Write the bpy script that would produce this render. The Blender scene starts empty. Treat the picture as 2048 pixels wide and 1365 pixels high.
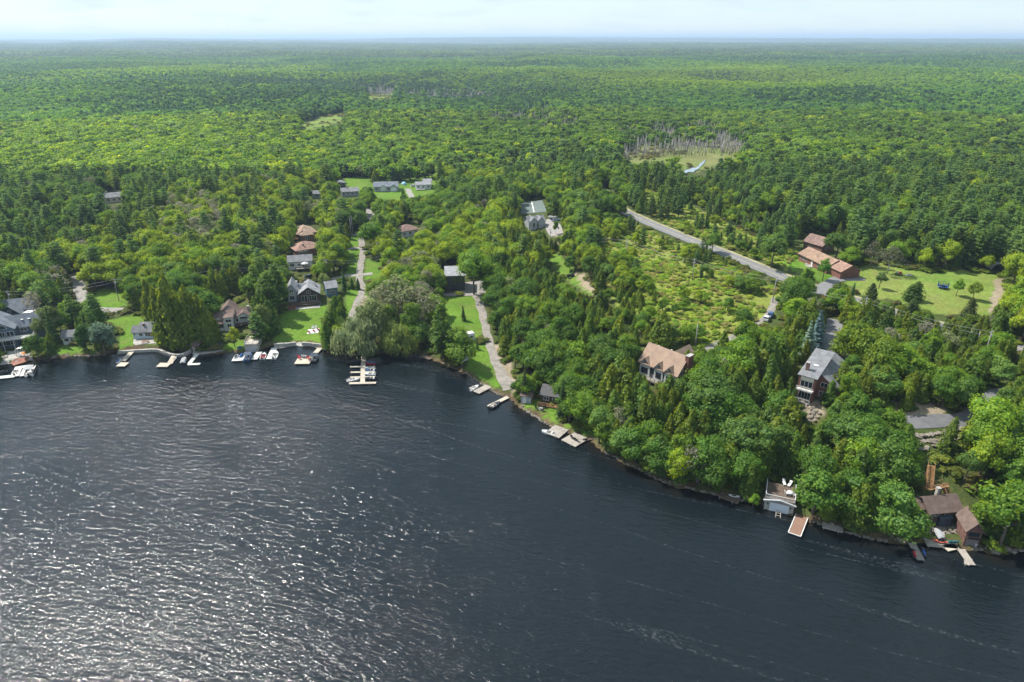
import bpy, bmesh, math, random
import numpy as np
from mathutils import Vector, Matrix, Euler

R = math.radians
rng = np.random.default_rng(7)
random.seed(7)
SC = bpy.context.scene
COL = SC.collection

# ------------------------------------------------------------------ camera
PITCH, CAM_H, FPX = R(24.0), 100.0, 2048 * 24.0 / 36.0
cam_d = bpy.data.cameras.new('camera')
cam_d.lens, cam_d.sensor_width, cam_d.clip_start, cam_d.clip_end = 24.0, 36.0, 1.0, 90000.0
cam = bpy.data.objects.new('camera', cam_d)
cam.location = (0, 0, CAM_H)
cam.rotation_euler = (math.pi / 2 - PITCH, 0, 0)
COL.objects.link(cam)
SC.camera = cam

# ------------------------------------------------------------------ sky, sun, exposure
SUN_EL, SUN_AZ = R(53), R(-60)          # azimuth from straight ahead (+Y), negative = left
world = bpy.data.worlds.new('World')
SC.world = world
world.use_nodes = True
wn = world.node_tree
sky = wn.nodes.new('ShaderNodeTexSky')
sky.sky_type = 'NISHITA'
sky.sun_disc = False
sky.sun_elevation = SUN_EL
sky.sun_rotation = SUN_AZ               # set so that the sky's sun lies where the lamp is
sky.altitude = 250
sky.air_density, sky.dust_density, sky.ozone_density = 1.0, 0.35, 1.6
bg = wn.nodes['Background']
bg.inputs['Strength'].default_value = 0.098
# a few thin high clouds over the whole sky
tc = wn.nodes.new('ShaderNodeTexCoord')
mp = wn.nodes.new('ShaderNodeMapping'); mp.inputs['Scale'].default_value = (5, 5, 26)
cn = wn.nodes.new('ShaderNodeTexNoise'); cn.inputs['Scale'].default_value = 2.2; cn.inputs['Detail'].default_value = 7
cr = wn.nodes.new('ShaderNodeMapRange'); cr.inputs[1].default_value = .5; cr.inputs[2].default_value = .78; cr.inputs[3].default_value = .74; cr.inputs[4].default_value = .97
mx = wn.nodes.new('ShaderNodeMix'); mx.data_type = 'RGBA'
mx.inputs[7].default_value = (3.85, 4.7, 5.25, 1)
wn.links.new(tc.outputs['Generated'], mp.inputs[0]); wn.links.new(mp.outputs[0], cn.inputs[0])
wn.links.new(cn.outputs[0], cr.inputs[0]); wn.links.new(cr.outputs[0], mx.inputs[0])
wn.links.new(sky.outputs[0], mx.inputs[6]); wn.links.new(mx.outputs[2], bg.inputs['Color'])

sun_d = bpy.data.lights.new('sun', 'SUN')
sun_d.energy, sun_d.angle, sun_d.color = 4.2, R(0.55), (1.0, 0.95, 0.87)
sun = bpy.data.objects.new('sun', sun_d)
sdir = Vector((math.sin(SUN_AZ) * math.cos(SUN_EL), math.cos(SUN_AZ) * math.cos(SUN_EL), math.sin(SUN_EL)))
sun.rotation_euler = sdir.to_track_quat('Z', 'Y').to_euler()
sun.location = (-200, 100, 400)
COL.objects.link(sun)

vs = SC.view_settings
vs.view_transform, vs.look, vs.exposure, vs.gamma, vs.use_curve_mapping = 'Standard', 'None', 0.98, 1.0, False
SC.cycles.use_denoising = True
SC.cycles.max_bounces = 6
SC.cycles.diffuse_bounces = 2
SC.cycles.glossy_bounces = 2
SC.cycles.transmission_bounces = 3
SC.cycles.volume_bounces = 0
SC.cycles.sample_clamp_indirect = 4.0

# ------------------------------------------------------------------ picking points and the lie of the land
CP, SP = math.cos(PITCH), math.sin(PITCH)

def proj(x, y, z):                       # world -> photo pixels (2048 x 1365)
    zz = z - CAM_H
    d = y * CP - zz * SP
    u = y * SP + zz * CP
    d = np.where(np.abs(d) < 1e-3, 1e-3, d)
    return 1024 + FPX * x / d, 682.5 - FPX * u / d, d

def ray(px, py):
    a, b = (px - 1024) / FPX, (682.5 - py) / FPX
    v = np.array([a, CP + b * SP, -SP + b * CP])
    return v / np.linalg.norm(v)

def at0(px, py, z=0.0):                  # on a level at height z
    v = ray(px, py); t = (z - CAM_H) / v[2]
    return v[0] * t, v[1] * t

SHORE_PX = [(-160, 745), (-60, 738), (0, 730), (60, 722), (100, 716), (150, 712), (195, 712), (240, 700), (275, 697), (330, 698),
    (380, 704), (400, 708), (440, 706), (470, 704), (505, 703), (540, 692), (600, 686), (640, 692), (655, 702), (675, 708),
    (700, 712), (740, 710), (790, 702), (830, 704), (860, 715), (890, 730), (930, 745), (960, 765), (990, 783), (1020, 795),
    (1040, 812), (1075, 832), (1105, 852), (1140, 864), (1180, 878), (1200, 897), (1240, 918), (1290, 945), (1340, 968),
    (1400, 982), (1450, 990), (1520, 1005), (1560, 1022), (1600, 1035), (1650, 1048), (1690, 1062), (1740, 1076), (1800, 1083),
    (1850, 1082), (1900, 1092), (1945, 1094), (1990, 1106), (2048, 1097), (2200, 1085)]
SH = np.array([at0(*p) for p in SHORE_PX])
SH = np.vstack([[-520, SH[0, 1] + 6], [-320, SH[0, 1] + 2], SH, [190, 112], [420, 118]])
# make the line smooth and a little ragged
_t = np.concatenate([[0], np.cumsum(np.hypot(*np.diff(SH, axis=0).T))])
_tt = np.arange(0, _t[-1], 2.0)
SHX, SHY = np.interp(_tt, _t, SH[:, 0]), np.interp(_tt, _t, SH[:, 1])
_o = np.argsort(SHX); SHX, SHY = SHX[_o], SHY[_o]
SHY = SHY + .35 * np.sin(_tt * .9) + .3 * np.sin(_tt * .37 + 1)

def sstep(a, b, x):
    t = np.clip((x - a) / (b - a), 0, 1); return t * t * (3 - 2 * t)

def shore_d(x, y):                       # signed distance to the shore, positive on land
    x = np.asarray(x, float); y = np.asarray(y, float)
    ys = np.interp(x, SHX, SHY)
    v = y - ys
    out = np.array(v)
    m = np.abs(v) < 130
    if m.any():
        xm, ym = x[m], y[m]
        best = np.full(xm.shape, 1e9)
        if xm.size > 4000:
            for k in range(0, len(SHX)):
                best = np.minimum(best, (xm - SHX[k]) ** 2 + (ym - SHY[k]) ** 2)
        else:
            best = ((xm[:, None] - SHX) ** 2 + (ym[:, None] - SHY) ** 2).min(1)
        out[m] = np.sqrt(best) * np.sign(v[m])
    return out

def H(x, y):
    x = np.atleast_1d(np.asarray(x, float)); y = np.atleast_1d(np.asarray(y, float))
    d = shore_d(x, y)
    bed = np.maximum(-3.5, .1 + d * .16)
    r = sstep(6, 50, x)
    low = .75 * sstep(-.2, 1.2, d) + np.minimum(np.maximum(d, 0) * .032, 7.5)
    high = .9 * sstep(-.2, 1.2, d) + 11.5 * sstep(2, 44, d) + 1.5 * sstep(44, 150, d)
    h = low * (1 - r) + high * r
    dist = np.hypot(x, y)
    far = sstep(420, 1500, dist)
    h = h + far * (5 * np.sin(x / 310 + 1.3) * np.cos(y / 420) + 4 * np.sin(x / 140 + y / 230) + 3 * np.sin(y / 97 + 2))
    hz = sstep(4500, 14000, dist)
    h = h + hz * (26 + 16 * np.sin(x / 2300 + .6) * np.cos(y / 3100) + 13 * np.sin(x / 900 + y / 1700) + 9 * np.sin(x / 430 + y / 800))
    h = h + sstep(11000, 17000, dist) * (40 * np.exp(-(x / 9000) ** 2) + 13 * np.sin(x / 1300 + 2))
    return np.where(d < 0, bed, h)

def at(px, py, lift=0.0):                # on the ground or the lake
    v = ray(px, py)
    t = np.geomspace(60, 30000, 1500)
    X, Y, Z = v[0] * t, v[1] * t, CAM_H + v[2] * t
    G = np.maximum(H(X, Y), 0)
    k = int(np.argmax(Z <= G))
    a, b = t[max(k - 1, 0)], t[k]
    for _ in range(14):
        m = (a + b) / 2
        if CAM_H + v[2] * m <= max(H(v[0] * m, v[1] * m)[0], 0): b = m
        else: a = m
    return Vector((v[0] * b, v[1] * b, CAM_H + v[2] * b + lift))

def hz(x, y): return float(max(H(x, y)[0], 0))

def inpoly(px, py, poly):
    px = np.asarray(px); py = np.asarray(py); c = np.zeros(px.shape, bool)
    n = len(poly)
    for i in range(n):
        (x1, y1), (x2, y2) = poly[i], poly[(i + 1) % n]
        if y1 == y2: continue
        c ^= ((y1 > py) != (y2 > py)) & (px < (x2 - x1) * (py - y1) / (y2 - y1) + x1)
    return c

def vnoise(x, y, s, seed=0):             # smooth value noise, 0..1
    x = np.asarray(x, float) / s; y = np.asarray(y, float) / s
    xi, yi = np.floor(x).astype(np.int64), np.floor(y).astype(np.int64)
    xf, yf = x - xi, y - yi
    def hsh(a, b):
        n = (a * 374761393 + b * 668265263 + seed * 1442695041) & 0xffffffff
        n = ((n ^ (n >> 13)) * 1274126177) & 0xffffffff
        return ((n ^ (n >> 16)) & 0xffff) / 65535.0
    u, v = xf * xf * (3 - 2 * xf), yf * yf * (3 - 2 * yf)
    return (hsh(xi, yi) * (1 - u) + hsh(xi + 1, yi) * u) * (1 - v) + (hsh(xi, yi + 1) * (1 - u) + hsh(xi + 1, yi + 1) * u) * v

# ------------------------------------------------------------------ materials
MATS = {}
def N(nt, typ, **kw):
    n = nt.nodes.new(typ)
    for k, v in kw.items(): setattr(n, k, v)
    return n

def mat(name, col, rough=.75, var=.18, scale=1.2, bump=0., bscale=None, metal=0., spec=.35, lines=None, col2=None, coat=0.):
    if name in MATS: return MATS[name]
    m = bpy.data.materials.new(name); m.use_nodes = True; nt = m.node_tree
    b = nt.nodes['Principled BSDF']
    b.inputs['Roughness'].default_value = rough; b.inputs['Metallic'].default_value = metal
    b.inputs['Specular IOR Level'].default_value = spec; b.inputs['Coat Weight'].default_value = coat
    tcn = N(nt, 'ShaderNodeTexCoord')
    n1 = N(nt, 'ShaderNodeTexNoise'); n1.inputs['Scale'].default_value = scale; n1.inputs['Detail'].default_value = 6; n1.inputs['Roughness'].default_value = .65
    nt.links.new(tcn.outputs['Object'], n1.inputs['Vector'])
    mxn = N(nt, 'ShaderNodeMix', data_type='RGBA')
    c2 = col2 or tuple(c * (1 - 1.6 * var) for c in col)
    mxn.inputs[6].default_value = (*c2, 1); mxn.inputs[7].default_value = (*(min(1, c * (1 + var)) for c in col), 1)
    mr = N(nt, 'ShaderNodeMapRange'); mr.inputs[1].default_value = .3; mr.inputs[2].default_value = .7
    nt.links.new(n1.outputs[0], mr.inputs[0]); nt.links.new(mr.outputs[0], mxn.inputs[0])
    out = mxn.outputs[2]
    hsrc = None
    if lines:                            # (axis, pitch in m, strength): board joints or roof courses
        ax, pitch, st = lines
        w = N(nt, 'ShaderNodeTexWave', wave_type='BANDS', bands_direction=ax, wave_profile='SAW')
        w.inputs['Scale'].default_value = .314 / pitch; w.inputs['Distortion'].default_value = .15
        nt.links.new(tcn.outputs['Object'], w.inputs['Vector'])
        r2 = N(nt, 'ShaderNodeMapRange'); r2.inputs[1].default_value = .0; r2.inputs[2].default_value = .25
        r2.inputs[3].default_value = 1 - st; r2.inputs[4].default_value = 1
        nt.links.new(w.outputs[1], r2.inputs[0])
        mm = N(nt, 'ShaderNodeMix', data_type='RGBA', blend_type='MULTIPLY'); mm.inputs[0].default_value = 1
        nt.links.new(out, mm.inputs[6]); nt.links.new(r2.outputs[0], mm.inputs[7]); out = mm.outputs[2]
    nt.links.new(out, b.inputs['Base Color'])
    if bump:
        n2 = N(nt, 'ShaderNodeTexNoise'); n2.inputs['Scale'].default_value = bscale or scale * 4; n2.inputs['Detail'].default_value = 4
        nt.links.new(tcn.outputs['Object'], n2.inputs['Vector'])
        bp = N(nt, 'ShaderNodeBump'); bp.inputs['Strength'].default_value = min(1, bump); bp.inputs['Distance'].default_value = .1
        nt.links.new(n2.outputs[0], bp.inputs['Height']); nt.links.new(bp.outputs[0], b.inputs['Normal'])
    MATS[name] = m
    return m

# ------------------------------------------------------------------ object helpers
def tag(o, label=None, cat=None, group=None, kind=None):
    if label: o['label'] = label
    if cat: o['category'] = cat
    if group: o['group'] = group
    if kind: o['kind'] = kind
    return o

def empty(name, loc, rz=0., label=None, cat=None, group=None, rx=0., ry=0.):
    o = bpy.data.objects.new(name, None); COL.objects.link(o)
    o.empty_display_size = .3
    o.location = loc; o.rotation_euler = (rx, ry, rz)
    return tag(o, label, cat, group)

def mesh_obj(name, me, parent=None, m=None):
    o = bpy.data.objects.new(name, me); COL.objects.link(o)
    if m is not None and len(me.materials) == 0: me.materials.append(m)
    if parent is not None: o.parent = parent
    return o

class MB:
    """collects simple solids; build() links them as one mesh object"""
    def __init__(s): s.v = []; s.f = []; s.sm = []
    def add(s, vs, fs, smooth=False):
        k = len(s.v); s.v += [tuple(p) for p in vs]; s.f += [tuple(i + k for i in f) for f in fs]; s.sm += [smooth] * len(fs); return s
    def box(s, x0, x1, y0, y1, z0, z1):
        return s.add([(x0, y0, z0), (x1, y0, z0), (x1, y1, z0), (x0, y1, z0), (x0, y0, z1), (x1, y0, z1), (x1, y1, z1), (x0, y1, z1)],
                     [(0, 3, 2, 1), (4, 5, 6, 7), (0, 1, 5, 4), (1, 2, 6, 5), (2, 3, 7, 6), (3, 0, 4, 7)])
    def obox(s, p, q, w, h):             # bar from p to q, w wide, h high
        p, q = Vector(p), Vector(q); d = (q - p).normalized()
        up = Vector((0, 0, 1)) if abs(d.z) < .95 else Vector((0, 1, 0))
        sx = d.cross(up).normalized() * w / 2; uz = sx.cross(d).normalized() * h / 2
        vs = [e + a * sx + b * uz for e in (p, q) for a, b in ((-1, -1), (1, -1), (1, 1), (-1, 1))]
        return s.add(vs, [(0, 1, 2, 3), (7, 6, 5, 4), (0, 4, 5, 1), (1, 5, 6, 2), (2, 6, 7, 3), (3, 7, 4, 0)])
    def prism(s, poly, z0, z1):          # poly in xy
        n = len(poly)
        return s.add([(x, y, z0) for x, y in poly] + [(x, y, z1) for x, y in poly],
                     [tuple(range(n - 1, -1, -1)), tuple(range(n, 2 * n))] + [(i, (i + 1) % n, n + (i + 1) % n, n + i) for i in range(n)])
    def xprism(s, prof, x0, x1):         # profile in (y, z) pushed along x
        n = len(prof)
        return s.add([(x0, y, z) for y, z in prof] + [(x1, y, z) for y, z in prof],
                     [tuple(range(n)), tuple(range(2 * n - 1, n - 1, -1))] + [(i, n + i, n + (i + 1) % n, (i + 1) % n) for i in range(n)])
    def yprism(s, prof, y0, y1):         # profile in (x, z) pushed along y
        n = len(prof)
        return s.add([(x, y0, z) for x, z in prof] + [(x, y1, z) for x, z in prof],
                     [tuple(range(n)), tuple(range(2 * n - 1, n - 1, -1))] + [(i, n + i, n + (i + 1) % n, (i + 1) % n) for i in range(n)])
    def tube(s, pts, rad, n=6):          # bent tapered tube
        pts = [Vector(p) for p in pts]
        rad = rad if hasattr(rad, '__len__') else [rad] * len(pts)
        vs = []
        for i, p in enumerate(pts):
            d = (pts[min(i + 1, len(pts) - 1)] - pts[max(i - 1, 0)]).normalized()
            a = d.cross(Vector((.3, 1, .2)) if abs(d.y) < .9 else Vector((1, 0, .2))).normalized(); b = d.cross(a)
            vs += [p + rad[i] * (math.cos(2 * math.pi * k / n) * a + math.sin(2 * math.pi * k / n) * b) for k in range(n)]
        fs = [(i * n + k, i * n + (k + 1) % n, (i + 1) * n + (k + 1) % n, (i + 1) * n + k) for i in range(len(pts) - 1) for k in range(n)]
        fs += [tuple(range(n - 1, -1, -1)), tuple(range((len(pts) - 1) * n, len(pts) * n))]
        return s.add(vs, fs, True)
    def lathe(s, prof, n=10, c=(0, 0)):  # profile (r, z)
        vs = [(c[0] + r * math.cos(2 * math.pi * k / n), c[1] + r * math.sin(2 * math.pi * k / n), z) for r, z in prof for k in range(n)]
        fs = [(i * n + k, i * n + (k + 1) % n, (i + 1) * n + (k + 1) % n, (i + 1) * n + k) for i in range(len(prof) - 1) for k in range(n)]
        fs += [tuple(range(n - 1, -1, -1)), tuple(range((len(prof) - 1) * n, len(prof) * n))]
        return s.add(vs, fs, True)
    def mesh(s, name):
        me = bpy.data.meshes.new(name); me.from_pydata(s.v, [], s.f)
        me.polygons.foreach_set('use_smooth', s.sm)
        bm = bmesh.new(); bm.from_mesh(me); bmesh.ops.recalc_face_normals(bm, faces=bm.faces); bm.to_mesh(me); bm.free()
        me.update(); return me
    def build(s, name, m, parent=None):
        return mesh_obj(name, s.mesh(name), parent, m)

# ------------------------------------------------------------------ what covers the ground (outlines read off the photograph, laid on the land)
LAWN = [
 [(100, 716), (200, 716), (175, 690), (140, 684), (108, 698)], [(188, 580), (256, 576), (256, 612), (205, 617), (190, 600)],
 [(205, 642), (300, 624), (308, 650), (272, 655), (265, 698), (232, 700), (240, 660), (215, 652)],
 [(262, 690), (330, 690), (395, 708), (372, 688), (320, 684)], [(562, 624), (652, 612), (650, 665), (642, 688), (546, 690), (545, 668)],
 [(698, 474), (724, 474), (722, 494), (697, 497)], [(694, 498), (722, 498), (714, 556), (688, 556)], [(730, 515), (768, 522), (766, 556), (730, 560)],
 [(690, 570), (724, 576), (705, 638), (688, 645)], [(726, 585), (748, 580), (748, 646), (708, 646)],
 [(886, 586), (962, 588), (972, 662), (950, 680), (880, 645)], [(945, 676), (975, 688), (1003, 776), (970, 772), (930, 744), (940, 700)],
 [(1042, 812), (1080, 792), (1120, 812), (1112, 852), (1070, 834)], [(1105, 846), (1150, 850), (1190, 868), (1186, 884), (1140, 868)],
 [(1560, 520), (1606, 512), (1700, 556), (1668, 574), (1590, 545)],
 [(676, 362), (722, 350), (876, 352), (876, 386), (800, 404), (720, 392)], [(1092, 508), (1120, 508), (1150, 543), (1192, 572), (1185, 594), (1148, 570), (1102, 537)],
 [(430, 690), (470, 676), (520, 690), (505, 702), (440, 704)], [(386, 690), (420, 660), (440, 690)],
 [(0, 650), (30, 645), (60, 600), (78, 604), (70, 650), (20, 662)]]
MEADOW = [
 [(1680, 560), (1700, 538), (1760, 522), (1830, 542), (1920, 538), (1992, 548), (2016, 590), (1985, 630), (1880, 632), (1800, 606), (1720, 588)],
 [(588, 252), (640, 235), (692, 222), (700, 246), (640, 254), (600, 263)], [(728, 193), (785, 185), (792, 198), (735, 201)],
 [(1206, 303), (1290, 288), (1470, 286), (1506, 312), (1450, 338), (1330, 340), (1236, 326)], [(1020, 147), (1075, 144), (1090, 152), (1030, 155)]]
SCRUB = [[(1195, 470), (1262, 448), (1400, 503), (1500, 553), (1566, 584), (1545, 640), (1475, 684), (1400, 704), (1330, 655), (1235, 610), (1185, 550)],
         [(1500, 690), (1560, 690), (1540, 760), (1500, 745)], [(1990, 560), (2048, 580), (2048, 650), (1990, 640)],
         [(1240, 380), (1275, 372), (1400, 420), (1500, 470), (1600, 500), (1575, 540), (1480, 505), (1330, 448)]]
DIRT = [[(985, 690), (1000, 690), (1050, 780), (1025, 790)], [(1112, 470), (1130, 465), (1150, 482), (1110, 492)], [(1145, 540), (1190, 560), (1195, 590), (1165, 575)],
        [(1990, 560), (2012, 560), (2004, 610), (1990, 640), (1975, 640)], [(1780, 800), (1900, 810), (1890, 830), (1790, 830)], [(1600, 800), (1640, 800), (1650, 830), (1610, 850)],
        [(80, 412), (130, 408), (128, 432), (95, 440)], [(720, 596), (735, 592), (722, 640), (705, 640)]]

# ------------------------------------------------------------------ ground sheet
def rows():
    r = list(np.linspace(-420, 70, 16)) + list(np.arange(85, 110, 6)) + list(np.arange(110, 330, 1.15))
    y = r[-1]; s = 1.3
    while y < 42000: y += s; s *= 1.026; r.append(y)
    return np.array(r)
YR = rows(); NU = 400
U = np.linspace(-1, 1, NU)
U = .55 * U + .45 * U ** 3 if False else U
Wd = np.maximum(240, .86 * YR + 70)
GX = U[None, :] * Wd[:, None]; GY = np.repeat(YR[:, None], NU, 1)
gz = H(GX.ravel(), GY.ravel())
gx, gy = GX.ravel(), GY.ravel()
gpx, gpy, _ = proj(gx, gy, np.maximum(gz, 0))
gd = shore_d(gx, gy)
fine = vnoise(gx, gy, 3.1, 1) * .6 + vnoise(gx, gy, 1.3, 2) * .4
big = vnoise(gx, gy, 14, 3) * .6 + vnoise(gx, gy, 5, 4) * .4
C = np.zeros((gx.size, 4)); C[:, 3] = 1
C[:, :3] = np.array([.05, .068, .018])                       # forest floor
fardist = np.hypot(gx, gy)
fm = sstep(2500, 4500, fardist)[:, None]
C[:, :3] = C[:, :3] * (1 - fm) + np.array([.03, .06, .024]) * fm
def lay(polys, col, col2, jit=6, dmax=2500):
    near = (fardist < dmax) & (gd > -.5)
    j = jit
    qx = gpx + (fine - .5) * j; qy = gpy + (vnoise(gx, gy, 2.3, 9) - .5) * j
    for p in polys:
        m = near & inpoly(qx, qy, p)
        t = np.clip((fine * .35 + big * .85 - .1), 0, 1)[m][:, None]
        C[m, :3] = np.array(col) * (1 - t) + np.array(col2) * t
lay(SCRUB, (.14, .2, .028), (.19, .2, .045))
lay(MEADOW, (.09, .18, .022), (.18, .2, .05), 8)
MARSH = [MEADOW[3]]
lay(MARSH, (.10, .15, .035), (.17, .16, .065), 16)
lay(LAWN, (.07, .155, .014), (.115, .19, .024), 4)
lay(DIRT, (.3, .24, .18), (.2, .17, .12))
sh = (gd < .9)
C[sh, :3] = np.array([.085, .06, .035]) * (.6 + .8 * fine[sh])[:, None]
nr = len(YR)
idx = np.arange(nr * NU).reshape(nr, NU)
quads = np.stack([idx[:-1, :-1], idx[:-1, 1:], idx[1:, 1:], idx[1:, :-1]], -1).reshape(-1, 4)

def np_mesh(name, V, F, smooth=True):
    me = bpy.data.meshes.new(name)
    V = np.asarray(V, np.float32); F = np.asarray(F, np.int32); k = F.shape[1]
    me.vertices.add(len(V)); me.vertices.foreach_set('co', V.ravel())
    me.loops.add(F.size); me.loops.foreach_set('vertex_index', F.ravel())
    me.polygons.add(len(F)); me.polygons.foreach_set('loop_start', np.arange(0, F.size, k, dtype=np.int32))
    me.polygons.foreach_set('use_smooth', np.full(len(F), smooth))
    me.update(calc_edges=True)
    return me

gme = np_mesh('ground', np.stack([gx, gy, gz], 1), quads)
ca = gme.attributes.new('gcol', 'FLOAT_COLOR', 'POINT'); ca.data.foreach_set('color', C.astype(np.float32).ravel())
gm = bpy.data.materials.new('ground_cover'); gm.use_nodes = True; nt = gm.node_tree; b = nt.nodes['Principled BSDF']
b.inputs['Roughness'].default_value = .95; b.inputs['Specular IOR Level'].default_value = .1
at_ = N(nt, 'ShaderNodeAttribute', attribute_name='gcol')
ge = N(nt, 'ShaderNodeNewGeometry')
n1 = N(nt, 'ShaderNodeTexNoise'); n1.inputs['Scale'].default_value = .9; n1.inputs['Detail'].default_value = 8; n1.inputs['Roughness'].default_value = .7
n2 = N(nt, 'ShaderNodeTexNoise'); n2.inputs['Scale'].default_value = .05; n2.inputs['Detail'].default_value = 9; n2.inputs['Roughness'].default_value = .7
nt.links.new(ge.outputs['Position'], n1.inputs[0]); nt.links.new(ge.outputs['Position'], n2.inputs[0])
m1 = N(nt, 'ShaderNodeMapRange'); m1.inputs[1].default_value = .25; m1.inputs[2].default_value = .75; m1.inputs[3].default_value = .5; m1.inputs[4].default_value = 1.4
m2 = N(nt, 'ShaderNodeMapRange'); m2.inputs[1].default_value = .3; m2.inputs[2].default_value = .7; m2.inputs[3].default_value = .75; m2.inputs[4].default_value = 1.25
nt.links.new(n1.outputs[0], m1.inputs[0]); nt.links.new(n2.outputs[0], m2.inputs[0])
mu = N(nt, 'ShaderNodeMath', operation='MULTIPLY'); nt.links.new(m1.outputs[0], mu.inputs[0]); nt.links.new(m2.outputs[0], mu.inputs[1])
vm = N(nt, 'ShaderNodeVectorMath', operation='SCALE'); nt.links.new(at_.outputs['Color'], vm.inputs[0]); nt.links.new(mu.outputs[0], vm.inputs['Scale'])
n4 = N(nt, 'ShaderNodeTexNoise'); n4.inputs['Scale'].default_value = .16; n4.inputs['Detail'].default_value = 6; n4.inputs['Roughness'].default_value = .7; nt.links.new(ge.outputs['Position'], n4.inputs[0])
m4 = N(nt, 'ShaderNodeMapRange'); m4.inputs[1].default_value = .5; m4.inputs[2].default_value = .75; m4.inputs[4].default_value = .6; nt.links.new(n4.outputs[0], m4.inputs[0])
dry = N(nt, 'ShaderNodeMix', data_type='RGBA'); dry.inputs[7].default_value = (.17, .155, .06, 1)
nt.links.new(m4.outputs[0], dry.inputs[0]); nt.links.new(vm.outputs[0], dry.inputs[6]); nt.links.new(dry.outputs[2], b.inputs['Base Color'])
bp = N(nt, 'ShaderNodeBump'); bp.inputs['Strength'].default_value = .7; bp.inputs['Distance'].default_value = .25
n3 = N(nt, 'ShaderNodeTexNoise'); n3.inputs['Scale'].default_value = 2.2; n3.inputs['Detail'].default_value = 4
nt.links.new(ge.outputs['Position'], n3.inputs[0]); nt.links.new(n3.outputs[0], bp.inputs['Height']); nt.links.new(bp.outputs[0], b.inputs['Normal'])
gme.materials.append(gm)
tag(mesh_obj('ground', gme), 'grassy and wooded land rising from the lake shore to the horizon', 'ground', kind='structure')

# ------------------------------------------------------------------ lake
wm = bpy.data.materials.new('lake_water'); wm.use_nodes = True; nt = wm.node_tree; b = nt.nodes['Principled BSDF']
b.inputs['IOR'].default_value = 1.333; b.inputs['Roughness'].default_value = .09
b.inputs['Specular IOR Level'].default_value = .5
ge = N(nt, 'ShaderNodeNewGeometry')
def mapped(rot, sx, sy):
    m0 = N(nt, 'ShaderNodeMapping'); m0.inputs['Rotation'].default_value = (0, 0, R(rot)); nt.links.new(ge.outputs['Position'], m0.inputs[0])
    mpn = N(nt, 'ShaderNodeMapping'); mpn.inputs['Scale'].default_value = (sx, sy, 1)
    nt.links.new(m0.outputs[0], mpn.inputs[0]); return mpn.outputs[0]
def noise(vec, scale, detail=3, rough=.5, dist=0.):
    q = N(nt, 'ShaderNodeTexNoise'); q.inputs['Scale'].default_value = scale; q.inputs['Detail'].default_value = detail
    q.inputs['Roughness'].default_value = rough; q.inputs['Distortion'].default_value = dist
    nt.links.new(vec, q.inputs[0]); return q.outputs[0]
def madd(a, k, c=None):
    q = N(nt, 'ShaderNodeMath', operation='MULTIPLY_ADD'); nt.links.new(a, q.inputs[0])
    if hasattr(k, 'is_linked'): nt.links.new(k, q.inputs[1])
    else: q.inputs[1].default_value = k
    if c is None: q.inputs[2].default_value = 0
    elif hasattr(c, 'is_linked'): nt.links.new(c, q.inputs[2])
    else: q.inputs[2].default_value = c
    return q.outputs[0]
wave1 = noise(mapped(16, .4, 1.0), 1.0, 2, .5, .5)            # wind waves, crests long across the wind
wave2 = noise(mapped(30, .5, 1.0), 2.3, 3, .55, .4)
wave3 = noise(mapped(5, .7, 1.0), 5.2, 2, .5)
swell = noise(mapped(24, .5, 1.0), .12, 2)
gust = N(nt, 'ShaderNodeMapRange'); gust.inputs[1].default_value = .32; gust.inputs[2].default_value = .68; gust.inputs[3].default_value = .65; gust.inputs[4].default_value = 1.2
nt.links.new(noise(mapped(24, .4, 1), .018, 4), gust.inputs[0])
calm = N(nt, 'ShaderNodeAttribute', attribute_name='calm')
hgt = madd(wave1, .34, madd(wave2, .15, madd(wave3, .042, madd(swell, .33))))
bp = N(nt, 'ShaderNodeBump'); bp.inputs['Distance'].default_value = 1.0
stg = N(nt, 'ShaderNodeMath', operation='MULTIPLY'); nt.links.new(gust.outputs[0], stg.inputs[0]); nt.links.new(calm.outputs['Fac'], stg.inputs[1])
nt.links.new(stg.outputs[0], bp.inputs['Strength'])
nt.links.new(hgt, bp.inputs['Height']); nt.links.new(bp.outputs[0], b.inputs['Normal'])
# thin wind-blown foam lines and flecks
def thin(v, c, w):
    q = N(nt, 'ShaderNodeMath', operation='SUBTRACT'); nt.links.new(v, q.inputs[0]); q.inputs[1].default_value = c
    a = N(nt, 'ShaderNodeMath', operation='ABSOLUTE'); nt.links.new(q.outputs[0], a.inputs[0])
    mr = N(nt, 'ShaderNodeMapRange'); mr.inputs[1].default_value = 0; mr.inputs[2].default_value = w; mr.inputs[3].default_value = 1; mr.inputs[4].default_value = 0
    nt.links.new(a.outputs[0], mr.inputs[0]); return mr.outputs[0]
lines = thin(noise(mapped(24, .05, 1.0), .075, 2, .35, .12), .5, .008)
fleck = N(nt, 'ShaderNodeMapRange'); fleck.inputs[1].default_value = .5; fleck.inputs[2].default_value = .75
nt.links.new(noise(mapped(20, .7, 1), 1.7, 4, .7), fleck.inputs[0])
foam = madd(lines, fleck.outputs[0])
foam = madd(foam, .15)
shal = N(nt, 'ShaderNodeAttribute', attribute_name='shallow')
mxa = N(nt, 'ShaderNodeMix', data_type='RGBA'); mxa.inputs[6].default_value = (.005, .0086, .0115, 1); mxa.inputs[7].default_value = (.013, .0095, .005, 1)
sn = madd(noise(mapped(0, 1, 1), .25, 5, .65), shal.outputs['Fac'])
snr = N(nt, 'ShaderNodeMapRange'); snr.inputs[1].default_value = .12; snr.inputs[2].default_value = .6
nt.links.new(sn, snr.inputs[0]); nt.links.new(snr.outputs[0], mxa.inputs[0])
mxb = N(nt, 'ShaderNodeMix', data_type='RGBA'); mxb.inputs[7].default_value = (.5, .53, .56, 1)
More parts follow.
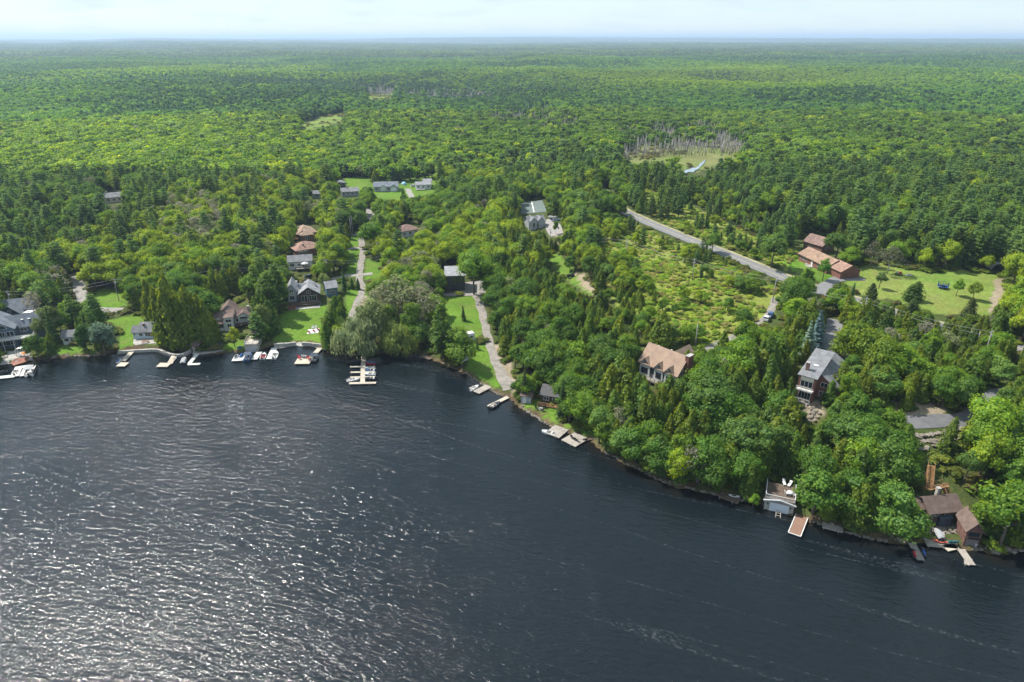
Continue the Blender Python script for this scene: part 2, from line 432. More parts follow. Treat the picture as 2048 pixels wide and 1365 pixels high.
nt.links.new(mxa.outputs[2], mxb.inputs[6]); nt.links.new(foam, mxb.inputs[0]); nt.links.new(mxb.outputs[2], b.inputs['Base Color'])
wy = np.concatenate([np.linspace(-420, 60, 12), np.arange(75, 262, 1.7)]); wx = np.concatenate([np.linspace(-600, -215, 8), np.arange(-210, 170, 1.9), np.linspace(175, 430, 6)])
WX, WY = np.meshgrid(wx, wy); d_ = shore_d(WX.ravel(), WY.ravel())
idx = np.arange(WX.size).reshape(WX.shape)
q = np.stack([idx[:-1, :-1], idx[:-1, 1:], idx[1:, 1:], idx[1:, :-1]], -1).reshape(-1, 4)
q = q[(d_[q].min(1) < 3.0)]
used = np.unique(q); remap = np.zeros(WX.size, int); remap[used] = np.arange(used.size)
wme = np_mesh('lake', np.stack([WX.ravel()[used], WY.ravel()[used], np.zeros(used.size)], 1), remap[q])
a = wme.attributes.new('shallow', 'FLOAT', 'POINT'); a.data.foreach_set('value', np.clip(1 + d_[used] / 8, 0, 1).astype(np.float32) ** 1.3)
a = wme.attributes.new('calm', 'FLOAT', 'POINT'); a.data.foreach_set('value', (.3 + .7 * sstep(1, 32, -d_[used])).astype(np.float32))
wme.materials.append(wm)
tag(mesh_obj('lake', wme), 'dark rippled lake water with sun glitter', 'lake', kind='structure')

# ------------------------------------------------------------------ roads, drives, courts: sheets draped on the land
def smooth_path(P, step=1.5):
    P = np.array(P, float)
    t = np.concatenate([[0], np.cumsum(np.hypot(*np.diff(P[:, :2], axis=0).T))])
    n = max(3, int(t[-1] / step)); tt = np.linspace(0, t[-1], n)
    Q = np.stack([np.interp(tt, t, P[:, k]) for k in range(P.shape[1])], 1)
    for _ in range(6): Q[1:-1] = .5 * Q[1:-1] + .25 * (Q[:-2] + Q[2:])
    return Q
def ribbon(name, pts, w, m, lift=.12, label=None, cat=None, nx=5, off=0., step=1.5):
    P = [(*at(px, py)[:2], (w if not isinstance(w, (list, tuple)) else w[i])) for i, (px, py) in enumerate(pts)]
    Q = smooth_path(P, step); d = np.gradient(Q[:, :2], axis=0); d /= np.linalg.norm(d, axis=1)[:, None]
    nrm = np.stack([-d[:, 1], d[:, 0]], 1); V = []
    for s in np.linspace(-.5, .5, nx):
        wob = 1 + (0 if off or w == 7.0 else .12) * np.sin(np.arange(len(Q)) * .8 + s * 9)
        p = Q[:, :2] + nrm * (s * Q[:, 2] * wob + off)[:, None]; V.append(np.concatenate([p, (H(p[:, 0], p[:, 1]) + lift)[:, None]], 1))
    n = len(Q); V = np.concatenate(V); i = np.arange(nx * n).reshape(nx, n)
    F = np.stack([i[1:, :-1], i[:-1, :-1], i[:-1, 1:], i[1:, 1:]], -1).reshape(-1, 4)
    F = F[:, ::-1]
    me = np_mesh(name, V, F); me.materials.append(m)
    o = mesh_obj(name, me); return tag(o, label, cat, kind='structure')
def patch(name, poly, m, lift=.12, label=None, cat=None, kind='structure', flat=None):
    P = [at(*p) for p in poly]; bm = bmesh.new()
    vs_ = [bm.verts.new((p.x, p.y, 0)) for p in P]; bm.faces.new(vs_)
    if flat is None:
        xs, ys = [p.x for p in P], [p.y for p in P]
        for lo, hi, ax in ((min(xs), max(xs), (1, 0, 0)), (min(ys), max(ys), (0, 1, 0))):
            for k in np.arange(lo + 1.5, hi, 1.5):
                bmesh.ops.bisect_plane(bm, geom=bm.verts[:] + bm.edges[:] + bm.faces[:], plane_co=(k * ax[0], k * ax[1], 0), plane_no=ax)
    for v in bm.verts: v.co.z = (hz(v.co.x, v.co.y) if flat is None else flat) + lift
    for f in bm.faces:
        if f.normal.z < 0: f.normal_flip()
    bm.normal_update()
    for f in bm.faces:
        if f.normal.z < 0: f.normal_flip()
    me = bpy.data.meshes.new(name); bm.to_mesh(me); bm.free(); me.materials.append(m)
    return tag(mesh_obj(name, me), label, cat, kind=kind)

asph = mat('asphalt', (.16, .16, .165), .9, .12, .5, .3)
asph_dark = mat('dark_asphalt', (.13, .13, .135), .9, .15, .5, .3)
grav = mat('gravel', (.225, .205, .18), .95, .25, .6, .6, 3)
gravel_grey = mat('grey_gravel', (.25, .235, .22), .95, .2, .7, .6, 3)
MAIN = [(1198, 378), (1222, 402), (1242, 421), (1300, 448), (1385, 483), (1450, 508), (1520, 537), (1575, 560), (1640, 583), (1720, 605), (1800, 632), (1900, 660), (2048, 700)]
ribbon('road', MAIN, 7.0, asph, .14, 'long grey asphalt road running down between woods to the red brick houses', 'road')
ribbon('road_marking', MAIN, .16, mat('road_paint', (.62, .52, .2), .7, .2, .3), .165, 'faded yellow centre line on the long asphalt road', 'road marking', nx=2)
verge = mat('road_verge', (.27, .25, .13), .95, .3, .25, .5)
ribbon('road_verge', MAIN, 1.6, verge, .12, 'dry grassy verge along the far edge of the asphalt road', 'verge', nx=3, off=4.3)
ribbon('gravel_drive', [(703, 640), (708, 622), (716, 602), (727, 580), (718, 560), (721, 530), (726, 505), (722, 482), (728, 468)], 3.0, grav, .12,
       'pale gravel lane between bright lawns beside the willow', 'drive')
ribbon('side_lane', [(660, 560), (690, 552), (722, 550), (745, 548)], 3.2, gravel_grey, .1, 'grey gravel lane crossing in front of the white houses', 'lane')
ribbon('cross_lane', [(690, 500), (706, 496), (724, 497)], 2.6, gravel_grey, .1, 'short grey gravel lane between two small lawns', 'lane')
ribbon('paved_lane', [(690, 471), (712, 470), (735, 470)], 4.2, asph, .1, 'grey paved lane at the end of the gravel lane', 'lane')
patch('parking_area', [(730, 418), (748, 418), (750, 440), (735, 440)], gravel_grey, .1, 'grey gravel parking area among trees below the far bungalows', 'parking')
ribbon('bungalow_drive', [(815, 378), (822, 392), (832, 412)], 3.6, gravel_grey, .1, 'pale drive curving up to the far white bungalow', 'drive')
ribbon('lakeside_drive', [(945, 572), (955, 592), (966, 632), (974, 668), (984, 705), (1000, 745), (1022, 780)], [7, 3.6, 3.0, 2.9, 2.9, 3.4, 5.5], grav, .12,
       'gravel drive running down from the dark modern house to the water', 'drive')
patch('parking_court', [(920, 568), (966, 560), (972, 586), (925, 590)], gravel_grey, .16, 'gravel court beside the dark modern house', 'parking')
patch('boat_parking', [(1085, 442), (1108, 436), (1122, 452), (1128, 470), (1100, 474), (1092, 460)], gravel_grey, .12, 'gravel yard beside the grey gabled house', 'yard')
patch('tennis_court', [(1035, 404), (1084, 401), (1094, 424), (1042, 428)], mat('court_green', (.11, .14, .13), .85, .1, .3), .14, 'dark green tennis court among cedars', 'tennis court')
ribbon('court_line', [(1063, 404), (1068, 425)], .5, mat('white_paint', (.75, .75, .73), .7, .05), .17, 'white centre line of the tennis court', 'court line', nx=2)
ribbon('woodland_drive', [(1355, 715), (1390, 712), (1425, 693), (1475, 670), (1515, 652), (1540, 628), (1552, 596)], 2.6, grav, .12, 'stony drive winding from the scrub to the half timbered house', 'drive')
ribbon('brick_house_drive', [(1640, 583), (1668, 560), (1702, 556), (1730, 560)], [5, 5, 6, 3], asph, .17, 'pale paved drive of the long red brick house', 'drive')
ribbon('shaded_drive', [(1672, 640), (1660, 668), (1648, 698), (1640, 722)], 5.0, asph, .12, 'grey drive beside the twin blue spruces', 'drive')
ribbon('lower_road', [(2060, 775), (1995, 785), (1972, 806), (1950, 832), (1915, 845), (1850, 843), (1795, 846)], [4, 4, 4, 4.5, 4.5, 4.5, 4], asph_dark, .14, 'paved lane ending above the stone ledges and wooden stairs', 'lane')
ribbon('yard_lane', [(148, 548), (160, 580), (168, 604), (195, 622), (245, 620)], 4.5, gravel_grey, .12, 'grey gravel lane behind the left lakeside lawns', 'lane')
ribbon('cottage_lane', [(160, 600), (120, 640), (70, 660), (52, 650)], 4.5, gravel_grey, .13, 'gravel yard between the two blue houses', 'lane')
ribbon('log_house_drive', [(480, 575), (505, 580), (530, 582)], 4, grav, .1, 'sandy drive under trees behind the brown roofed house', 'drive')
patch('pond', [(1367, 345), (1371, 341), (1379, 340), (1383, 336), (1391, 337), (1398, 335), (1396, 340), (1390, 342), (1387, 346), (1377, 345), (1372, 348)], mat('pond_water_painted_sky', (.2, .24, .27), .08, .1, .5, spec=.5), .35, 'small pale pond at the edge of the marsh', 'pond')  # pond and stream: pale sky reflection painted into the water's base colour
ribbon('stream', [(1394, 338), (1400, 333), (1404, 328), (1407, 325), (1411, 321)], [3, 1.6, 3, 1.4, 1], mat('pond_water_painted_sky', (.2, .24, .27), .08, .1, .5, spec=.5), .34, 'thin stream winding from the pale pond into the marsh', 'stream')
ribbon('forest_drive', [(84, 425), (104, 430), (108, 440)], 7, gravel_grey, .1, 'pale clearing of gravel in the left woods', 'clearing')

# ------------------------------------------------------------------ trees: leaf and bark
lm = bpy.data.materials.new('leaf'); lm.use_nodes = True; nt = lm.node_tree
for n in list(nt.nodes):
    if n.type != 'OUTPUT_MATERIAL': nt.nodes.remove(n)
out = [n for n in nt.nodes if n.type == 'OUTPUT_MATERIAL'][0]
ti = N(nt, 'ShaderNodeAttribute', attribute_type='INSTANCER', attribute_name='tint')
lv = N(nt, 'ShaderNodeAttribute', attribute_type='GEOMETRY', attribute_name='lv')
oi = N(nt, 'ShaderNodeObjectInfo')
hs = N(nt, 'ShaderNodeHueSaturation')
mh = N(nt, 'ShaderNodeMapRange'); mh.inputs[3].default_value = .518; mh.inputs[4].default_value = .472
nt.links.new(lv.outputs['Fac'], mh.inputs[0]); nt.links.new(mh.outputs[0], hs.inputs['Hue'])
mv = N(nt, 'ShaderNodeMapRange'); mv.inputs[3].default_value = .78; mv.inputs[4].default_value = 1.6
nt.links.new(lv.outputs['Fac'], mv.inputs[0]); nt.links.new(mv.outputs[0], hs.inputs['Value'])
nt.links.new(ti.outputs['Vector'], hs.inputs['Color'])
df = N(nt, 'ShaderNodeBsdfDiffuse'); tr = N(nt, 'ShaderNodeBsdfTranslucent'); gl = N(nt, 'ShaderNodeBsdfGlossy'); gl.inputs['Roughness'].default_value = .55
gl.inputs['Color'].default_value = (.8, .85, .8, 1)
ht = N(nt, 'ShaderNodeHueSaturation'); ht.inputs['Hue'].default_value = .47; ht.inputs['Value'].default_value = 1.3; ht.inputs['Saturation'].default_value = 1.1
nt.links.new(hs.outputs[0], df.inputs[0]); nt.links.new(hs.outputs[0], ht.inputs['Color']); nt.links.new(ht.outputs[0], tr.inputs[0])
ms = N(nt, 'ShaderNodeMixShader'); ms.inputs[0].default_value = .5
nt.links.new(df.outputs[0], ms.inputs[1]); nt.links.new(tr.outputs[0], ms.inputs[2])
mg = N(nt, 'ShaderNodeMixShader'); mg.inputs[0].default_value = .012
nt.links.new(ms.outputs[0], mg.inputs[1]); nt.links.new(gl.outputs[0], mg.inputs[2]); nt.links.new(mg.outputs[0], out.inputs[0])
bark = mat('bark', (.13, .105, .085), .9, .3, 1.5, .5)
bark_grey = mat('dead_wood', (.33, .30, .295), .9, .25, 1.2, .4)

ICO_V = None
def ico():
    global ICO_V
    if ICO_V is None:
        bm = bmesh.new(); bmesh.ops.create_icosphere(bm, subdivisions=1, radius=1)
        ICO_V = (np.array([v.co[:] for v in bm.verts]), np.array([[v.index for v in f.verts] for f in bm.faces])); bm.free()
    return ICO_V

class Leafy:
    def __init__(s, seed): s.r = np.random.default_rng(seed); s.V = []; s.F = []; s.L = []; s.n = 0
    def leaves(s, c, nrm, w, h, lvv, up=None):
        n = len(c); r = s.r
        nrm = nrm / np.linalg.norm(nrm, axis=1)[:, None]
        t = np.cross(nrm, r.normal(size=(n, 3)) if up is None else up); t /= np.linalg.norm(t, axis=1)[:, None] + 1e-9
        bt = np.cross(nrm, t)
        w = np.broadcast_to(w, n)[:, None]; h = np.broadcast_to(h, n)[:, None]
        q = np.stack([c - t * w * .5, c - bt * h * .5, c + t * w * .5, c + bt * h * .5], 1)   # pointed leaf sprays
        s.V.append(q.reshape(-1, 3)); s.F.append((np.arange(4 * n) + s.n).reshape(n, 4)); s.L.append(lvv); s.n += 4 * n
    def core(s, c, rad, l=.4, jit=.15):
        v, f = ico(); v = v * (1 + s.r.uniform(-jit, jit, (len(v), 1))) * np.asarray(rad) + c
        s.V.append(v); s.F.append(np.concatenate([f, f[:, 2:]], 1) + s.n); s.L.append(np.full(len(f), l)); s.n += len(v)
    def mesh(s, name, mat_=None):
        V = np.concatenate(s.V)
        faces = []
        for F in s.F:
            for q in F.tolist(): faces.append(q[:3] if q[2] == q[3] else q)
        me = bpy.data.meshes.new(name); me.from_pydata(V.tolist(), [], faces)
        a = me.attributes.new('lv', 'FLOAT', 'FACE'); a.data.foreach_set('value', np.concatenate(s.L).astype(np.float32))
        me.materials.append(mat_ or lm); me.update(); return me

def sph(r, n):
    v = r.normal(size=(n, 3)); return v / np.linalg.norm(v, axis=1)[:, None]

def broadleaf(seed, nl, size, h=12., cr=4.2, base=2.6, ncl=20, droop=0., flat=1.):
    L = Leafy(seed); r = L.r
    cz = (h + base) / 2; rz = (h - base) / 2 * flat
    d = sph(r, ncl); d[:, 2] = np.abs(d[:, 2]) * 1.1 - .45
    d /= np.linalg.norm(d, axis=1)[:, None]
    egg = 1 - .3 * np.clip(d[:, 2:3], 0, 1)
    c = d * np.array([cr, cr, rz]) * .68 * r.uniform(.7, 1.22, (ncl, 1)) * np.where(np.abs(d[:, 2:3]) > 2, 1, egg / egg) + [0, 0, cz]
    c = np.vstack([c, [[0, 0, cz], [0, 0, cz + rz * .45]]]); k = len(c)
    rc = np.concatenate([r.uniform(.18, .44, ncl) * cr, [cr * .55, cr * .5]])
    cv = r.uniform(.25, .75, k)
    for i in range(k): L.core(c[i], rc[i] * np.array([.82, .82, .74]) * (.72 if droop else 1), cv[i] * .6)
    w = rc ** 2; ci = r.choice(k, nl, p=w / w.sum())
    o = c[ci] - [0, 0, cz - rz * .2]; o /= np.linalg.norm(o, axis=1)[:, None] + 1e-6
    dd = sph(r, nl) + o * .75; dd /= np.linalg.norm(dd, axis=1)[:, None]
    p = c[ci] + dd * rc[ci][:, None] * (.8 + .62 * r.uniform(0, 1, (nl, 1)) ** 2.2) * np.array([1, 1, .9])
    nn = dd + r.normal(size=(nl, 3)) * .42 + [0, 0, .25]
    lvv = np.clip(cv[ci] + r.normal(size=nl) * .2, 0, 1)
    s = size * r.uniform(.7, 1.35, nl)
    if droop:
        p[:, 2] -= droop * r.uniform(0, 1, nl) * 1.6
        nn[:, 2] *= .25
        L.leaves(p, nn, s * .42, s * 2.1, lvv, np.tile([0, 0, 1.], (nl, 1)) + r.normal(size=(nl, 3)) * .15)
    else:
        L.leaves(p, nn, s, s * 1.25, lvv)
    return L

def cedar(seed, nl, size, h=10., cr=2.0, base=.3, tops=3):
    L = Leafy(seed); r = L.r
    sub = [(0, 0, 1., 1.)] + [(r.uniform(-.55, .55) * cr, r.uniform(-.55, .55) * cr, r.uniform(.62, .9), r.uniform(.55, .8)) for _ in range(tops - 1)]
    area = np.array([a[2] * a[3] for a in sub]); ns = r.multinomial(nl, area / area.sum())
    ph = r.uniform(0, 6.28, 6)
    def prof(t): return np.clip(1 - t, 0, 1) ** .62 * (.62 + .38 * np.clip(t / .18, 0, 1))
    for (ox, oy, hs_, rs), n in zip(sub, ns):
        hh = h * hs_; rr = cr * rs
        t = r.uniform(0, 1, n) ** 1.15; a = r.uniform(0, 6.283, n)
        lump = 1 + .16 * np.sin(3 * a + ph[0] + 7 * t) + .12 * np.sin(5 * a + ph[1] - 11 * t) + .1 * np.sin(14 * t + ph[2])
        R_ = rr * prof(t) * lump * r.uniform(.82, 1.12, n)
        p = np.stack([ox + R_ * np.cos(a), oy + R_ * np.sin(a), base + (hh - base) * t], 1)
        nn = np.stack([np.cos(a), np.sin(a), np.full(n, .35)], 1) + r.normal(size=(n, 3)) * .4
        s = size * r.uniform(.7, 1.3, n)
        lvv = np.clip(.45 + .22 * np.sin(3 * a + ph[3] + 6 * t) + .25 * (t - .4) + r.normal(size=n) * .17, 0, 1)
        L.leaves(p, nn, s * .8, s * 1.5, lvv, np.tile([0, 0, 1.], (n, 1)) + r.normal(size=(n, 3)) * .35)
        for z in (.12, .32, .52, .7, .85):
            L.core(np.array([ox, oy, base + (hh - base) * z]), np.array([rr * prof(np.array(z)) * .84, rr * prof(np.array(z)) * .84, hh * .13]), .35, .12)
    return L

def spruce(seed, nl, size, h=13., cr=2.7, base=.6, layers=13, power=.95, up=.15):
    L = Leafy(seed); r = L.r
    lay_ = r.integers(0, layers, nl); z0 = (lay_ + .5) / layers
    nb = 9; ba = r.uniform(0, 6.283, (layers, nb)); bi = r.integers(0, nb, nl)
    bl = r.uniform(.72, 1.12, (layers, nb))
    z0 = 1 - (1 - z0) ** 1.0
    Rm = cr * (1 - z0) ** power * bl[lay_, bi]
    q = r.uniform(0, 1, nl) ** .55
    a = ba[lay_, bi] + r.normal(size=nl) * .17
    z = base + (h - base) * z0 - Rm * q * (.32 - up) + r.normal(size=nl) * .12 + (h / layers) * .2
    p = np.stack([Rm * q * np.cos(a), Rm * q * np.sin(a), z], 1)
    nn = np.stack([np.cos(a) * .55, np.sin(a) * .55, np.ones(nl)], 1) + r.normal(size=(nl, 3)) * .38
    s = size * r.uniform(.7, 1.3, nl)
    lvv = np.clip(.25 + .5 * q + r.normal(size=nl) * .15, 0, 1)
    L.leaves(p, nn, s * .75, s * 1.4, lvv, np.stack([-np.sin(a), np.cos(a), np.zeros(nl)], 1))
    for z in np.linspace(.06, .88, 8):
        rr = cr * (1 - z) ** power * .62
        L.core(np.array([0, 0, base + (h - base) * z]), np.array([rr, rr, h * .075]), .2, .2)
    return L

def pine(seed, nl, size, h=15., cr=3.6):
    L = Leafy(seed); r = L.r
    lay_n = 10; pts = []
    for k in range(lay_n):
        t = .2 + .8 * k / (lay_n - 1); z = h * t
        m = r.integers(4, 7); a0 = r.uniform(0, 6.28)
        ln = cr * (1.04 - t) ** .55 * (.75 if t < .3 else 1)
        for j in range(m):
            a = a0 + 6.283 * j / m + r.normal() * .25; l = ln * r.uniform(.65, 1.2) + .4
            pts.append((a, l, z, z + l * .18))
    pts = np.array(pts); bi = r.integers(0, len(pts), nl); P = pts[bi]
    q = r.uniform(.22, 1.05, nl)
    p = np.stack([np.cos(P[:, 0]) * P[:, 1] * q, np.sin(P[:, 0]) * P[:, 1] * q, P[:, 2] + (P[:, 3] - P[:, 2]) * q], 1)
    p += r.normal(size=(nl, 3)) * np.array([.32, .32, .2]) * (size / .45) ** .5
    nn = np.stack([np.cos(P[:, 0]) * .3, np.sin(P[:, 0]) * .3, np.ones(nl)], 1) + r.normal(size=(nl, 3)) * .55
    s = size * r.uniform(.7, 1.4, nl)
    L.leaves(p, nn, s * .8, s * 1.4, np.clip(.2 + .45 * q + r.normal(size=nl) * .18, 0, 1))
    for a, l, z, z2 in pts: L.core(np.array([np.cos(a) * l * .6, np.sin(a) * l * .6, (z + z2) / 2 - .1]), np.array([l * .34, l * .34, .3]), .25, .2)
    return L

def trunk_mesh(kind, seed, h, n=6):
    r = np.random.default_rng(seed + 500); b_ = MB()
    bend = r.normal(size=2) * .15
    if kind in ('broadleaf', 'willow', 'grey'):
        top = h * .62
        b_.tube([(0, 0, -.4), (bend[0] * .4, bend[1] * .4, top * .35), (bend[0], bend[1], top)], [h * .024, h * .018, h * .009], n)
        for k in range(6):
            a = k * 1.05 + r.uniform(-.3, .3); z = top * r.uniform(.4, .85); l = h * r.uniform(.2, .32)
            b_.tube([(bend[0] * .6, bend[1] * .6, z), (math.cos(a) * l * .5, math.sin(a) * l * .5, z + l * .35), (math.cos(a) * l, math.sin(a) * l, z + l * .75)], [h * .009, h * .006, h * .003], 4)
    else:
        b_.tube([(0, 0, -.4), (bend[0] * .3, bend[1] * .3, h * .5), (0, 0, h * .97)], [h * .017, h * .011, h * .002], n)
    return b_

def snag(seed, h=11., nb=16, twig=True, spread=1.):
    r = np.random.default_rng(seed); b_ = MB()
    lean = r.normal(size=2) * .35
    b_.tube([(0, 0, -.3), (lean[0] * .5, lean[1] * .5, h * .5), (lean[0], lean[1], h)], [.16, .11, .03], 5)
    for k in range(nb):
        t = .25 + .7 * k / nb; a = r.uniform(0, 6.28); l = spread * r.uniform(.8, 1.7) * (1.15 - t); z = h * t; c = lean * t
        e = Vector((c[0] + math.cos(a) * l, c[1] + math.sin(a) * l, z + l * r.uniform(-.1, .5)))
        b_.tube([(c[0], c[1], z), e], [.05, .02], 3)
    return b_

def bare(seed, h=9., cr=3.2):             # a leafless broadleaf: limbs, branches and fine twigs
    r = np.random.default_rng(seed); b_ = MB()
    def grow(p, d, l, rad, lev):
        q = p + d * l
        b_.tube([p, q], [rad, rad * .6], 4 if lev < 2 else 3)
        if lev >= 4: return
        for _ in range(3 if lev < 3 else 4):
            dv = (d + Vector(r.normal(size=3)) * .55 + Vector((0, 0, .12))).normalized()
            grow(p + d * l * r.uniform(.55, 1), dv, l * r.uniform(.55, .8), rad * .55, lev + 1)
    grow(Vector((0, 0, -.2)), Vector((0, 0, 1)), h * .33, h * .017, 0)
    return b_

def merged(name, L, tb, barkm):           # crown + trunk in one mesh, for the far instanced woods
    me = L.mesh(name); me.materials.append(barkm)
    bm = bmesh.new(); bm.from_mesh(me); t = tb.mesh('t'); n0 = len(bm.faces); bm.from_mesh(t); bm.faces.ensure_lookup_table()
    for f in bm.faces[n0:]: f.material_index = 1
    bm.to_mesh(me); bm.free(); bpy.data.meshes.remove(t); return me

# prototypes: near (crown, trunk) meshes and light ones for the woods behind.  'hgt' is the height the mesh was made at
PROTO = {}
def reg(kind, hgt, crowns, trunks, mids, fars): PROTO[kind] = dict(h=hgt, near=list(zip(crowns, trunks)), mid=mids, far=fars)
def tm(kind, s, h, m=bark): 
    me = trunk_mesh(kind, s, h).mesh(kind + '_trunk'); me.materials.append(m); return me
v5 = [(4.2, .9), (3.6, .6), (4.5, 1.2), (3.3, .8), (4.0, .5), (4.6, 5.6)]
reg('broadleaf', 12., [broadleaf(10 + i, 2500, .37, 12, c, b_, 30).mesh('crown') for i, (c, b_) in enumerate(v5)], [tm('broadleaf', i, 12) for i in range(6)],
    [merged('broadleaf_mid', broadleaf(30 + i, 420, .9, 12, c, b_, 14), trunk_mesh('broadleaf', i, 12, 4), bark) for i, (c, b_) in enumerate([(4.6, .6), (4.2, .5), (5.0, .8), (4.4, .6)])],
    [broadleaf(50 + i, 150, 1.6, 12, 5.2, .5, 12).mesh('broadleaf_far') for i in range(4)])
reg('cedar', 10., [cedar(110 + i, 1200, .4, 10, 1.9 + .15 * (i % 3), .3, 2 + i % 3).mesh('crown') for i in range(5)], [tm('cedar', 20 + i, 10) for i in range(5)],
    [merged('cedar_mid', cedar(130 + i, 300, .75, 10, 2.1, .3, 2 + i % 2), trunk_mesh('cedar', i, 10, 4), bark) for i in range(4)],
    [cedar(150 + i, 80, 1.5, 10, 2.5, .2, 2).mesh('cedar_far') for i in range(3)])
reg('pine', 15., [pine(210 + i, 1300, .5).mesh('crown') for i in range(4)], [tm('pine', 40 + i, 15) for i in range(4)],
    [merged('pine_mid', pine(230 + i, 380, .95), trunk_mesh('pine', i, 15, 4), bark) for i in range(3)], [pine(250 + i, 110, 1.8).mesh('pine_far') for i in range(3)])
reg('spruce', 13., [spruce(310 + i, 1300, .42).mesh('crown') for i in range(4)], [tm('spruce', 60 + i, 13) for i in range(4)],
    [merged('spruce_mid', spruce(330 + i, 330, .85), trunk_mesh('spruce', i, 13, 4), bark) for i in range(3)], [spruce(350 + i, 90, 1.6).mesh('spruce_far') for i in range(3)])
reg('willow', 10., [broadleaf(410 + i, 3600, .5, 10, 6., .4, 34, droop=1.0).mesh('crown') for i in range(2)], [tm('willow', 80 + i, 10) for i in range(2)], [], [])
def greytree(s):
    L = broadleaf(s, 520, .36, 11, 3.2, 2.0, 16); L.V = L.V[18:]; return L
def sparse(s, nl):                        # thin half-dead crown: no solid inside
    L = broadleaf(s, nl, .4, 11, 3.3, 2.0, 22); M = Leafy(s); k = len(L.V) - 1
    M.V = [L.V[k]]; M.F = [L.F[k] - L.F[k].min()]; M.L = [L.L[k]]; M.n = len(L.V[k]); return M
def baremesh(s):
    me = bare(s, 11).mesh('branches'); me.materials.append(bark_grey); return me
reg('grey', 11., [sparse(510 + i, 620).mesh('crown') for i in range(3)], [baremesh(520 + i) for i in range(3)], [], [])
PROTO['grey']['mid'] = [merged('grey_mid', sparse(530 + i, 420), bare(540 + i, 11), bark_grey) for i in range(2)]
PROTO['grey']['far'] = PROTO['grey']['mid']
def snagmesh(s):
    me = snag(s).mesh('snag'); me.materials.append(bark_grey); return me
SN = [snagmesh(610 + i) for i in range(5)]
PROTO['snag'] = dict(h=11., near=[(None, m) for m in SN], mid=SN, far=SN)
SHR = [broadleaf(710 + i, 260, .34, 2.2, 1.6, .0, 8).mesh('shrub') for i in range(4)]
PROTO['shrub'] = dict(h=2.2, near=[(m, None) for m in SHR], mid=SHR, far=SHR)
CLUMP = []
for i in range(4):
    L = Leafy(800 + i)
    for k in range(16):
        c = np.array([*L.r.uniform(-24, 24, 2), L.r.uniform(2, 7)]); L.core(c, np.array([8, 8, 7]) * L.r.uniform(.6, 1.1), L.r.uniform(.1, .9), .25)
        n = 10; d = sph(L.r, n); d[:, 2] = np.abs(d[:, 2]); L.leaves(c + d * 7, d + L.r.normal(size=(n, 3)) * .4, 4., 5., L.r.uniform(.2, 1, n))
    CLUMP.append(L.mesh('canopy'))

TINT = dict(broadleaf=[(.105, .2, .017), (.13, .23, .018), (.072, .155, .018), (.19, .275, .016), (.10, .185, .034)],
            cedar=[(.108, .17, .019), (.088, .16, .021), (.13, .182, .019), (.076, .145, .023)],
            pine=[(.09, .17, .042), (.105, .18, .037), (.075, .15, .042)], spruce=[(.055, .12, .033), (.066, .13, .03)],
            grey=[(.17, .18, .105), (.15, .185, .085), (.18, .18, .125)], snag=[(.2, .2, .2)], shrub=[(.15, .235, .024), (.19, .245, .033), (.115, .2, .024), (.2, .2, .055)],
            willow=[(.17, .225, .105)])

# ------------------------------------------------------------------ where trees may not hide the place: open ground and buildings
KEEP = []
def rect(x0, y0, x1, y1): return [(x0, y0), (x1, y0), (x1, y1), (x0, y1)]
KEEP += LAWN[:6] + LAWN[6:15] + LAWN[16:18] + [[(745, 384), (800, 384), (800, 398), (752, 394)], [(802, 366), (872, 360), (872, 384), (822, 394)], [(690, 358), (744, 356), (744, 370), (690, 378)]] + [MEADOW[0], MEADOW[1], MEADOW[2]]
KEEP += [[(1222, 314), (1290, 298), (1352, 298), (1345, 324), (1258, 324)], [(1350, 296), (1478, 292), (1494, 306), (1448, 318), (1418, 334), (1350, 338)], rect(1366, 322, 1412, 350)]
# visible stretches of road
KEEP += [[(1240, 415), (1262, 420), (1390, 475), (1390, 492), (1300, 458)], [(1440, 500), (1470, 506), (1580, 550), (1575, 568), (1500, 540)], [(1630, 565), (1660, 565), (1655, 595), (1635, 590)],
         [(715, 470), (732, 475), (735, 560), (725, 600), (708, 640), (698, 636), (712, 590), (712, 520)], [(950, 575), (972, 575), (985, 670), (1035, 785), (1005, 790), (965, 680)],
         [(1088, 440), (1125, 436), (1130, 475), (1095, 474)], rect(1040, 402, 1094, 428), [(1500, 590), (1562, 585), (1548, 650), (1520, 650)], [(1405, 675), (1480, 660), (1475, 680), (1405, 700)],
         [(1672, 640), (1678, 660), (1662, 722), (1640, 720), (1655, 680)], [(1815, 842), (1900, 842), (1965, 804), (1992, 789), (1982, 804), (1940, 840), (1815, 849)], rect(730, 417, 748, 441), rect(148, 548, 172, 600)]
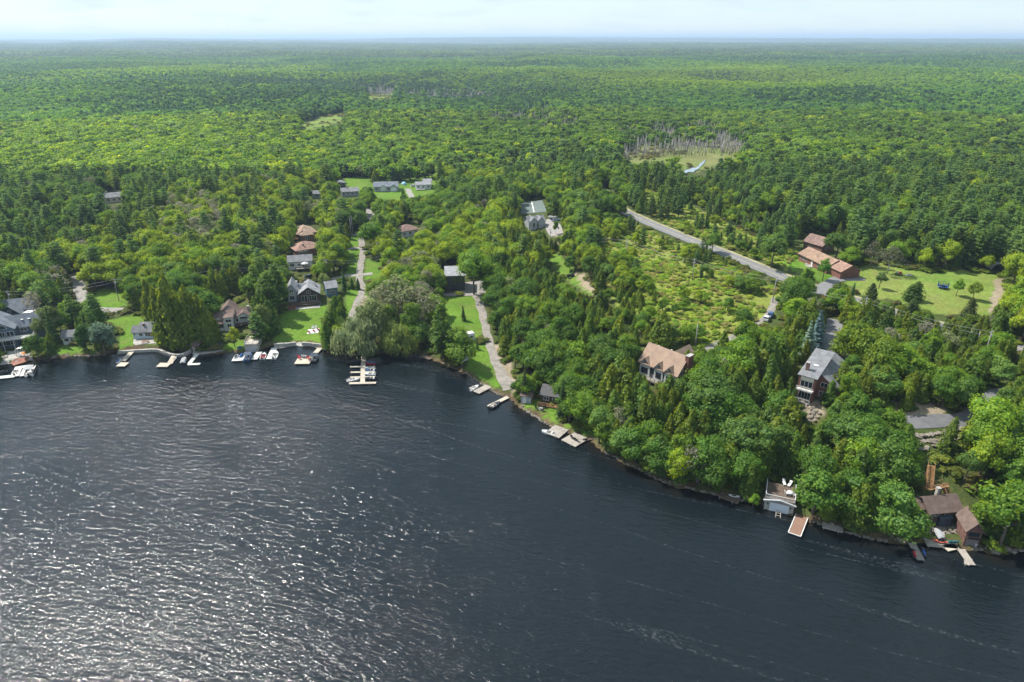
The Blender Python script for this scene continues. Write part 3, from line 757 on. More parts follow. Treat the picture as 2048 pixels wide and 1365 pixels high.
# buildings and other things to be seen
KEEP += [rect(0, 604, 78, 720), rect(128, 658, 152, 690), rect(264, 640, 326, 690), rect(428, 600, 505, 668), rect(572, 562, 690, 625), rect(574, 508, 628, 545), rect(590, 448, 640, 510), rect(200, 388, 248, 410),
         rect(672, 355, 722, 395), rect(745, 366, 804, 392), rect(825, 358, 865, 384), rect(620, 382, 642, 398), rect(802, 446, 838, 474), rect(1055, 434, 1094, 460), rect(888, 538, 934, 586),
         rect(1280, 692, 1376, 747), [(1590, 735), (1640, 716), (1690, 712), (1680, 735), (1650, 755), (1625, 772), (1592, 772)], rect(1590, 474, 1690, 545), rect(1526, 958, 1600, 1030), rect(1840, 985, 1960, 1100),
         [(1845, 920), (1880, 920), (1920, 990), (1850, 990)], [(1830, 855), (1940, 850), (1930, 885), (1840, 900)], rect(1985, 522, 2008, 546), rect(1575, 1025, 1620, 1072), rect(1082, 778, 1100, 795),
         rect(1880, 560, 1898, 582), rect(1520, 600, 1560, 650), rect(1425, 985, 1485, 1008), rect(1640, 1040, 1700, 1068), rect(370, 680, 400, 712), rect(940, 770, 985, 800), rect(1135, 540, 1160, 560),
         [(1605, 800), (1645, 795), (1650, 830), (1615, 850)], rect(780, 700, 800, 714)]

def in_any(px, py, polys):
    m = np.zeros(np.shape(px), bool)
    for p in polys:
        xs = [q[0] for q in p]; ys = [q[1] for q in p]
        s = (px > min(xs)) & (px < max(xs)) & (py > min(ys)) & (py < max(ys))
        if s.any(): m[s] |= inpoly(px[s], py[s], p)
    return m

PATHS = []
for o in COL.objects:                    # keep trunks off the roads
    if o.get('kind') == 'structure' and o.name not in ('ground', 'lake'):
        co = np.empty(len(o.data.vertices) * 3, np.float32); o.data.vertices.foreach_get('co', co); PATHS.append(co.reshape(-1, 3)[:, :2])
PATHS = np.concatenate(PATHS)
cell = set(map(tuple, np.unique(np.floor(PATHS / 2.0).astype(int), axis=0)))
def on_path(x, y):
    k = np.stack([np.floor(x / 2), np.floor(y / 2)], 1).astype(int); return np.array([tuple(q) in cell for q in k.tolist()])

ZONES = [(rect(330, 410, 445, 505), dict(grey=.62, broadleaf=.3, pine=.08)), (rect(745, 545, 872, 660), dict(grey=.6, broadleaf=.4)), (rect(870, 470, 960, 560), dict(broadleaf=.85, grey=.15)),
    (rect(1000, 590, 1330, 720), dict(cedar=.75, broadleaf=.2, grey=.05)), (rect(1000, 400, 1200, 590), dict(cedar=.5, broadleaf=.42, pine=.08)),
    (rect(1180, 760, 1600, 1100), dict(broadleaf=.36, cedar=.61, grey=.03)), (rect(1600, 760, 1800, 1100), dict(broadleaf=.36, cedar=.62, grey=.02)), (rect(1800, 860, 2300, 1110), dict(broadleaf=.8, cedar=.2)),
    (rect(1560, 640, 2300, 860), dict(cedar=.62, broadleaf=.33, grey=.05)), (rect(1250, 330, 2300, 560), dict(pine=.36, cedar=.27, broadleaf=.32, spruce=.05)),
    (rect(560, 400, 1000, 560), dict(broadleaf=.82, pine=.1, grey=.08)), (rect(280, 540, 460, 720), dict(cedar=.62, broadleaf=.38)), (rect(-300, 520, 560, 760), dict(broadleaf=.5, cedar=.28, pine=.12, spruce=.04, grey=.06)),
    (rect(-300, 330, 560, 520), dict(broadleaf=.55, cedar=.16, pine=.18, spruce=.05, grey=.06)), (rect(560, 300, 1260, 420), dict(broadleaf=.62, cedar=.22, pine=.16))]
ACC = dict(broadleaf=.6, cedar=.92, pine=.55, spruce=.7, grey=.5)
HT = dict(broadleaf=(8.5, 13.5), cedar=(6.5, 11.5), pine=(11, 17), spruce=(9, 14), grey=(8, 12))
KINDS = ['broadleaf', 'cedar', 'pine', 'spruce', 'grey', 'snag', 'shrub', 'willow']

T = []                                   # (kind, x, y, z, height, width scale, rot, tint, lod 0 near 1 mid 2 far 3 clump)
def grid(y0, y1, sp, half, seed):
    r = np.random.default_rng(seed)
    ys = np.arange(y0, y1, sp); xs = np.arange(-half, half, sp)
    X, Y = np.meshgrid(xs, ys); X = X.ravel() + r.uniform(-.5, .5, X.size) * sp; Y = Y.ravel() + r.uniform(-.5, .5, Y.size) * sp
    m = np.abs(X) < .80 * Y + 32
    return X[m], Y[m], r

def tint_of(kind, x, y, r, n):
    base = np.array(TINT[kind]); k = r.integers(0, len(base), n)
    if kind == 'broadleaf':
        patchy = np.where(np.hypot(x, y) < 480, vnoise(x, y, 60, 21), vnoise(x, y, 330, 21) * .75 + vnoise(x, y, 60, 22) * .25)
        k = np.where(patchy > .68, np.where(r.uniform(size=n) < .6, 3, 1), k); k = np.where(patchy < .3, np.where(r.uniform(size=n) < .6, 2, k), k)
        k = np.where((k == 3) & (patchy < .6) & (r.uniform(size=n) < .7), 0, k)
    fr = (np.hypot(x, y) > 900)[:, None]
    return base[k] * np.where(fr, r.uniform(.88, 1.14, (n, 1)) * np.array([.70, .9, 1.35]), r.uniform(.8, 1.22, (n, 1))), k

# near woods
X, Y, r = grid(105, 470, 3.5, 430, 11)
# a closed row of trees leaning out along the wooded right shore
sx = np.arange(14, 130, 2.6); X = np.concatenate([X, sx + r.uniform(-.8, .8, sx.size), sx + r.uniform(-1, 1, sx.size)])
Y = np.concatenate([Y, np.interp(sx, SHX, SHY) + r.uniform(1.0, 1.8, sx.size), np.interp(sx, SHX, SHY) + r.uniform(3, 5, sx.size)])
d = shore_d(X, Y); m = d > .6; X, Y, d = X[m], Y[m], d[m]
Z = H(X, Y); px, py, _ = proj(X, Y, Z)
n = len(X); kind = np.full(n, '', 'U10'); u = r.uniform(size=n)
for poly, wts in ZONES[::-1]:
    s = in_any(px, py, [poly]); q = r.uniform(size=n); acc = 0
    for k, w in wts.items():
        kind[s & (q >= acc) & (q < acc + w)] = k; acc += w
# neighbours tend to be of one kind
swap = vnoise(X, Y, 17, 5); kind[(kind == 'broadleaf') & (swap < .22)] = 'cedar'; kind[(kind == 'cedar') & (swap > .8)] = 'broadleaf'
kind[kind == ''] = 'broadleaf'
scr = in_any(px, py, SCRUB)
hh = np.zeros(n); wsc = np.ones(n)
for k in ACC:
    s = kind == k; lo, hi = HT[k]; hh[s] = r.uniform(lo, hi, s.sum())
hh[d < 9] *= r.uniform(.72, .95, (d < 9).sum()); hh[(kind == 'cedar') & (py > 740)] *= 1.18
hh[in_any(px, py, [rect(1640, 690, 2100, 880)])] *= .78
hh[in_any(px, py, [rect(1180, 760, 1800, 1100)]) & (kind == 'broadleaf')] *= 1.08
young = in_any(px, py, [rect(1200, 440, 1570, 690), rect(1380, 330, 1500, 480)])
hh[young] *= .55
row = d < 5
keepm = np.array([u[i] < ACC[kind[i]] for i in range(n)]) | (row & (X > 14))
keepm &= ~(scr & (vnoise(X, Y, 11, 71) < .62) & (r.uniform(size=n) > .05))
keepm &= ~on_path(X, Y)
ok = np.ones(n, bool)
halfw = np.array([dict(broadleaf=.30, cedar=.19, pine=.22, spruce=.18, grey=.26)[k] for k in kind]) * hh
def clear(hq):
    o_ = np.ones(n, bool)
    for f in (0., .3, .6, .85, .97):
        for s in (-1, 0, 1):
            ww = halfw / hh * hq * s * (.7 if f < .8 else .3) * (1 if f > 0 else .2)
            qx, qy, _ = proj(X + ww, Y, Z + f * hq); o_ &= ~in_any(qx, qy, KEEP)
    return o_
ok = clear(hh)
# where a tall tree would hide an opening a lower one may still stand
for fac in (.7, .45):
    okl = ~ok & keepm & clear(hh * fac); hh = np.where(okl, hh * fac, hh); ok |= okl
fin = keepm & ok
for k in ACC:
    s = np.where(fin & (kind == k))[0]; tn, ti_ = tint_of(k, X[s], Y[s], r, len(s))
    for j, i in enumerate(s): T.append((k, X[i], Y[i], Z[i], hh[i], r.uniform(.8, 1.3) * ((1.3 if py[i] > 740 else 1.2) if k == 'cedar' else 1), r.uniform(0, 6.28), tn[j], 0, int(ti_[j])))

# middle and far woods
BIAS = [(250, 300, 330, 110, -.22), (140, 390, 180, 60, -.2), (500, 130, 520, 25, -.22), (1500, 165, 430, 35, -.35), (600, 235, 110, 50, .3), (980, 215, 240, 55, .25), (330, 168, 300, 16, .35),
        (1700, 400, 400, 90, .16), (1150, 400, 160, 60, .2), (900, 340, 190, 45, -.22), (1880, 280, 250, 70, .06), (1200, 150, 200, 18, -.1), (1000, 110, 1200, 14, .12)]
SNAGS = [[(1240, 262), (1400, 258), (1500, 275), (1522, 292), (1480, 312), (1400, 296), (1250, 305)], [(718, 178), (792, 170), (792, 190), (724, 192)], [(960, 244), (1100, 224), (1180, 262), (1080, 274)],
         [(800, 185), (980, 180), (985, 205), (800, 205)], [(1215, 305), (1260, 302), (1262, 330), (1220, 325)], [(1240, 300), (1470, 290), (1505, 314), (1250, 316)]]
def mid(y0, y1, sp, lod, seed, hs):
    X, Y, r = grid(y0, y1, sp, .80 * y1 + 40, seed)
    Z = H(X, Y); px, py, _ = proj(X, Y, Z); n = len(X)
    c = .29 + .52 * sstep(.5, .68, .7 * vnoise(X, Y, 250, 31) + .3 * vnoise(X, Y, 90, 33)) + .3 * (vnoise(X, Y, 60, 32) - .5)
    for cx, cy, rx, ry, v in BIAS: c += (v * 1.5 if v > 0 else v) * np.exp(-((px - cx) / rx) ** 2 - ((py - cy) / ry) ** 2)
    u = r.uniform(size=n); q = r.uniform(size=n)
    kind = np.where(u < c * 1.05 - .08, np.where(q < .5, 'pine', np.where(q < .72, 'spruce', 'cedar')), 'broadleaf').astype('U10')
    sg = in_any(px, py, SNAGS) & (r.uniform(size=n) < .75); kind[sg] = 'snag'
    kind[(kind == 'broadleaf') & (q > .965)] = 'grey'
    ok = ~on_path(X, Y) if y0 < 900 else np.ones(n, bool)
    hh = np.zeros(n)
    for k, (lo, hi) in {**HT, 'snag': (6, 12)}.items():
        s = kind == k; hh[s] = r.uniform(lo, hi, s.sum()) * hs * (.8 if k in ('pine', 'spruce') else 1)
    hh *= .78 + .45 * vnoise(X, Y, 130, 35)
    okk = np.ones(n, bool)
    for f in (0., .5, .9):
        qx, qy, _ = proj(X, Y, Z + f * hh); okk &= ~in_any(qx, qy, KEEP)
    okk |= (kind == 'snag') & ~in_any(px, py, [rect(1366, 322, 1412, 350)])
    fin = np.where(ok & okk)[0]
    for k in set(kind):
        s = fin[kind[fin] == k]; tn, ti_ = tint_of(k, X[s], Y[s], r, len(s))
        if k == 'broadleaf':
            yl = (np.exp(-((px[s] - 1500) / 380) ** 2 - ((py[s] - 165) / 25) ** 2) + np.exp(-((px[s] - 130) / 170) ** 2 - ((py[s] - 395) / 50) ** 2))[:, None]
            tn = tn * (1 - .6 * np.clip(yl, 0, 1)) + np.array([.17, .26, .02]) * .6 * np.clip(yl, 0, 1)
        tn = tn * (.78 + .5 * vnoise(X[s], Y[s], 420, 91)[:, None])
        if k in ('pine', 'spruce'): tn = tn * .82
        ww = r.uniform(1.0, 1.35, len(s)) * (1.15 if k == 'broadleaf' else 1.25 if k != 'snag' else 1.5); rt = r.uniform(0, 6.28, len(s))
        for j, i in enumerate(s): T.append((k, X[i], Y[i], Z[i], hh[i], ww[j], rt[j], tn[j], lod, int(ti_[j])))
mid(470, 1150, 5.4, 1, 12, 1.0)
mid(1150, 3500, 8.0, 2, 13, .98)

# scrub: bushes and bracken over the open slope, reeds in the marsh
X, Y, r = grid(105, 480, 1.45, 400, 14); Z = H(X, Y); px, py, _ = proj(X, Y, Z)
s = in_any(px, py, SCRUB) & (r.uniform(size=len(X)) < .15 + .75 * sstep(.35, .6, vnoise(X, Y, 8, 61))) & ~on_path(X, Y) & ~in_any(px, py, [p for p in KEEP[20:24]])
s |= (shore_d(X, Y) > .8) & (Y < 330) & (r.uniform(size=len(X)) < .22) & ~on_path(X, Y) & ~in_any(px, py - 4, KEEP)
scr2 = in_any(px, py, SCRUB); i_ = np.where(s)[0]; tn, _k = tint_of('shrub', X[i_], Y[i_], r, len(i_))
for j, i in enumerate(i_): T.append(('shrub', X[i], Y[i], Z[i], (r.uniform(.35, 1.05) if scr2[i] else r.uniform(.6, 1.6)), r.uniform(1.5, 3.0), r.uniform(0, 6.28), tn[j] * r.uniform(.9, 1.25) * (1.2 if scr2[i] else .62), 0, 0))

# dead trunks crowd the edges of the marsh
X, Y, r = grid(480, 1500, 2.5, 620, 16); Z = H(X, Y); px, py, _ = proj(X, Y, Z)
i_ = np.where(in_any(px + 40 * (vnoise(X, Y, 22, 81) - .5), py + 16 * (vnoise(X, Y, 22, 82) - .5), SNAGS) & (r.uniform(size=len(X)) < .4 * sstep(.25, .6, vnoise(X, Y, 30, 51)) + .12))[0]
for i in i_: T.append(('snag', X[i], Y[i], Z[i], r.uniform(2.5, 7.5), r.uniform(1.5, 2.8), r.uniform(0, 6.28), np.array((.2, .2, .2)), 1, 0))
# reeds and low bushes in the marsh and round the meadows
X, Y, r = grid(480, 1500, 5.0, 700, 17); Z = H(X, Y); px, py, _ = proj(X, Y, Z)
i_ = np.where(in_any(px, py, MEADOW[1:]) & (r.uniform(size=len(X)) < .5 * sstep(.35, .7, vnoise(X, Y, 26, 52))))[0]
for i in i_: T.append(('shrub', X[i], Y[i], Z[i], r.uniform(.8, 2.0), r.uniform(1.5, 3.0), r.uniform(0, 6.28), np.array((.2, .2, .05)) * r.uniform(.6, 1.2), 1, 0))

# ------------------------------------------------------------------ trees that stand out, one by one
HAND = []
def solo(kind, px, yb, yt, ws, label, tint=None, name=None, var=0, ground=None):
    p = at(px, yb); lo, hi = .5, 40.
    for _ in range(24):
        m_ = (lo + hi) / 2
        if proj(p.x, p.y, p.z + m_)[1] > yt: lo = m_
        else: hi = m_
    HAND.append((kind, p, lo, ws, tuple(c * k for c, k in zip(tint, (1.55, 1.5, 1.05))) if tint and tint is not pur and tint is not bl and kind != 'grey' else tint or TINT[kind][0], label, name, var))
silver = (.085, .135, .125); dk = (.03, .075, .02); ylw = (.14, .2, .02); bl = (.10, .155, .165); pur = (.035, .016, .026)
solo('willow', 716, 712, 636, .92, 'big pale green willow drooping over the head of the boat slips')
solo('willow', 797, 708, 646, .85, 'smaller willow right of the boat slips above a small white landing', var=1, tint=(.10, .145, .05))
solo('pine', 885, 720, 612, .95, 'tall soft pine on the shore in front of the dark modern house lawn', (.05, .10, .025))
solo('broadleaf', 925, 736, 655, 1.05, 'open leafy shoreline tree in front of the white trailer', (.075, .135, .022), var=2)
solo('broadleaf', 948, 590, 506, 1.1, 'flat topped bright tree overhanging the roof of the dark modern house', (.075, .15, .02), var=5)
solo('broadleaf', 212, 712, 642, .92, 'silvery round tree at the water beside the left lawn', silver)
solo('broadleaf', 178, 708, 640, .8, 'dark green tree just left of the silvery shoreline tree', dk, var=1)
solo('broadleaf', 78, 724, 662, 1.0, 'dense dark round tree on the water beside the blue lake house', (.04, .09, .018), var=1)
solo('broadleaf', 105, 680, 610, .9, 'greyish full tree between the blue garage and the small grey cabin', (.075, .11, .05), var=2)
solo('grey', 78, 640, 578, 1.0, 'pale blossom coloured tree beside the white camper trailer', (.22, .21, .15))
solo('spruce', 170, 700, 625, .8, 'tall dark conifer behind the small grey cabin', (.04, .075, .02))
for i, (x, yb, yt, w) in enumerate([(318, 690, 575, 1.0), (345, 695, 560, 1.05), (372, 690, 572, 1.0), (300, 640, 560, 1.0), (398, 688, 590, 1.0), (415, 690, 600, .8), (335, 660, 552, 1.), (268, 620, 570, 1.)]):
    solo('cedar', x + (18 if i == 0 else 10), yb, yt, w * 1.1, ['tall cedar at the right corner of the white cottage', 'tallest cedar of the clump right of the white cottage', 'full cedar in the middle of the clump right of the white cottage',
         'cedar behind the white cottage roof', 'pointed cedar beside the brown roofed house', 'slim cedar against the wall of the brown roofed house', 'cedar at the back of the clump behind the white cottage', 'cedar at the top corner of the left lawn'][i], (.075, .115, .018), var=i % 5)
solo('broadleaf', 405, 690, 628, .75, 'green shore tree standing in front of the cedar clump', (.07, .13, .03), var=3)
solo('broadleaf', 470, 694, 650, .85, 'small yellow green tree in front of the brown roofed house', ylw, var=3)
solo('broadleaf', 528, 672, 600, .8, 'grey green tree right of the brown roofed house', (.09, .13, .05), var=1)
for i, (x, yb, yt) in enumerate([(545, 640, 548), (560, 622, 530), (530, 660, 580), (548, 668, 600)]):
    solo('pine' if i < 2 else 'cedar', x, yb, yt, 1.0 if i < 2 else 1.3, ['tall pine left of the log house', 'tallest pine behind the left end of the log house', 'cedar on the left edge of the big lawn', 'lowest cedar on the left edge of the big lawn'][i], (.045, .09, .022), var=i)
for i, (x, yb, yt, w) in enumerate([(672, 655, 592, 1.5), (664, 684, 618, 1.6), (682, 640, 590, 1.4), (660, 700, 640, 1.2), (690, 672, 605, 1.3)]):
    solo('cedar', x, yb, yt, w, ['trimmed dark cedar in the hedge right of the big lawn', 'broad trimmed cedar in the hedge above the red chairs', 'cedar at the top of the hedge beside the gravel lane', 'narrow dark cedar at the water end of the hedge', 'hedge cedar on the gravel lane side'][i],
         (.045, .095, .016), var=i % 5)
solo('cedar', 706, 579, 556, .8, 'left one of two small columnar cedars beside the gravel lane', dk); solo('cedar', 717, 580, 556, .8, 'right one of two small columnar cedars beside the gravel lane', dk, var=1)
solo('spruce', 690, 586, 538, 1.1, 'dark spruce beside the teal garage'); solo('spruce', 612, 575, 552, 1.2, 'small blue spruce behind the log house gable', bl)
solo('broadleaf', 648, 582, 545, .8, 'pale leafy tree between the log house and the teal garage', (.12, .17, .07))
solo('broadleaf', 870, 448, 414, 1.0, 'dark purple leaved maple in front of the brown roofed house', pur, var=0)
solo('broadleaf', 755, 510, 438, 1.3, 'large round bright green tree beside the gravel lane', (.06, .13, .018), var=2)
solo('grey', 775, 522, 490, 1.0, 'dark reddish bush behind the utility poles', (.05, .035, .035))
solo('broadleaf', 680, 540, 480, .9, 'tall tree at the bend of the gravel lane', (.05, .11, .02), var=1)
solo('broadleaf', 1645, 562, 513, .82, 'slim upright tree on the lawn of the long red brick house', (.055, .14, .022), var=3)
solo('broadleaf', 1757, 578, 538, .75, 'small airy tree standing alone in the open meadow', (.08, .13, .05), var=3)
solo('cedar', 1738, 602, 566, 2.2, 'round dark juniper on the meadow below the airy tree', (.04, .07, .022)); solo('cedar', 1828, 602, 564, 2.4, 'largest round juniper in the middle of the meadow', (.045, .085, .022), var=1)
solo('cedar', 1822, 634, 598, 2.2, 'dark juniper at the lower edge of the meadow', (.032, .06, .02), var=2); solo('cedar', 1937, 632, 596, 2.2, 'brownish round juniper at the right end of the meadow', (.055, .075, .03), var=3)
solo('broadleaf', 1912, 592, 554, .9, 'bright bushy tree right of the trampoline', (.08, .165, .02), var=3); solo('broadleaf', 1945, 600, 558, 1.0, 'yellow green bushy tree beside the track in the meadow', (.11, .17, .03), var=1)
solo('spruce', 1672, 616, 565, 1.2, 'left dark spruce of the pair at the brick house drive'); solo('spruce', 1698, 614, 566, 1.2, 'right dark spruce of the pair at the brick house drive', var=1)
solo('broadleaf', 1607, 590, 530, .9, 'tall leafy tree beside the road below the brick house', (.06, .125, .022), var=3)
solo('spruce', 1632, 708, 622, 1.45, 'taller of the twin blue spruces behind the grey roofed house', bl); solo('spruce', 1614, 716, 642, 1.4, 'shorter of the twin blue spruces behind the grey roofed house', (.11, .165, .17), var=1)
solo('spruce', 1575, 870, 790, .75, 'narrow grey green spruce below the grey roofed house', (.07, .11, .06), var=2)
solo('grey', 1487, 895, 835, 1.0, 'bare grey dead tree in the middle of the wooded shore', None, 'dead_tree')
solo('spruce', 1046, 802, 728, .62, 'narrow dark spruce beside the grey shed at the end of the drive', (.045, .07, .03)); solo('spruce', 1122, 838, 758, .85, 'dark spruce in front of the cottage deck by the water', (.028, .058, .024), var=1)
solo('broadleaf', 1542, 536, 462, 1.05, 'large full tree with pale limbs beside the road', (.06, .115, .03), var=0); solo('broadleaf', 1424, 506, 462, 1.1, 'round tree hiding a stretch of the road', (.055, .115, .022), var=1)
solo('grey', 1775, 548, 488, 1.25, 'large grey half bare tree behind the meadow', (.10, .11, .06)); solo('grey', 1740, 535, 480, 1.0, 'grey leaved tree beside the tall yard light', (.12, .12, .07), var=1)
solo('broadleaf', 1670, 520, 462, 1.1, 'large round tree behind the long red brick house', (.05, .10, .025), var=2)
solo('cedar', 1400, 765, 724, .8, 'dark columnar cedar right of the half timbered house', dk)
solo('spruce', 928, 642, 610, 1.2, 'young spruce on the lawn of the dark modern house', (.05, .09, .03)); solo('spruce', 955, 700, 676, 1.0, 'small young spruce beside the gravel drive', (.05, .1, .025), var=2)
solo('cedar', 1520, 766, 700, 1.9, 'round olive cedar left of the blue spruces', (.075, .11, .016), var=2)
for i, (x, yb, yt) in enumerate([(1700, 740, 640), (1730, 752, 650), (1755, 765, 668)]):
    solo('broadleaf', x, yb, yt, .95, ['big dense tree hiding the garage of the grey roofed house', 'big dense tree right of the shaded drive', 'broad dense tree at the right of the shaded drive'][i], (.075, .125, .014), var=i)
solo('broadleaf', 1505, 1014, 985, 1.1, 'small round bush tree leaning over the water left of the boathouse', (.085, .17, .02), var=1)
solo('broadleaf', 1780, 1084, 970, 1.0, 'large tree overhanging the water left of the brown cottage', (.065, .135, .03), var=2)
solo('broadleaf', 1998, 1096, 965, 1.0, 'large tree rising behind the small brown boathouse', (.065, .13, .018), var=0)
solo('broadleaf', 1955, 960, 855, 1.0, 'bright yellow green tree right of the wooden stairs', (.11, .175, .018), var=1)
solo('cedar', 1890, 905, 835, 1.2, 'leaning cedar in front of the stone ledges', (.06, .10, .02), var=3)
for i, (x, yb, yt, w) in enumerate([(1442, 702, 662, 1.9), (1496, 688, 645, 1.8), (1398, 732, 690, 1.9), (1370, 742, 700, 1.6)]):
    solo('cedar', x, yb, yt, w, ['round cedar standing before the stony drive', 'round cedar below the parked silver car', 'broad bushy cedar right of the half timbered roof', 'bushy cedar at the corner of the half timbered house'][i], (.07, .12, .018), var=i)
for i, (k, x, yb, yt, w, c) in enumerate([('grey', 768, 668, 565, 1.1, (.17, .185, .10)), ('grey', 800, 662, 548, 1.15, (.15, .18, .085)), ('grey', 845, 668, 570, 1.1, (.17, .175, .10)), ('broadleaf', 785, 684, 600, .75, (.075, .135, .03)), ('broadleaf', 826, 686, 598, .75, (.07, .13, .025)), ('broadleaf', 752, 690, 605, .8, (.09, .125, .06))]):
    solo(k, x, yb, yt, w, ['tall thin grey tree behind the big willow', 'tallest grey green tree between the lane and the dark modern house', 'thin grey tree left of the dark modern house lawn', 'grey green full tree between the two willows', 'grey green full tree behind the second willow', 'grey green tree just behind the right side of the big willow'][i], c, var=i)
solo('broadleaf', 1112, 470, 440, .6, 'small tree at the edge of the gravel yard', (.08, .14, .03), var=4)
solo('broadleaf', 1140, 545, 508, 1.0, 'round tree beside the small orchard lawn', (.055, .12, .022), var=1)

# ------------------------------------------------------------------ build the trees
def put_tree(kind, var, loc, h, ws, rot, tint, label, group=None, name=None):
    P = PROTO[kind]; crown, trunk = P['near'][var % len(P['near'])]; s = h / P['h']
    nm = name or dict(broadleaf='broadleaf_tree', cedar='cedar_tree', pine='pine_tree', spruce='spruce_tree', grey='thin_tree', snag='dead_snag', shrub='shrub', willow='willow_tree')[kind]
    tv = [float(c) for c in tint]
    one = trunk if crown is None else crown
    if crown is None or trunk is None:
        o = bpy.data.objects.new(nm, one); COL.objects.link(o); o['tint'] = tv
        o.location = loc; o.rotation_euler = (0, 0, rot); o.scale = (s * ws, s * ws, s)
        return tag(o, label, 'tree' if kind == 'snag' else 'shrub', group)
    root = bpy.data.objects.new(nm, None); COL.objects.link(root); root.empty_display_size = .2
    root.location = loc; root.rotation_euler = (.05 * math.sin(rot * 7), .05 * math.cos(rot * 5), rot); root.scale = (s * ws * (1 + .14 * math.sin(rot * 11)), s * ws * (1 + .14 * math.cos(rot * 13)), s)
    for pn, me in (('trunk', trunk), ('crown', crown)):
        if name == 'dead_tree' and pn == 'crown': continue
        o = bpy.data.objects.new(pn, me); COL.objects.link(o); o.parent = root; o['tint'] = tv
    return tag(root, label, 'tree', group)

for kind, p, h, ws, tint, label, name, var in HAND:
    put_tree(kind, var, p, h, ws, random.uniform(0, 6.28), tint, label, None, name)

# clear space round the hand-set trees
HP = np.array([(q[1].x, q[1].y, q[2] * dict(broadleaf=.24, cedar=.12, pine=.16, spruce=.14, grey=.2, willow=.5)[q[0]] * q[3]) for q in HAND])
def near_hand(x, y): return bool((np.hypot(HP[:, 0] - x, HP[:, 1] - y) < HP[:, 2]).any())
T = [t for t in T if t[8] > 0 or t[0] == 'shrub' or not near_hand(t[1], t[2])]

LMK = [(35, 685, 'the blue lake house'), (25, 630, 'the blue garage house'), (140, 675, 'the small grey cabin'), (225, 600, 'the upper left lawn'), (290, 665, 'the small white cottage'), (465, 635, 'the brown roofed house'),
       (605, 595, 'the log house'), (600, 530, 'the long white deck house'), (615, 475, 'the hip roofed lane houses'), (222, 400, 'the lone left bungalow'), (100, 425, 'the gravel clearing in the left woods'), (720, 560, 'the gravel lane'),
       (770, 378, 'the far lawn with bungalows'), (740, 430, 'the far gravel parking area'), (820, 460, 'the red brown hip roof'), (910, 562, 'the dark modern house'), (985, 700, 'the gravel drive'), (795, 690, 'the second willow'), (1070, 447, 'the gabled house'),
       (1068, 415, 'the tennis court'), (1145, 545, 'the orchard lawn'), (1090, 800, 'the fire pit lawn'), (1325, 735, 'the half timbered house'), (1380, 580, 'the scrub slope'), (1290, 440, 'the upper end of the road'), (1480, 515, 'the middle of the road'),
       (1640, 520, 'the long brick house'), (1830, 580, 'the meadow'), (1997, 535, 'the arched shed'), (1540, 625, 'the parked blue car'), (1620, 670, 'the blue spruces'), (1615, 760, 'the brick lake house'), (1680, 725, 'the cream garage'), (1560, 995, 'the roof deck boathouse'),
       (1455, 998, 'the landing with the white canoe'), (1150, 880, 'the larger square deck'), (1487, 870, 'the bare dead tree'), (1880, 1020, 'the brown cottage'), (1940, 1060, 'the small brown boathouse'), (1865, 940, 'the wooden stairs'), (1880, 870, 'the stone ledges'),
       (1970, 800, 'the paved lane'), (1665, 1055, 'the long dark shore deck'), (1345, 310, 'the marsh'), (1390, 335, 'the pale pond'), (645, 245, 'the long far meadow'), (760, 193, 'the small far meadow')]
def zone(px, py):
    dd = [(math.hypot(px - a, (py - b_) * 1.7), a, b_, t) for a, b_, t in LMK]; dist, a, b_, t = min(dd)
    dx, dy = px - a, (py - b_) * 1.7
    w = ('right of' if dx > 0 else 'left of') if abs(dx) > abs(dy) else ('in front of' if dy > 0 else 'behind')
    return f"{'close ' if dist < 45 else 'some way ' if dist < 110 else 'far '}{w} {t}"
DESC = dict(broadleaf=['round mid green broadleaf tree', 'full light green broadleaf tree', 'dark green broadleaf tree', 'bright yellow green broadleaf tree', 'bluish green broadleaf tree'],
            cedar=['olive green cedar', 'mid green cedar', 'yellowish cedar', 'dark green cedar'], pine=['dark blue green pine', 'mid green pine', 'very dark pine'], spruce=['dark pointed spruce', 'green pointed spruce'],
            grey=['thin greyish tree', 'thin grey green tree', 'thin pale grey tree'], snag=['grey dead standing trunk'], shrub=['low yellow green shrub', 'low shrub', 'low shrub', 'low shrub'])
REST = {k: [] for k in KINDS}
for k in ('broadleaf', 'cedar', 'pine', 'spruce', 'grey', 'snag', 'shrub'):
    L_ = [t for t in T if t[0] == k]
    def key(t):
        qx, qy, dd = proj(t[1], t[2], t[3] + t[4] * .6)
        inside = (-10 < qx < 2058) and (70 < qy < 1375)
        return dd / t[4] + (0 if inside else 1e6)
    L_.sort(key=lambda t: float(key(t)))
    lim = 300 - sum(1 for q in HAND if q[0] == k)
    if k == 'shrub': lim = 260
    for j, (kd, x, y, z, h, ws, rot, tint, lod, ti_) in enumerate(L_):
        if j < lim:
            qx, qy, _ = proj(x, y, z); zn = zone(float(qx), float(qy)); lab = f'{DESC[k][ti_ if k != "shrub" else 0]} {zn}'
            put_tree(k, j, (x, y, z), h, ws, rot, tint, lab, f'{DESC[k][ti_ if k != "shrub" else 0]}s {zn}')
        else: REST[k].append((x, y, z, h, ws, rot, tint, lod))

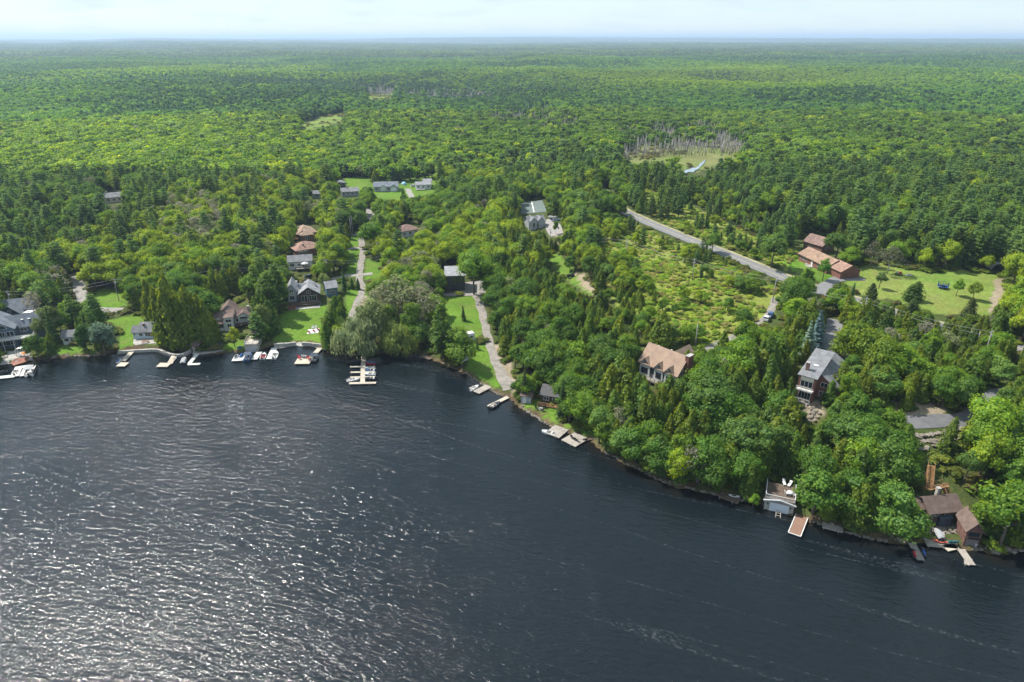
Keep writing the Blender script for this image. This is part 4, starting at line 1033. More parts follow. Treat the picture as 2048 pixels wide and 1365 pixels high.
# the rest of each kind: one object that sets light copies on points
def woods(name, kind, items, label, cat='forest'):
    P = PROTO.get(kind)
    col_ = bpy.data.collections.new(name + '_kinds')
    variants, off = [], {}
    groups = [[], P['mid'], P['far'], CLUMP]
    groups[0] = [m for m in P['mid']]
    if kind in ('broadleaf', 'cedar', 'pine', 'spruce'):
        groups[0] = [nearmerge(kind, i) for i in range(3)]
    for l, ms_ in enumerate(groups):
        off[l] = (len(variants), len(ms_)); variants += ms_
    for i, me in enumerate(variants):
        o = bpy.data.objects.new(f'{name}_{i:02d}', me); col_.objects.link(o)
    n = len(items); r = np.random.default_rng(3)
    co = np.array([it[:3] for it in items]); h = np.array([it[3] for it in items]); lod = np.array([it[7] for it in items])
    s = np.where(lod == 3, h, h / P['h']); ws = np.array([it[4] for it in items])
    vi = np.array([off[l][0] + r.integers(0, off[l][1]) for l in lod])
    me = bpy.data.meshes.new(name); me.vertices.add(n); me.vertices.foreach_set('co', co.astype(np.float32).ravel())
    def attr(nm, typ, key_, dat): a_ = me.attributes.new(nm, typ, 'POINT'); a_.data.foreach_set(key_, np.ascontiguousarray(dat).ravel())
    attr('scl', 'FLOAT_VECTOR', 'vector', np.stack([s * ws, s * ws, s], 1).astype(np.float32))
    attr('rot', 'FLOAT_VECTOR', 'vector', np.stack([np.zeros(n), np.zeros(n), [it[5] for it in items]], 1).astype(np.float32))
    attr('tint', 'FLOAT_VECTOR', 'vector', np.array([it[6] for it in items], np.float32)); attr('vi', 'INT', 'value', vi.astype(np.int32))
    o = mesh_obj(name, me); tag(o, label, cat, kind='stuff')
    g = bpy.data.node_groups.new(name, 'GeometryNodeTree')
    g.interface.new_socket('Geometry', in_out='INPUT', socket_type='NodeSocketGeometry'); g.interface.new_socket('Geometry', in_out='OUTPUT', socket_type='NodeSocketGeometry')
    gi, go = g.nodes.new('NodeGroupInput'), g.nodes.new('NodeGroupOutput')
    ci = g.nodes.new('GeometryNodeCollectionInfo'); ci.inputs['Collection'].default_value = col_; ci.inputs['Separate Children'].default_value = True; ci.inputs['Reset Children'].default_value = True
    ip = g.nodes.new('GeometryNodeInstanceOnPoints'); ip.inputs['Pick Instance'].default_value = True
    def na(nm, typ): q = g.nodes.new('GeometryNodeInputNamedAttribute'); q.data_type = typ; q.inputs['Name'].default_value = nm; return q.outputs['Attribute']
    m2p = g.nodes.new('GeometryNodeMeshToPoints')
    g.links.new(gi.outputs[0], m2p.inputs[0]); g.links.new(m2p.outputs[0], ip.inputs['Points']); g.links.new(ci.outputs[0], ip.inputs['Instance'])
    g.links.new(na('vi', 'INT'), ip.inputs['Instance Index']); g.links.new(na('rot', 'FLOAT_VECTOR'), ip.inputs['Rotation']); g.links.new(na('scl', 'FLOAT_VECTOR'), ip.inputs['Scale'])
    g.links.new(ip.outputs[0], go.inputs[0])
    md = o.modifiers.new('instances', 'NODES'); md.node_group = g
    return o
def nearmerge(kind, i):
    c, t = PROTO[kind]['near'][i]; me = c.copy(); me.materials.append(bark); bm = bmesh.new(); bm.from_mesh(me); n0 = len(bm.faces); bm.from_mesh(t); bm.faces.ensure_lookup_table()
    for f in bm.faces[n0:]: f.material_index = 1
    bm.to_mesh(me); bm.free(); return me

# canopy towards the horizon
X, Y, r = grid(3450, 9000, 40, 7300, 15); Z = H(X, Y)
c = vnoise(X, Y, 700, 41) * .5 + vnoise(X, Y, 230, 42) * .5
for i in range(len(X)):
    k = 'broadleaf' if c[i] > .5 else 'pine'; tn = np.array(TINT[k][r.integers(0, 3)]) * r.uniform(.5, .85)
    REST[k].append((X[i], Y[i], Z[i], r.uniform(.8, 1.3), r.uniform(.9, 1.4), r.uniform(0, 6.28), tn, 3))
woods('broadleaf_forest', 'broadleaf', REST['broadleaf'], 'endless green broadleaf forest behind the shore up to the horizon')
woods('cedar_forest', 'cedar', REST['cedar'], 'olive green cedars mixed through the forest behind the shore')
woods('pine_forest', 'pine', REST['pine'], 'dark pines mixed through the forest up to the horizon')
woods('spruce_forest', 'spruce', REST['spruce'], 'dark pointed spruces scattered through the far forest')
woods('thin_tree_forest', 'grey', REST['grey'], 'thin grey trees scattered through the far forest')
woods('dead_snag_stand', 'snag', REST['snag'], 'grey dead trunks standing in and around the marsh', 'dead trees')
woods('scrub_growth', 'shrub', REST['shrub'], 'low yellow green scrub covering the open slope below the road', 'scrub')
print('trees', {k: len(v) for k, v in REST.items()}, len(T))

# ------------------------------------------------------------------ haze: the air over the land
hm = bpy.data.materials.new('haze'); hm.use_nodes = True; nt = hm.node_tree
for n in list(nt.nodes):
    if n.type != 'OUTPUT_MATERIAL': nt.nodes.remove(n)
pv = N(nt, 'ShaderNodeVolumePrincipled'); pv.inputs['Color'].default_value = (.55, .72, .94, 1); pv.inputs['Density'].default_value = .000092; pv.inputs['Anisotropy'].default_value = .2
nt.links.new(pv.outputs[0], [n for n in nt.nodes if n.type == 'OUTPUT_MATERIAL'][0].inputs['Volume'])
hb = MB().box(-45000, 45000, -1200, 44000, -8, 165).build('haze', hm)
tag(hb, 'pale blue haze over the far woods', 'haze', kind='stuff')

# ================================================================== buildings
white = mat('white_trim', (.6, .6, .59), .6, .06, 2)
glass = mat('window_glass', (.018, .024, .032), .07, .3, .4, spec=.7)
shingle_grey = mat('grey_shingle', (0.174, 0.178, 0.189), .9, .26, .55, .3, 6, lines=('Z', .22, .25))
shingle_slate = mat('slate_shingle', (0.148, 0.167, 0.196), .9, .26, .55, .3, 6, lines=('Z', .22, .25))
shingle_light = mat('light_grey_shingle', (0.244, 0.248, 0.263), .9, .26, .55, .3, 6, lines=('Z', .22, .25))
shingle_brown = mat('brown_shingle', (0.141, 0.100, 0.085), .9, .26, .55, .3, 6, lines=('Z', .22, .25))
shingle_tan = mat('tan_shingle', (0.259, 0.185, 0.133), .9, .26, .55, .3, 6, lines=('Z', .22, .25), col2=(.22, .15, .115))
shingle_orange = mat('orange_brown_shingle', (.265, .175, .125), .9, .26, .55, .3, 6, lines=('Z', .22, .25))
shingle_pink = mat('pinkish_shingle', (0.266, 0.163, 0.126), .9, .26, .55, .3, 6, lines=('Z', .22, .25))
shingle_mauve = mat('mauve_brown_shingle', (0.200, 0.130, 0.111), .9, .26, .55, .3, 6, lines=('Z', .22, .25))
side_blue = mat('blue_grey_siding', (.085, .12, .165), .75, .1, 2, lines=('Z', .2, .3))
side_navy = mat('navy_siding', (.045, .06, .085), .75, .12, 2, lines=('Z', .2, .3))
side_pale = mat('pale_blue_siding', (.46, .54, .62), .75, .08, 2, lines=('Z', .2, .15))
side_white = mat('white_siding', (.55, .56, .56), .75, .08, 2, lines=('Z', .2, .15))
side_grey = mat('grey_siding', (.34, .36, .38), .75, .1, 2, lines=('Z', .2, .2))
side_teal = mat('teal_siding', (.06, .14, .18), .75, .1, 2, lines=('Z', .2, .25))
side_cream = mat('cream_render', (.62, .56, .44), .85, .1, 2)
side_dark = mat('charcoal_board', (.055, .058, .065), .7, .15, 2, lines=('Z', .25, .35))
brick_red = mat('red_brick', (.2, .085, .066), .85, .2, 5, .3, 10, lines=('Z', .075, .25))
brick_brown = mat('brown_brick', (.2, .11, .085), .85, .2, 5, .3, 10, lines=('Z', .075, .25))
log_brown = mat('brown_log', (.075, .048, .038), .8, .25, 2, .3, lines=('Z', .25, .4))
stone_wall = mat('grey_stone', (.36, .34, .31), .9, .35, 1.6, .8, 3)
timber = mat('dark_timber', (.035, .028, .024), .8, .2, 3)
wood_grey = mat('weathered_wood', (.30, .27, .235), .85, .22, 1.2, lines=('X', .16, .3))
wood_pale = mat('pale_wood', (.42, .37, .30), .85, .18, 1.0, lines=('X', .16, .25))
wood_white = mat('white_decking', (.52, .51, .48), .75, .08, 1.0, lines=('X', .16, .15))
wood_orange = mat('new_timber', (.29, .16, .07), .8, .22, 1.5)
wood_red = mat('red_brown_deck', (.27, .115, .075), .8, .2, 1.5, lines=('X', .16, .3))
wood_dark = mat('dark_deck', (.11, .08, .06), .85, .25, 1.5, lines=('X', .16, .3))
concrete = mat('concrete', (.33, .315, .29), .9, .2, .8, .3)
metal_w = mat('galvanised', (.5, .51, .52), .45, .1, 2, metal=.7)
black = mat('black_rubber', (.02, .02, .022), .7, .2, 3)
red = mat('red_plastic', (.48, .035, .04), .55, .1, 3); blue = mat('blue_plastic', (.02, .10, .36), .55, .1, 3)
orange = mat('orange_fabric', (.62, .2, .03), .7, .1, 3); yellow = mat('yellow_plastic', (.62, .47, .05), .6, .1, 3)
navy_canvas = mat('navy_canvas', (.05, .065, .10), .8, .12, 3); grey_canvas = mat('grey_canvas', (.28, .29, .30), .8, .12, 3)
gel = mat('white_gelcoat', (.6, .6, .6), .25, .05, 2, coat=.4); gel_dark = mat('dark_gelcoat', (.022, .025, .035), .25, .1, 2, coat=.4); gel_red = mat('red_gelcoat', (.38, .03, .03), .3, .1, 2, coat=.4)
gel_blue = mat('blue_gelcoat', (.03, .08, .2), .3, .1, 2, coat=.4); vinyl = mat('pale_vinyl', (.55, .52, .48), .6, .1, 3); alu = mat('aluminium', (.55, .56, .58), .4, .1, 2, metal=.6)

class House:
    """front-left and front-right ground corners from the picture; local x runs along the front, y to the back"""
    def __init__(s, name, label, pL, pR, cat='house', lift=.25, group=None, found=2.0):
        mid_ = at((pL[0] + pR[0]) / 2, (pL[1] + pR[1]) / 2); z = mid_.z
        a, b_ = np.array(at0(*pL, z)), np.array(at0(*pR, z)); d = b_ - a
        s.W = float(np.hypot(*d)); s.o = empty(name, (a[0], a[1], z + lift), math.atan2(d[1], d[0]), label, cat, group); s.f = -found
    def wing(s, x0, x1, y0, y1, h, roof, rise, wm_, rm, ov=.45, z0=None, th=.22, wallname='wall'):
        z0 = s.f if z0 is None else z0; w = MB()
        if roof == 'gx':
            ym = (y0 + y1) / 2; w.xprism([(y0, z0), (y1, z0), (y1, h), (ym, h + rise), (y0, h)], x0, x1)
            k = rise / (ym - y0)
            rf = MB().xprism([(y0 - ov, h - ov * k + .03), (ym, h + rise + .03), (y1 + ov, h - ov * k + .03), (y1 + ov, h - ov * k + th), (ym, h + rise + th + .06), (y0 - ov, h - ov * k + th)], x0 - ov, x1 + ov)
        elif roof == 'gy':
            xm = (x0 + x1) / 2; w.yprism([(x0, z0), (x1, z0), (x1, h), (xm, h + rise), (x0, h)], y0, y1)
            k = rise / (xm - x0)
            rf = MB().yprism([(x0 - ov, h - ov * k + .03), (xm, h + rise + .03), (x1 + ov, h - ov * k + .03), (x1 + ov, h - ov * k + th), (xm, h + rise + th + .06), (x0 - ov, h - ov * k + th)], y0 - ov, y1 + ov)
        elif roof == 'hip':
            w.box(x0, x1, y0, y1, z0, h); X0, X1, Y0, Y1 = x0 - ov, x1 + ov, y0 - ov, y1 + ov; m = min(X1 - X0, Y1 - Y0) / 2
            ra, rb = ((X0 + m, (Y0 + Y1) / 2), (X1 - m, (Y0 + Y1) / 2)) if X1 - X0 >= Y1 - Y0 else (((X0 + X1) / 2, Y0 + m), ((X0 + X1) / 2, Y1 - m))
            zb, zt = h + .02, h + rise
            vs_ = [(X0, Y0, zb), (X1, Y0, zb), (X1, Y1, zb), (X0, Y1, zb), (*ra, zt), (*rb, zt), (X0, Y0, zb + .16), (X1, Y0, zb + .16), (X1, Y1, zb + .16), (X0, Y1, zb + .16)]
            if X1 - X0 >= Y1 - Y0: fs = [(6, 7, 5, 4), (7, 8, 5), (8, 9, 4, 5), (9, 6, 4)]
            else: fs = [(6, 7, 4), (7, 8, 5, 4), (8, 9, 5), (9, 6, 4, 5)]
            rf = MB().add(vs_, fs + [(3, 2, 1, 0), (0, 1, 7, 6), (1, 2, 8, 7), (2, 3, 9, 8), (3, 0, 6, 9)])
        elif roof == 'shed':             # rises from front to back by 'rise' (negative: falls)
            w.xprism([(y0, z0), (y1, z0), (y1, h + rise), (y0, h)], x0, x1); k = rise / (y1 - y0)
            rf = MB().xprism([(y0 - ov, h - ov * k + .03), (y1 + ov, h + rise + ov * k + .03), (y1 + ov, h + rise + ov * k + th), (y0 - ov, h - ov * k + th)], x0 - ov, x1 + ov)
        elif roof == 'shedx':            # changes by 'rise' from left to right
            w.yprism([(x0, z0), (x1, z0), (x1, h + rise), (x0, h)], y0, y1); k = rise / (x1 - x0)
            rf = MB().yprism([(x0, h + .03), (x1 + ov, h + rise + ov * k + .03), (x1 + ov, h + rise + ov * k + th), (x0, h + th)], y0 - ov, y1 + ov)
        else:
            w.box(x0, x1, y0, y1, z0, h); rf = MB().box(x0 - ov, x1 + ov, y0 - ov, y1 + ov, h + .01, h + th)
        w.build(wallname, wm_, s.o); s.roof = rf.build('roof', rm, s.o); return s
    def put(s, kind, face, pl, u0, u1, z0, z1, fm=None, pm=None, panes=1, name='window', child='pane'):
        def bx(mb, a0, a1, c0, c1, d0, d1):
            if face == 'f': mb.box(a0, a1, pl - d1, pl - d0, c0, c1)
            elif face == 'b': mb.box(a0, a1, pl + d0, pl + d1, c0, c1)
            elif face == 'l': mb.box(pl - d1, pl - d0, a0, a1, c0, c1)
            else: mb.box(pl + d0, pl + d1, a0, a1, c0, c1)
            return mb
        f = bx(MB(), u0, u1, z0, z1, -.05, .07).build(name, fm or white, s.o)
        if child:
            w = (u1 - u0 - .1) / panes
            for k in range(panes):
                bx(MB(), u0 + .1 + k * w, u0 + (k + 1) * w, z0 + .1, z1 - .1, -.02, .09).build(child, pm or glass, f)
        return s
    def win(s, face, pl, u0, u1, z0, z1, panes=1, fm=None): return s.put('w', face, pl, u0, u1, z0, z1, fm, None, panes)
    def door(s, face, pl, u0, u1, z1, m=None, name='door', z0=0.): return s.put('d', face, pl, u0, u1, z0, z1, m or white, None, 1, name, None)
    def chimney(s, x, y, w, z0, z1, m=None, d=None):
        d = d or w; c = MB().box(x - w / 2, x + w / 2, y - d / 2, y + d / 2, z0, z1).build('chimney', m or brick_red, s.o)
        MB().box(x - w / 2 - .08, x + w / 2 + .08, y - d / 2 - .08, y + d / 2 + .08, z1, z1 + .14).build('cap', concrete, c); return s
    def vent(s, x, y, z): MB().lathe([(.16, z - .3), (.16, z + .45), (.24, z + .5), (.2, z + .62)], 8, (x, y)).build('roof_vent', white, s.o); return s
    def skylight(s, x, y, z, w, d, tilt): 
        m = MB().box(x - w / 2, x + w / 2, y - d / 2, y + d / 2, z, z + .12); o = m.build('skylight', white, s.o); return s
    def deck(s, x0, x1, y0, y1, z, m=None, posts=True, th=.2, pm=None):
        MB().box(x0, x1, y0, y1, z - th, z).build('deck', m or wood_grey, s.o)
        if posts:
            for x in np.linspace(x0 + .2, x1 - .2, max(2, int((x1 - x0) / 2.6) + 1)): MB().box(x - .08, x + .08, y0 + .1, y0 + .26, s.f - 1, z - th).build('post', pm or m or wood_grey, s.o)
        return s
    def rail(s, pts, z, m=None, h=1.0, step=1.6):
        mb = MB()
        for (ax, ay), (bx_, by) in zip(pts[:-1], pts[1:]):
            L_ = math.hypot(bx_ - ax, by - ay); n = max(1, round(L_ / step))
            for k in range(n + 1): x, y = ax + (bx_ - ax) * k / n, ay + (by - ay) * k / n; mb.box(x - .05, x + .05, y - .05, y + .05, z, z + h)
            for zz in (z + h, z + .15): mb.obox((ax, ay, zz), (bx_, by, zz), .1, .08)
            for k in range(int(L_ / .3)): x, y = ax + (bx_ - ax) * (k + .5) / int(L_ / .3), ay + (by - ay) * (k + .5) / int(L_ / .3); mb.box(x - .025, x + .025, y - .025, y + .025, z + .15, z + h)
        mb.build('railing', m or white, s.o); return s
    def gable(s, xm, y0, y1, hw, h, rise, wm_, rm, base=None, ov=.3):   # cross gable or dormer facing the front
        base = h - .6 if base is None else base
        MB().yprism([(xm - hw, base), (xm + hw, base), (xm + hw, h), (xm, h + rise), (xm - hw, h)], y0, y1).build('gable', wm_, s.o)
        k = rise / hw
        MB().yprism([(xm - hw - ov, h - ov * k + .03), (xm, h + rise + .03), (xm + hw + ov, h - ov * k + .03), (xm + hw + ov, h - ov * k + .2), (xm, h + rise + .24), (xm - hw - ov, h - ov * k + .2)], y0 - ov, y1).build('gable_roof', rm, s.o)
        return s
    def beam(s, pts, m=None, w=.14, name='timber'):
        for p, q in pts: MB().obox(p, q, w, w).build(name, m or timber, s.o)
        return s

# --- left lakeside
h = House('garage_house', 'blue grey garage house with navy garage door behind the white camper', (3, 646), (46, 643))
W = h.W
h.wing(0, W, 0, 7, 2.9, 'gy', 3.0, side_navy, shingle_slate).wing(-.5, W + 3, 3.2, 9.5, 3.6, 'gx', 3.0, side_navy, shingle_slate)
h.gable(W * .42, 1.2, 6, 2.6, 4.2, 1.0, side_navy, shingle_slate, 3.2).win('f', 0, W * .42, W * .58, 3.3, 4.3, 2).door('f', 0, .9, 1.9, 2.2).put('g', 'f', 0, W * .33, W * .93, .05, 2.4, side_navy, None, 1, 'garage_door', None)
h.win('r', W + 3, 4.5, 6, 1, 2.3)

h = House('lake_house', 'large blue lake house with white balcony rail and arched gable window', (-8, 700), (62, 690), lift=.6)
W = h.W
h.wing(-3, W * .66, 0, 10, 6.2, 'gy', 3.4, side_blue, shingle_slate).wing(W * .3, W + 4.5, 3.5, 10, 5.4, 'gx', 3.2, side_blue, shingle_slate)
x = W * .33
h.win('f', 0, x - 2.9, x - 1.4, 3.6, 5.2, 1).win('f', 0, x - 1.1, x + .5, 3.6, 5.4, 2).win('f', 0, x + .9, x + 3.1, 3.6, 5.4, 2).win('f', 0, x - 2.6, x + 2.6, .4, 2.4, 4)
arch = MB().yprism([(x - 1.5, 6.4)] + [(x - 1.5 * math.cos(t), 6.4 + 1.5 * math.sin(t)) for t in np.linspace(.15, math.pi - .15, 9)] + [(x + 1.5, 6.4)], -.08, .05).build('arched_window', white, h.o)
MB().yprism([(x - 1.3, 6.5)] + [(x - 1.3 * math.cos(t), 6.5 + 1.25 * math.sin(t)) for t in np.linspace(.15, math.pi - .15, 9)] + [(x + 1.3, 6.5)], -.11, .0).build('pane', glass, arch)
h.deck(-3, W + 2, -2.4, 0, 3.1, wood_white, True, .25, white).rail([(-3, -2.35), (W + 2, -2.35), (W + 2, 0)], 3.1).win('f', 3.5, W * .75, W * .95, 3.4, 4.8, 2).skylight(W * .85, 5.2, 7.35, .8, .9, 0).skylight(W * 1.05, 5.2, 7.35, .8, .9, 0)
g = empty('garden_pergola', at(44, 712), R(4), 'white arched pergola on the patio of the blue lake house', 'pergola')
for sx in (-1.3, 1.3):
    for sy in (-.6, .6): MB().box(sx - .08, sx + .08, sy - .08, sy + .08, -.3, 2.1).build('post', white, g)
MB().yprism([(1.5 * math.cos(t), 2.1 + .9 * math.sin(t)) for t in np.linspace(0, math.pi, 10)] + [(1.35 * math.cos(t), 2.1 + .75 * math.sin(t)) for t in np.linspace(math.pi, 0, 10)], -.75, .75).build('arched_top', white, g)
patch('patio', [(-20, 722), (-10, 706), (52, 702), (66, 708), (66, 722), (30, 728), (0, 732)], concrete, .2, 'pale paved patio on the water below the blue lake house', 'patio')
patch('red_deck', [(22, 728), (30, 720), (58, 716), (64, 722), (28, 734)], wood_red, .42, 'red brown wooden deck at the corner of the lake house patio', 'deck', kind='structure')

h = House('small_cabin', 'small grey cabin half hidden by shoreline trees', (128, 690), (150, 688), 'cabin')
h.wing(0, h.W, 0, 5, 2.6, 'gx', 1.4, side_white, shingle_grey).win('f', 0, .5, 2.0, .9, 2.0).win('f', 0, 2.4, h.W - .3, .3, 2.1, 2)

h = House('white_cottage', 'small white cottage with grey roof and stone patio on the left shore', (268, 679), (313, 677), 'cottage')
W = h.W
h.wing(0, W, 0, 4.2, 2.5, 'gx', 1.5, side_pale, shingle_grey).wing(1.6, W - .3, 2.4, 7.2, 2.6, 'gx', 1.6, side_pale, shingle_grey).chimney(W * .46, 2.0, .6, 3.2, 4.9, brick_brown).win('f', 0, 2.0, 3.4, .8, 2.0, 2).win('f', 0, .3, .9, 1.2, 1.9).win('f', 0, W - 3.6, W - .8, .6, 2.1, 3)
patch('stone_patio', [(266, 688), (268, 679), (332, 676), (334, 682), (308, 688), (270, 691)], concrete, .14, 'pale stone patio in front of the small white cottage', 'patio')

h = House('brown_roofed_house', 'rambling white house with brown roof and dormers above the stone boathouse', (432, 664), (470, 660), lift=.4)
W = h.W
h.wing(0, W, 0, 11, 2.6, 'gx', 2.9, side_white, shingle_brown).wing(W - 3.2, W, -.6, 6, 4.6, 'gy', .1, side_white, shingle_brown, ov=.12).wing(W * .9, W + 6.5, 3, 9.5, 3.4, 'gx', 2.2, side_white, shingle_brown).wing(1.5, 7, 9, 16, 3.4, 'gy', 2.4, side_white, shingle_brown)
h.gable(1.6, 1.5, 5.5, 1.5, 3.7, .9, side_white, shingle_brown, 3.0).gable(W + 3.4, 2.2, 6.4, 1.9, 3.9, 1.3, side_white, shingle_brown, 2.6)
h.win('f', -.6, W - 2.6, W - .6, 3.1, 4.2, 2).win('f', -.6, W - 2.3, W - .8, 1.0, 2.4, 2).win('f', 0, 1, 3, .8, 2.3, 2).win('f', 0, 3.6, 5.6, .8, 2.3, 2).win('f', 3, W + .5, W + 1.4, 1.5, 2.9, 1).win('f', 2.2, W + 2, W + 4.8, 2.7, 3.7, 3)
h.deck(W + .2, W + 6, .4, 3, 1.0, wood_dark).rail([(W + .2, .45), (W + 6, .45)], 1.0, wood_dark).chimney(W + 5.2, 5.4, .8, 3.5, 6.4, stone_wall).vent(W * .5, 4, 4.6).vent(W - 1.5, 7.2, 5.0)

h = House('log_house', 'grey roofed house with two gables and a dark deck above the big lawn', (577, 612), (639, 607), lift=.6)
W = h.W
h.wing(0, 3.4, 2.0, 11, 5.0, 'gy', 2.6, side_grey, shingle_light).wing(2, W - 1.5, 4, 10, 3.6, 'gx', 2.4, side_grey, shingle_light).wing(W - 7.6, W, .6, 10, 3.8, 'gy', 2.5, log_brown, shingle_light, ov=.7)
h.win('f', 2, .7, 2.6, 1.0, 2.8, 2).win('f', 2, .9, 2.4, 4.2, 5.4, 2).win('f', 4, 4, 5.6, .6, 2.4, 2).win('f', .6, W - 6.8, W - 4.4, .5, 2.9, 2).win('f', .6, W - 3.8, W - .8, .5, 2.9, 3).win('f', .6, W - 4.6, W - 3.0, 3.7, 4.9, 2)
h.deck(-.4, W + .4, -2.6, 1.8, .25, wood_dark, True, .3, timber).rail([(-.4, -2.55), (W + .4, -2.55), (W + .4, .5)], .25, wood_dark).chimney(3.6, 6.6, .8, 4.4, 7.2, white)
patch('lower_patio', [(574, 622), (640, 616), (642, 605), (572, 610)], concrete, .12, 'pale stone patio under the dark deck of the log house', 'patio')
g = empty('hot_tub', at(583, 618), R(8), 'brown covered hot tub on the patio of the log house', 'hot tub')
MB().box(-1.7, 1.7, -1.3, 1.3, -.2, .85).build('tub', wood_red, g); MB().box(-1.75, 1.75, -1.35, 1.35, .85, 1.0).build('cover', mat('brown_cover', (.16, .07, .05), .6), g)
h = House('teal_garage', 'small teal sided garage with light grey roof right of the log house', (655, 595), (676, 592), 'garage')
h.wing(0, h.W, 0, 6, 3.6, 'gx', 1.8, side_teal, shingle_light).win('f', 0, .4, 1.5, 1.0, 2.4, 2).win('f', 0, 2.0, 3.4, 1.0, 2.4, 2).win('f', 0, 1.2, 2.2, 2.7, 3.4)

h = House('white_deck_house', 'long white house with grey roof and raised deck above the log house', (578, 541), (625, 538))
W = h.W
h.wing(0, W, 0, 7, 3.6, 'gx', 1.8, side_white, shingle_grey).win('f', 0, .8, 2.6, 1.4, 2.8, 2).win('f', 0, 4, 5.2, 1.6, 2.7).win('f', 0, 6, 8, .9, 2.9, 2).deck(3.5, W, -3, 0, 1.0, wood_grey).rail([(3.5, -2.95), (W, -2.95)], 1.0, wood_grey)
g = empty('patio_umbrella', h.o.matrix_world @ Vector((0, 0, 0)), 0, 'white patio umbrella on the deck of the long white house', 'umbrella')
g.location = Vector(h.o.location) + Matrix.Rotation(h.o.rotation_euler.z, 3, 'Z') @ Vector((W * .72, -1.6, 1.0))
MB().tube([(0, 0, 0), (0, 0, 2.5)], .04).build('pole', white, g); MB().lathe([(1.7, 2.0), (1.65, 2.08), (.05, 2.7), (.02, 2.72)], 8).build('canopy', white, g)

h = House('pink_roofed_house', 'brick house with pinkish hip roof between two other houses left of the lane', (595, 516), (641, 508))
W = h.W
h.wing(0, W, 0, 10, 3.0, 'hip', 2.9, brick_brown, shingle_pink, .6).win('f', 0, 1, 2.6, .9, 2.2, 2).win('f', 0, 4, 5.6, .9, 2.2, 2).chimney(W * .36, 2.2, .5, 3.2, 5.4, timber)
h.put('g', 'f', 0, 1.0, 5.0, 2.35, 2.75, white, None, 1, 'awning', None)
h = House('tan_roofed_house', 'farthest of three lane houses, tan hip roof with a small gable', (597, 482), (634, 477))
W = h.W
h.wing(0, W, 0, 11, 3.0, 'hip', 3.2, brick_brown, shingle_tan, .6).wing(.8, 7, -3, 4, 2.8, 'hip', 2.2, brick_brown, shingle_tan, .5).gable(2.6, .2, 5, 1.8, 3.4, 1.4, side_grey, shingle_tan, 3).win('f', -3, 3, 5.2, .8, 2.2, 2)
h.deck(-2.6, 0, 0, 3, .8, wood_orange).rail([(-2.6, .05), (0, .05)], .8, wood_orange)

# --- houses farther back
def simple(name, label, pL, pR, dep, hh_, rise, wm_, rm, roof='gx', n=3, cat='house', extra=None):
    q = House(name, label, pL, pR, cat); q.wing(0, q.W, 0, dep, hh_, roof, rise, wm_, rm)
    st = q.W / n
    for k in range(n): q.win('f', 0, k * st + st * .25, k * st + st * .72, .9, 2.2, 2)
    if extra: extra(q)
    return q
simple('bungalow', 'lone grey roofed bungalow among the left woods', (202, 408), (246, 404), 8, 3.0, 2.0, side_cream, shingle_grey, n=4, extra=lambda q: q.chimney(q.W * .3, 4.5, .6, 4, 5.8, concrete))
simple('bungalow', 'grey bungalow with attached white garage door on the far lawn', (748, 384), (796, 383), 9, 2.9, 2.2, side_grey, shingle_slate, n=4,
       extra=lambda q: (q.gable(q.W * .83, -.9, 4, q.W * .15, 2.9, 1.4, side_grey, shingle_slate, -1), q.put('g', 'f', -.9, q.W * .72, q.W * .94, .05, 2.3, white, None, 1, 'garage_door', None), q.gable(q.W * .4, -.6, 3, 1.7, 2.9, 1.0, side_white, shingle_slate, 0)))
simple('bungalow', 'small white bungalow with porch at the right end of the far lawn', (832, 380), (862, 379), 7, 2.9, 1.2, side_white, shingle_light, n=3, extra=lambda q: (q.wing(q.W * .55, q.W + 1, 9, 14, 3.2, 'gx', 1.2, side_white, shingle_light), q.deck(0, q.W * .6, -2.4, 0, .3, wood_white), q.rail([(0, -2.35), (q.W * .6, -2.35)], .3)))
simple('bungalow', 'low grey bungalow half hidden left of the far lawn', (684, 394), (718, 392), 8, 2.7, 1.6, side_grey, shingle_grey, n=4, extra=lambda q: q.chimney(q.W * .35, 3.5, .6, 3, 5, white))
simple('garden_pavilion', 'small dark pavilion with pale roof at the left of the far lawn', (672, 375), (688, 375), 4, 2.6, 1.6, side_dark, shingle_light, 'hip', 2, 'pavilion')
simple('woodland_cabin', 'grey cabin glimpsed in the trees left of the far lawn', (618, 398), (640, 397), 6, 2.6, 1.4, side_grey, shingle_grey, n=2, cat='cabin')
h = simple('brown_bungalow', 'bungalow with red brown hip roof below the purple maple', (804, 476), (838, 470), 9, 2.8, 2.4, side_white, shingle_mauve, 'hip', 3)
h = simple('gabled_house', 'grey house with two steep gables beside the gravel yard', (1058, 459), (1090, 456), 7, 3.4, 2.2, side_grey, shingle_grey, n=3, extra=lambda q: (q.gable(q.W * .25, -1.2, 5, 1.7, 4.2, 1.7, side_grey, shingle_grey, -.5), q.gable(q.W * .72, -.8, 5, 1.5, 4.2, 1.5, side_grey, shingle_grey, 0), q.win('f', -1.2, q.W * .25 - .7, q.W * .25 + .7, .9, 3.4, 2)))
simple('lane_cottage', 'pale flat roofed shed behind the grey trees near the utility poles', (793, 532), (818, 530), 5, 2.5, .3, side_grey, shingle_light, 'shed', 2, 'shed')

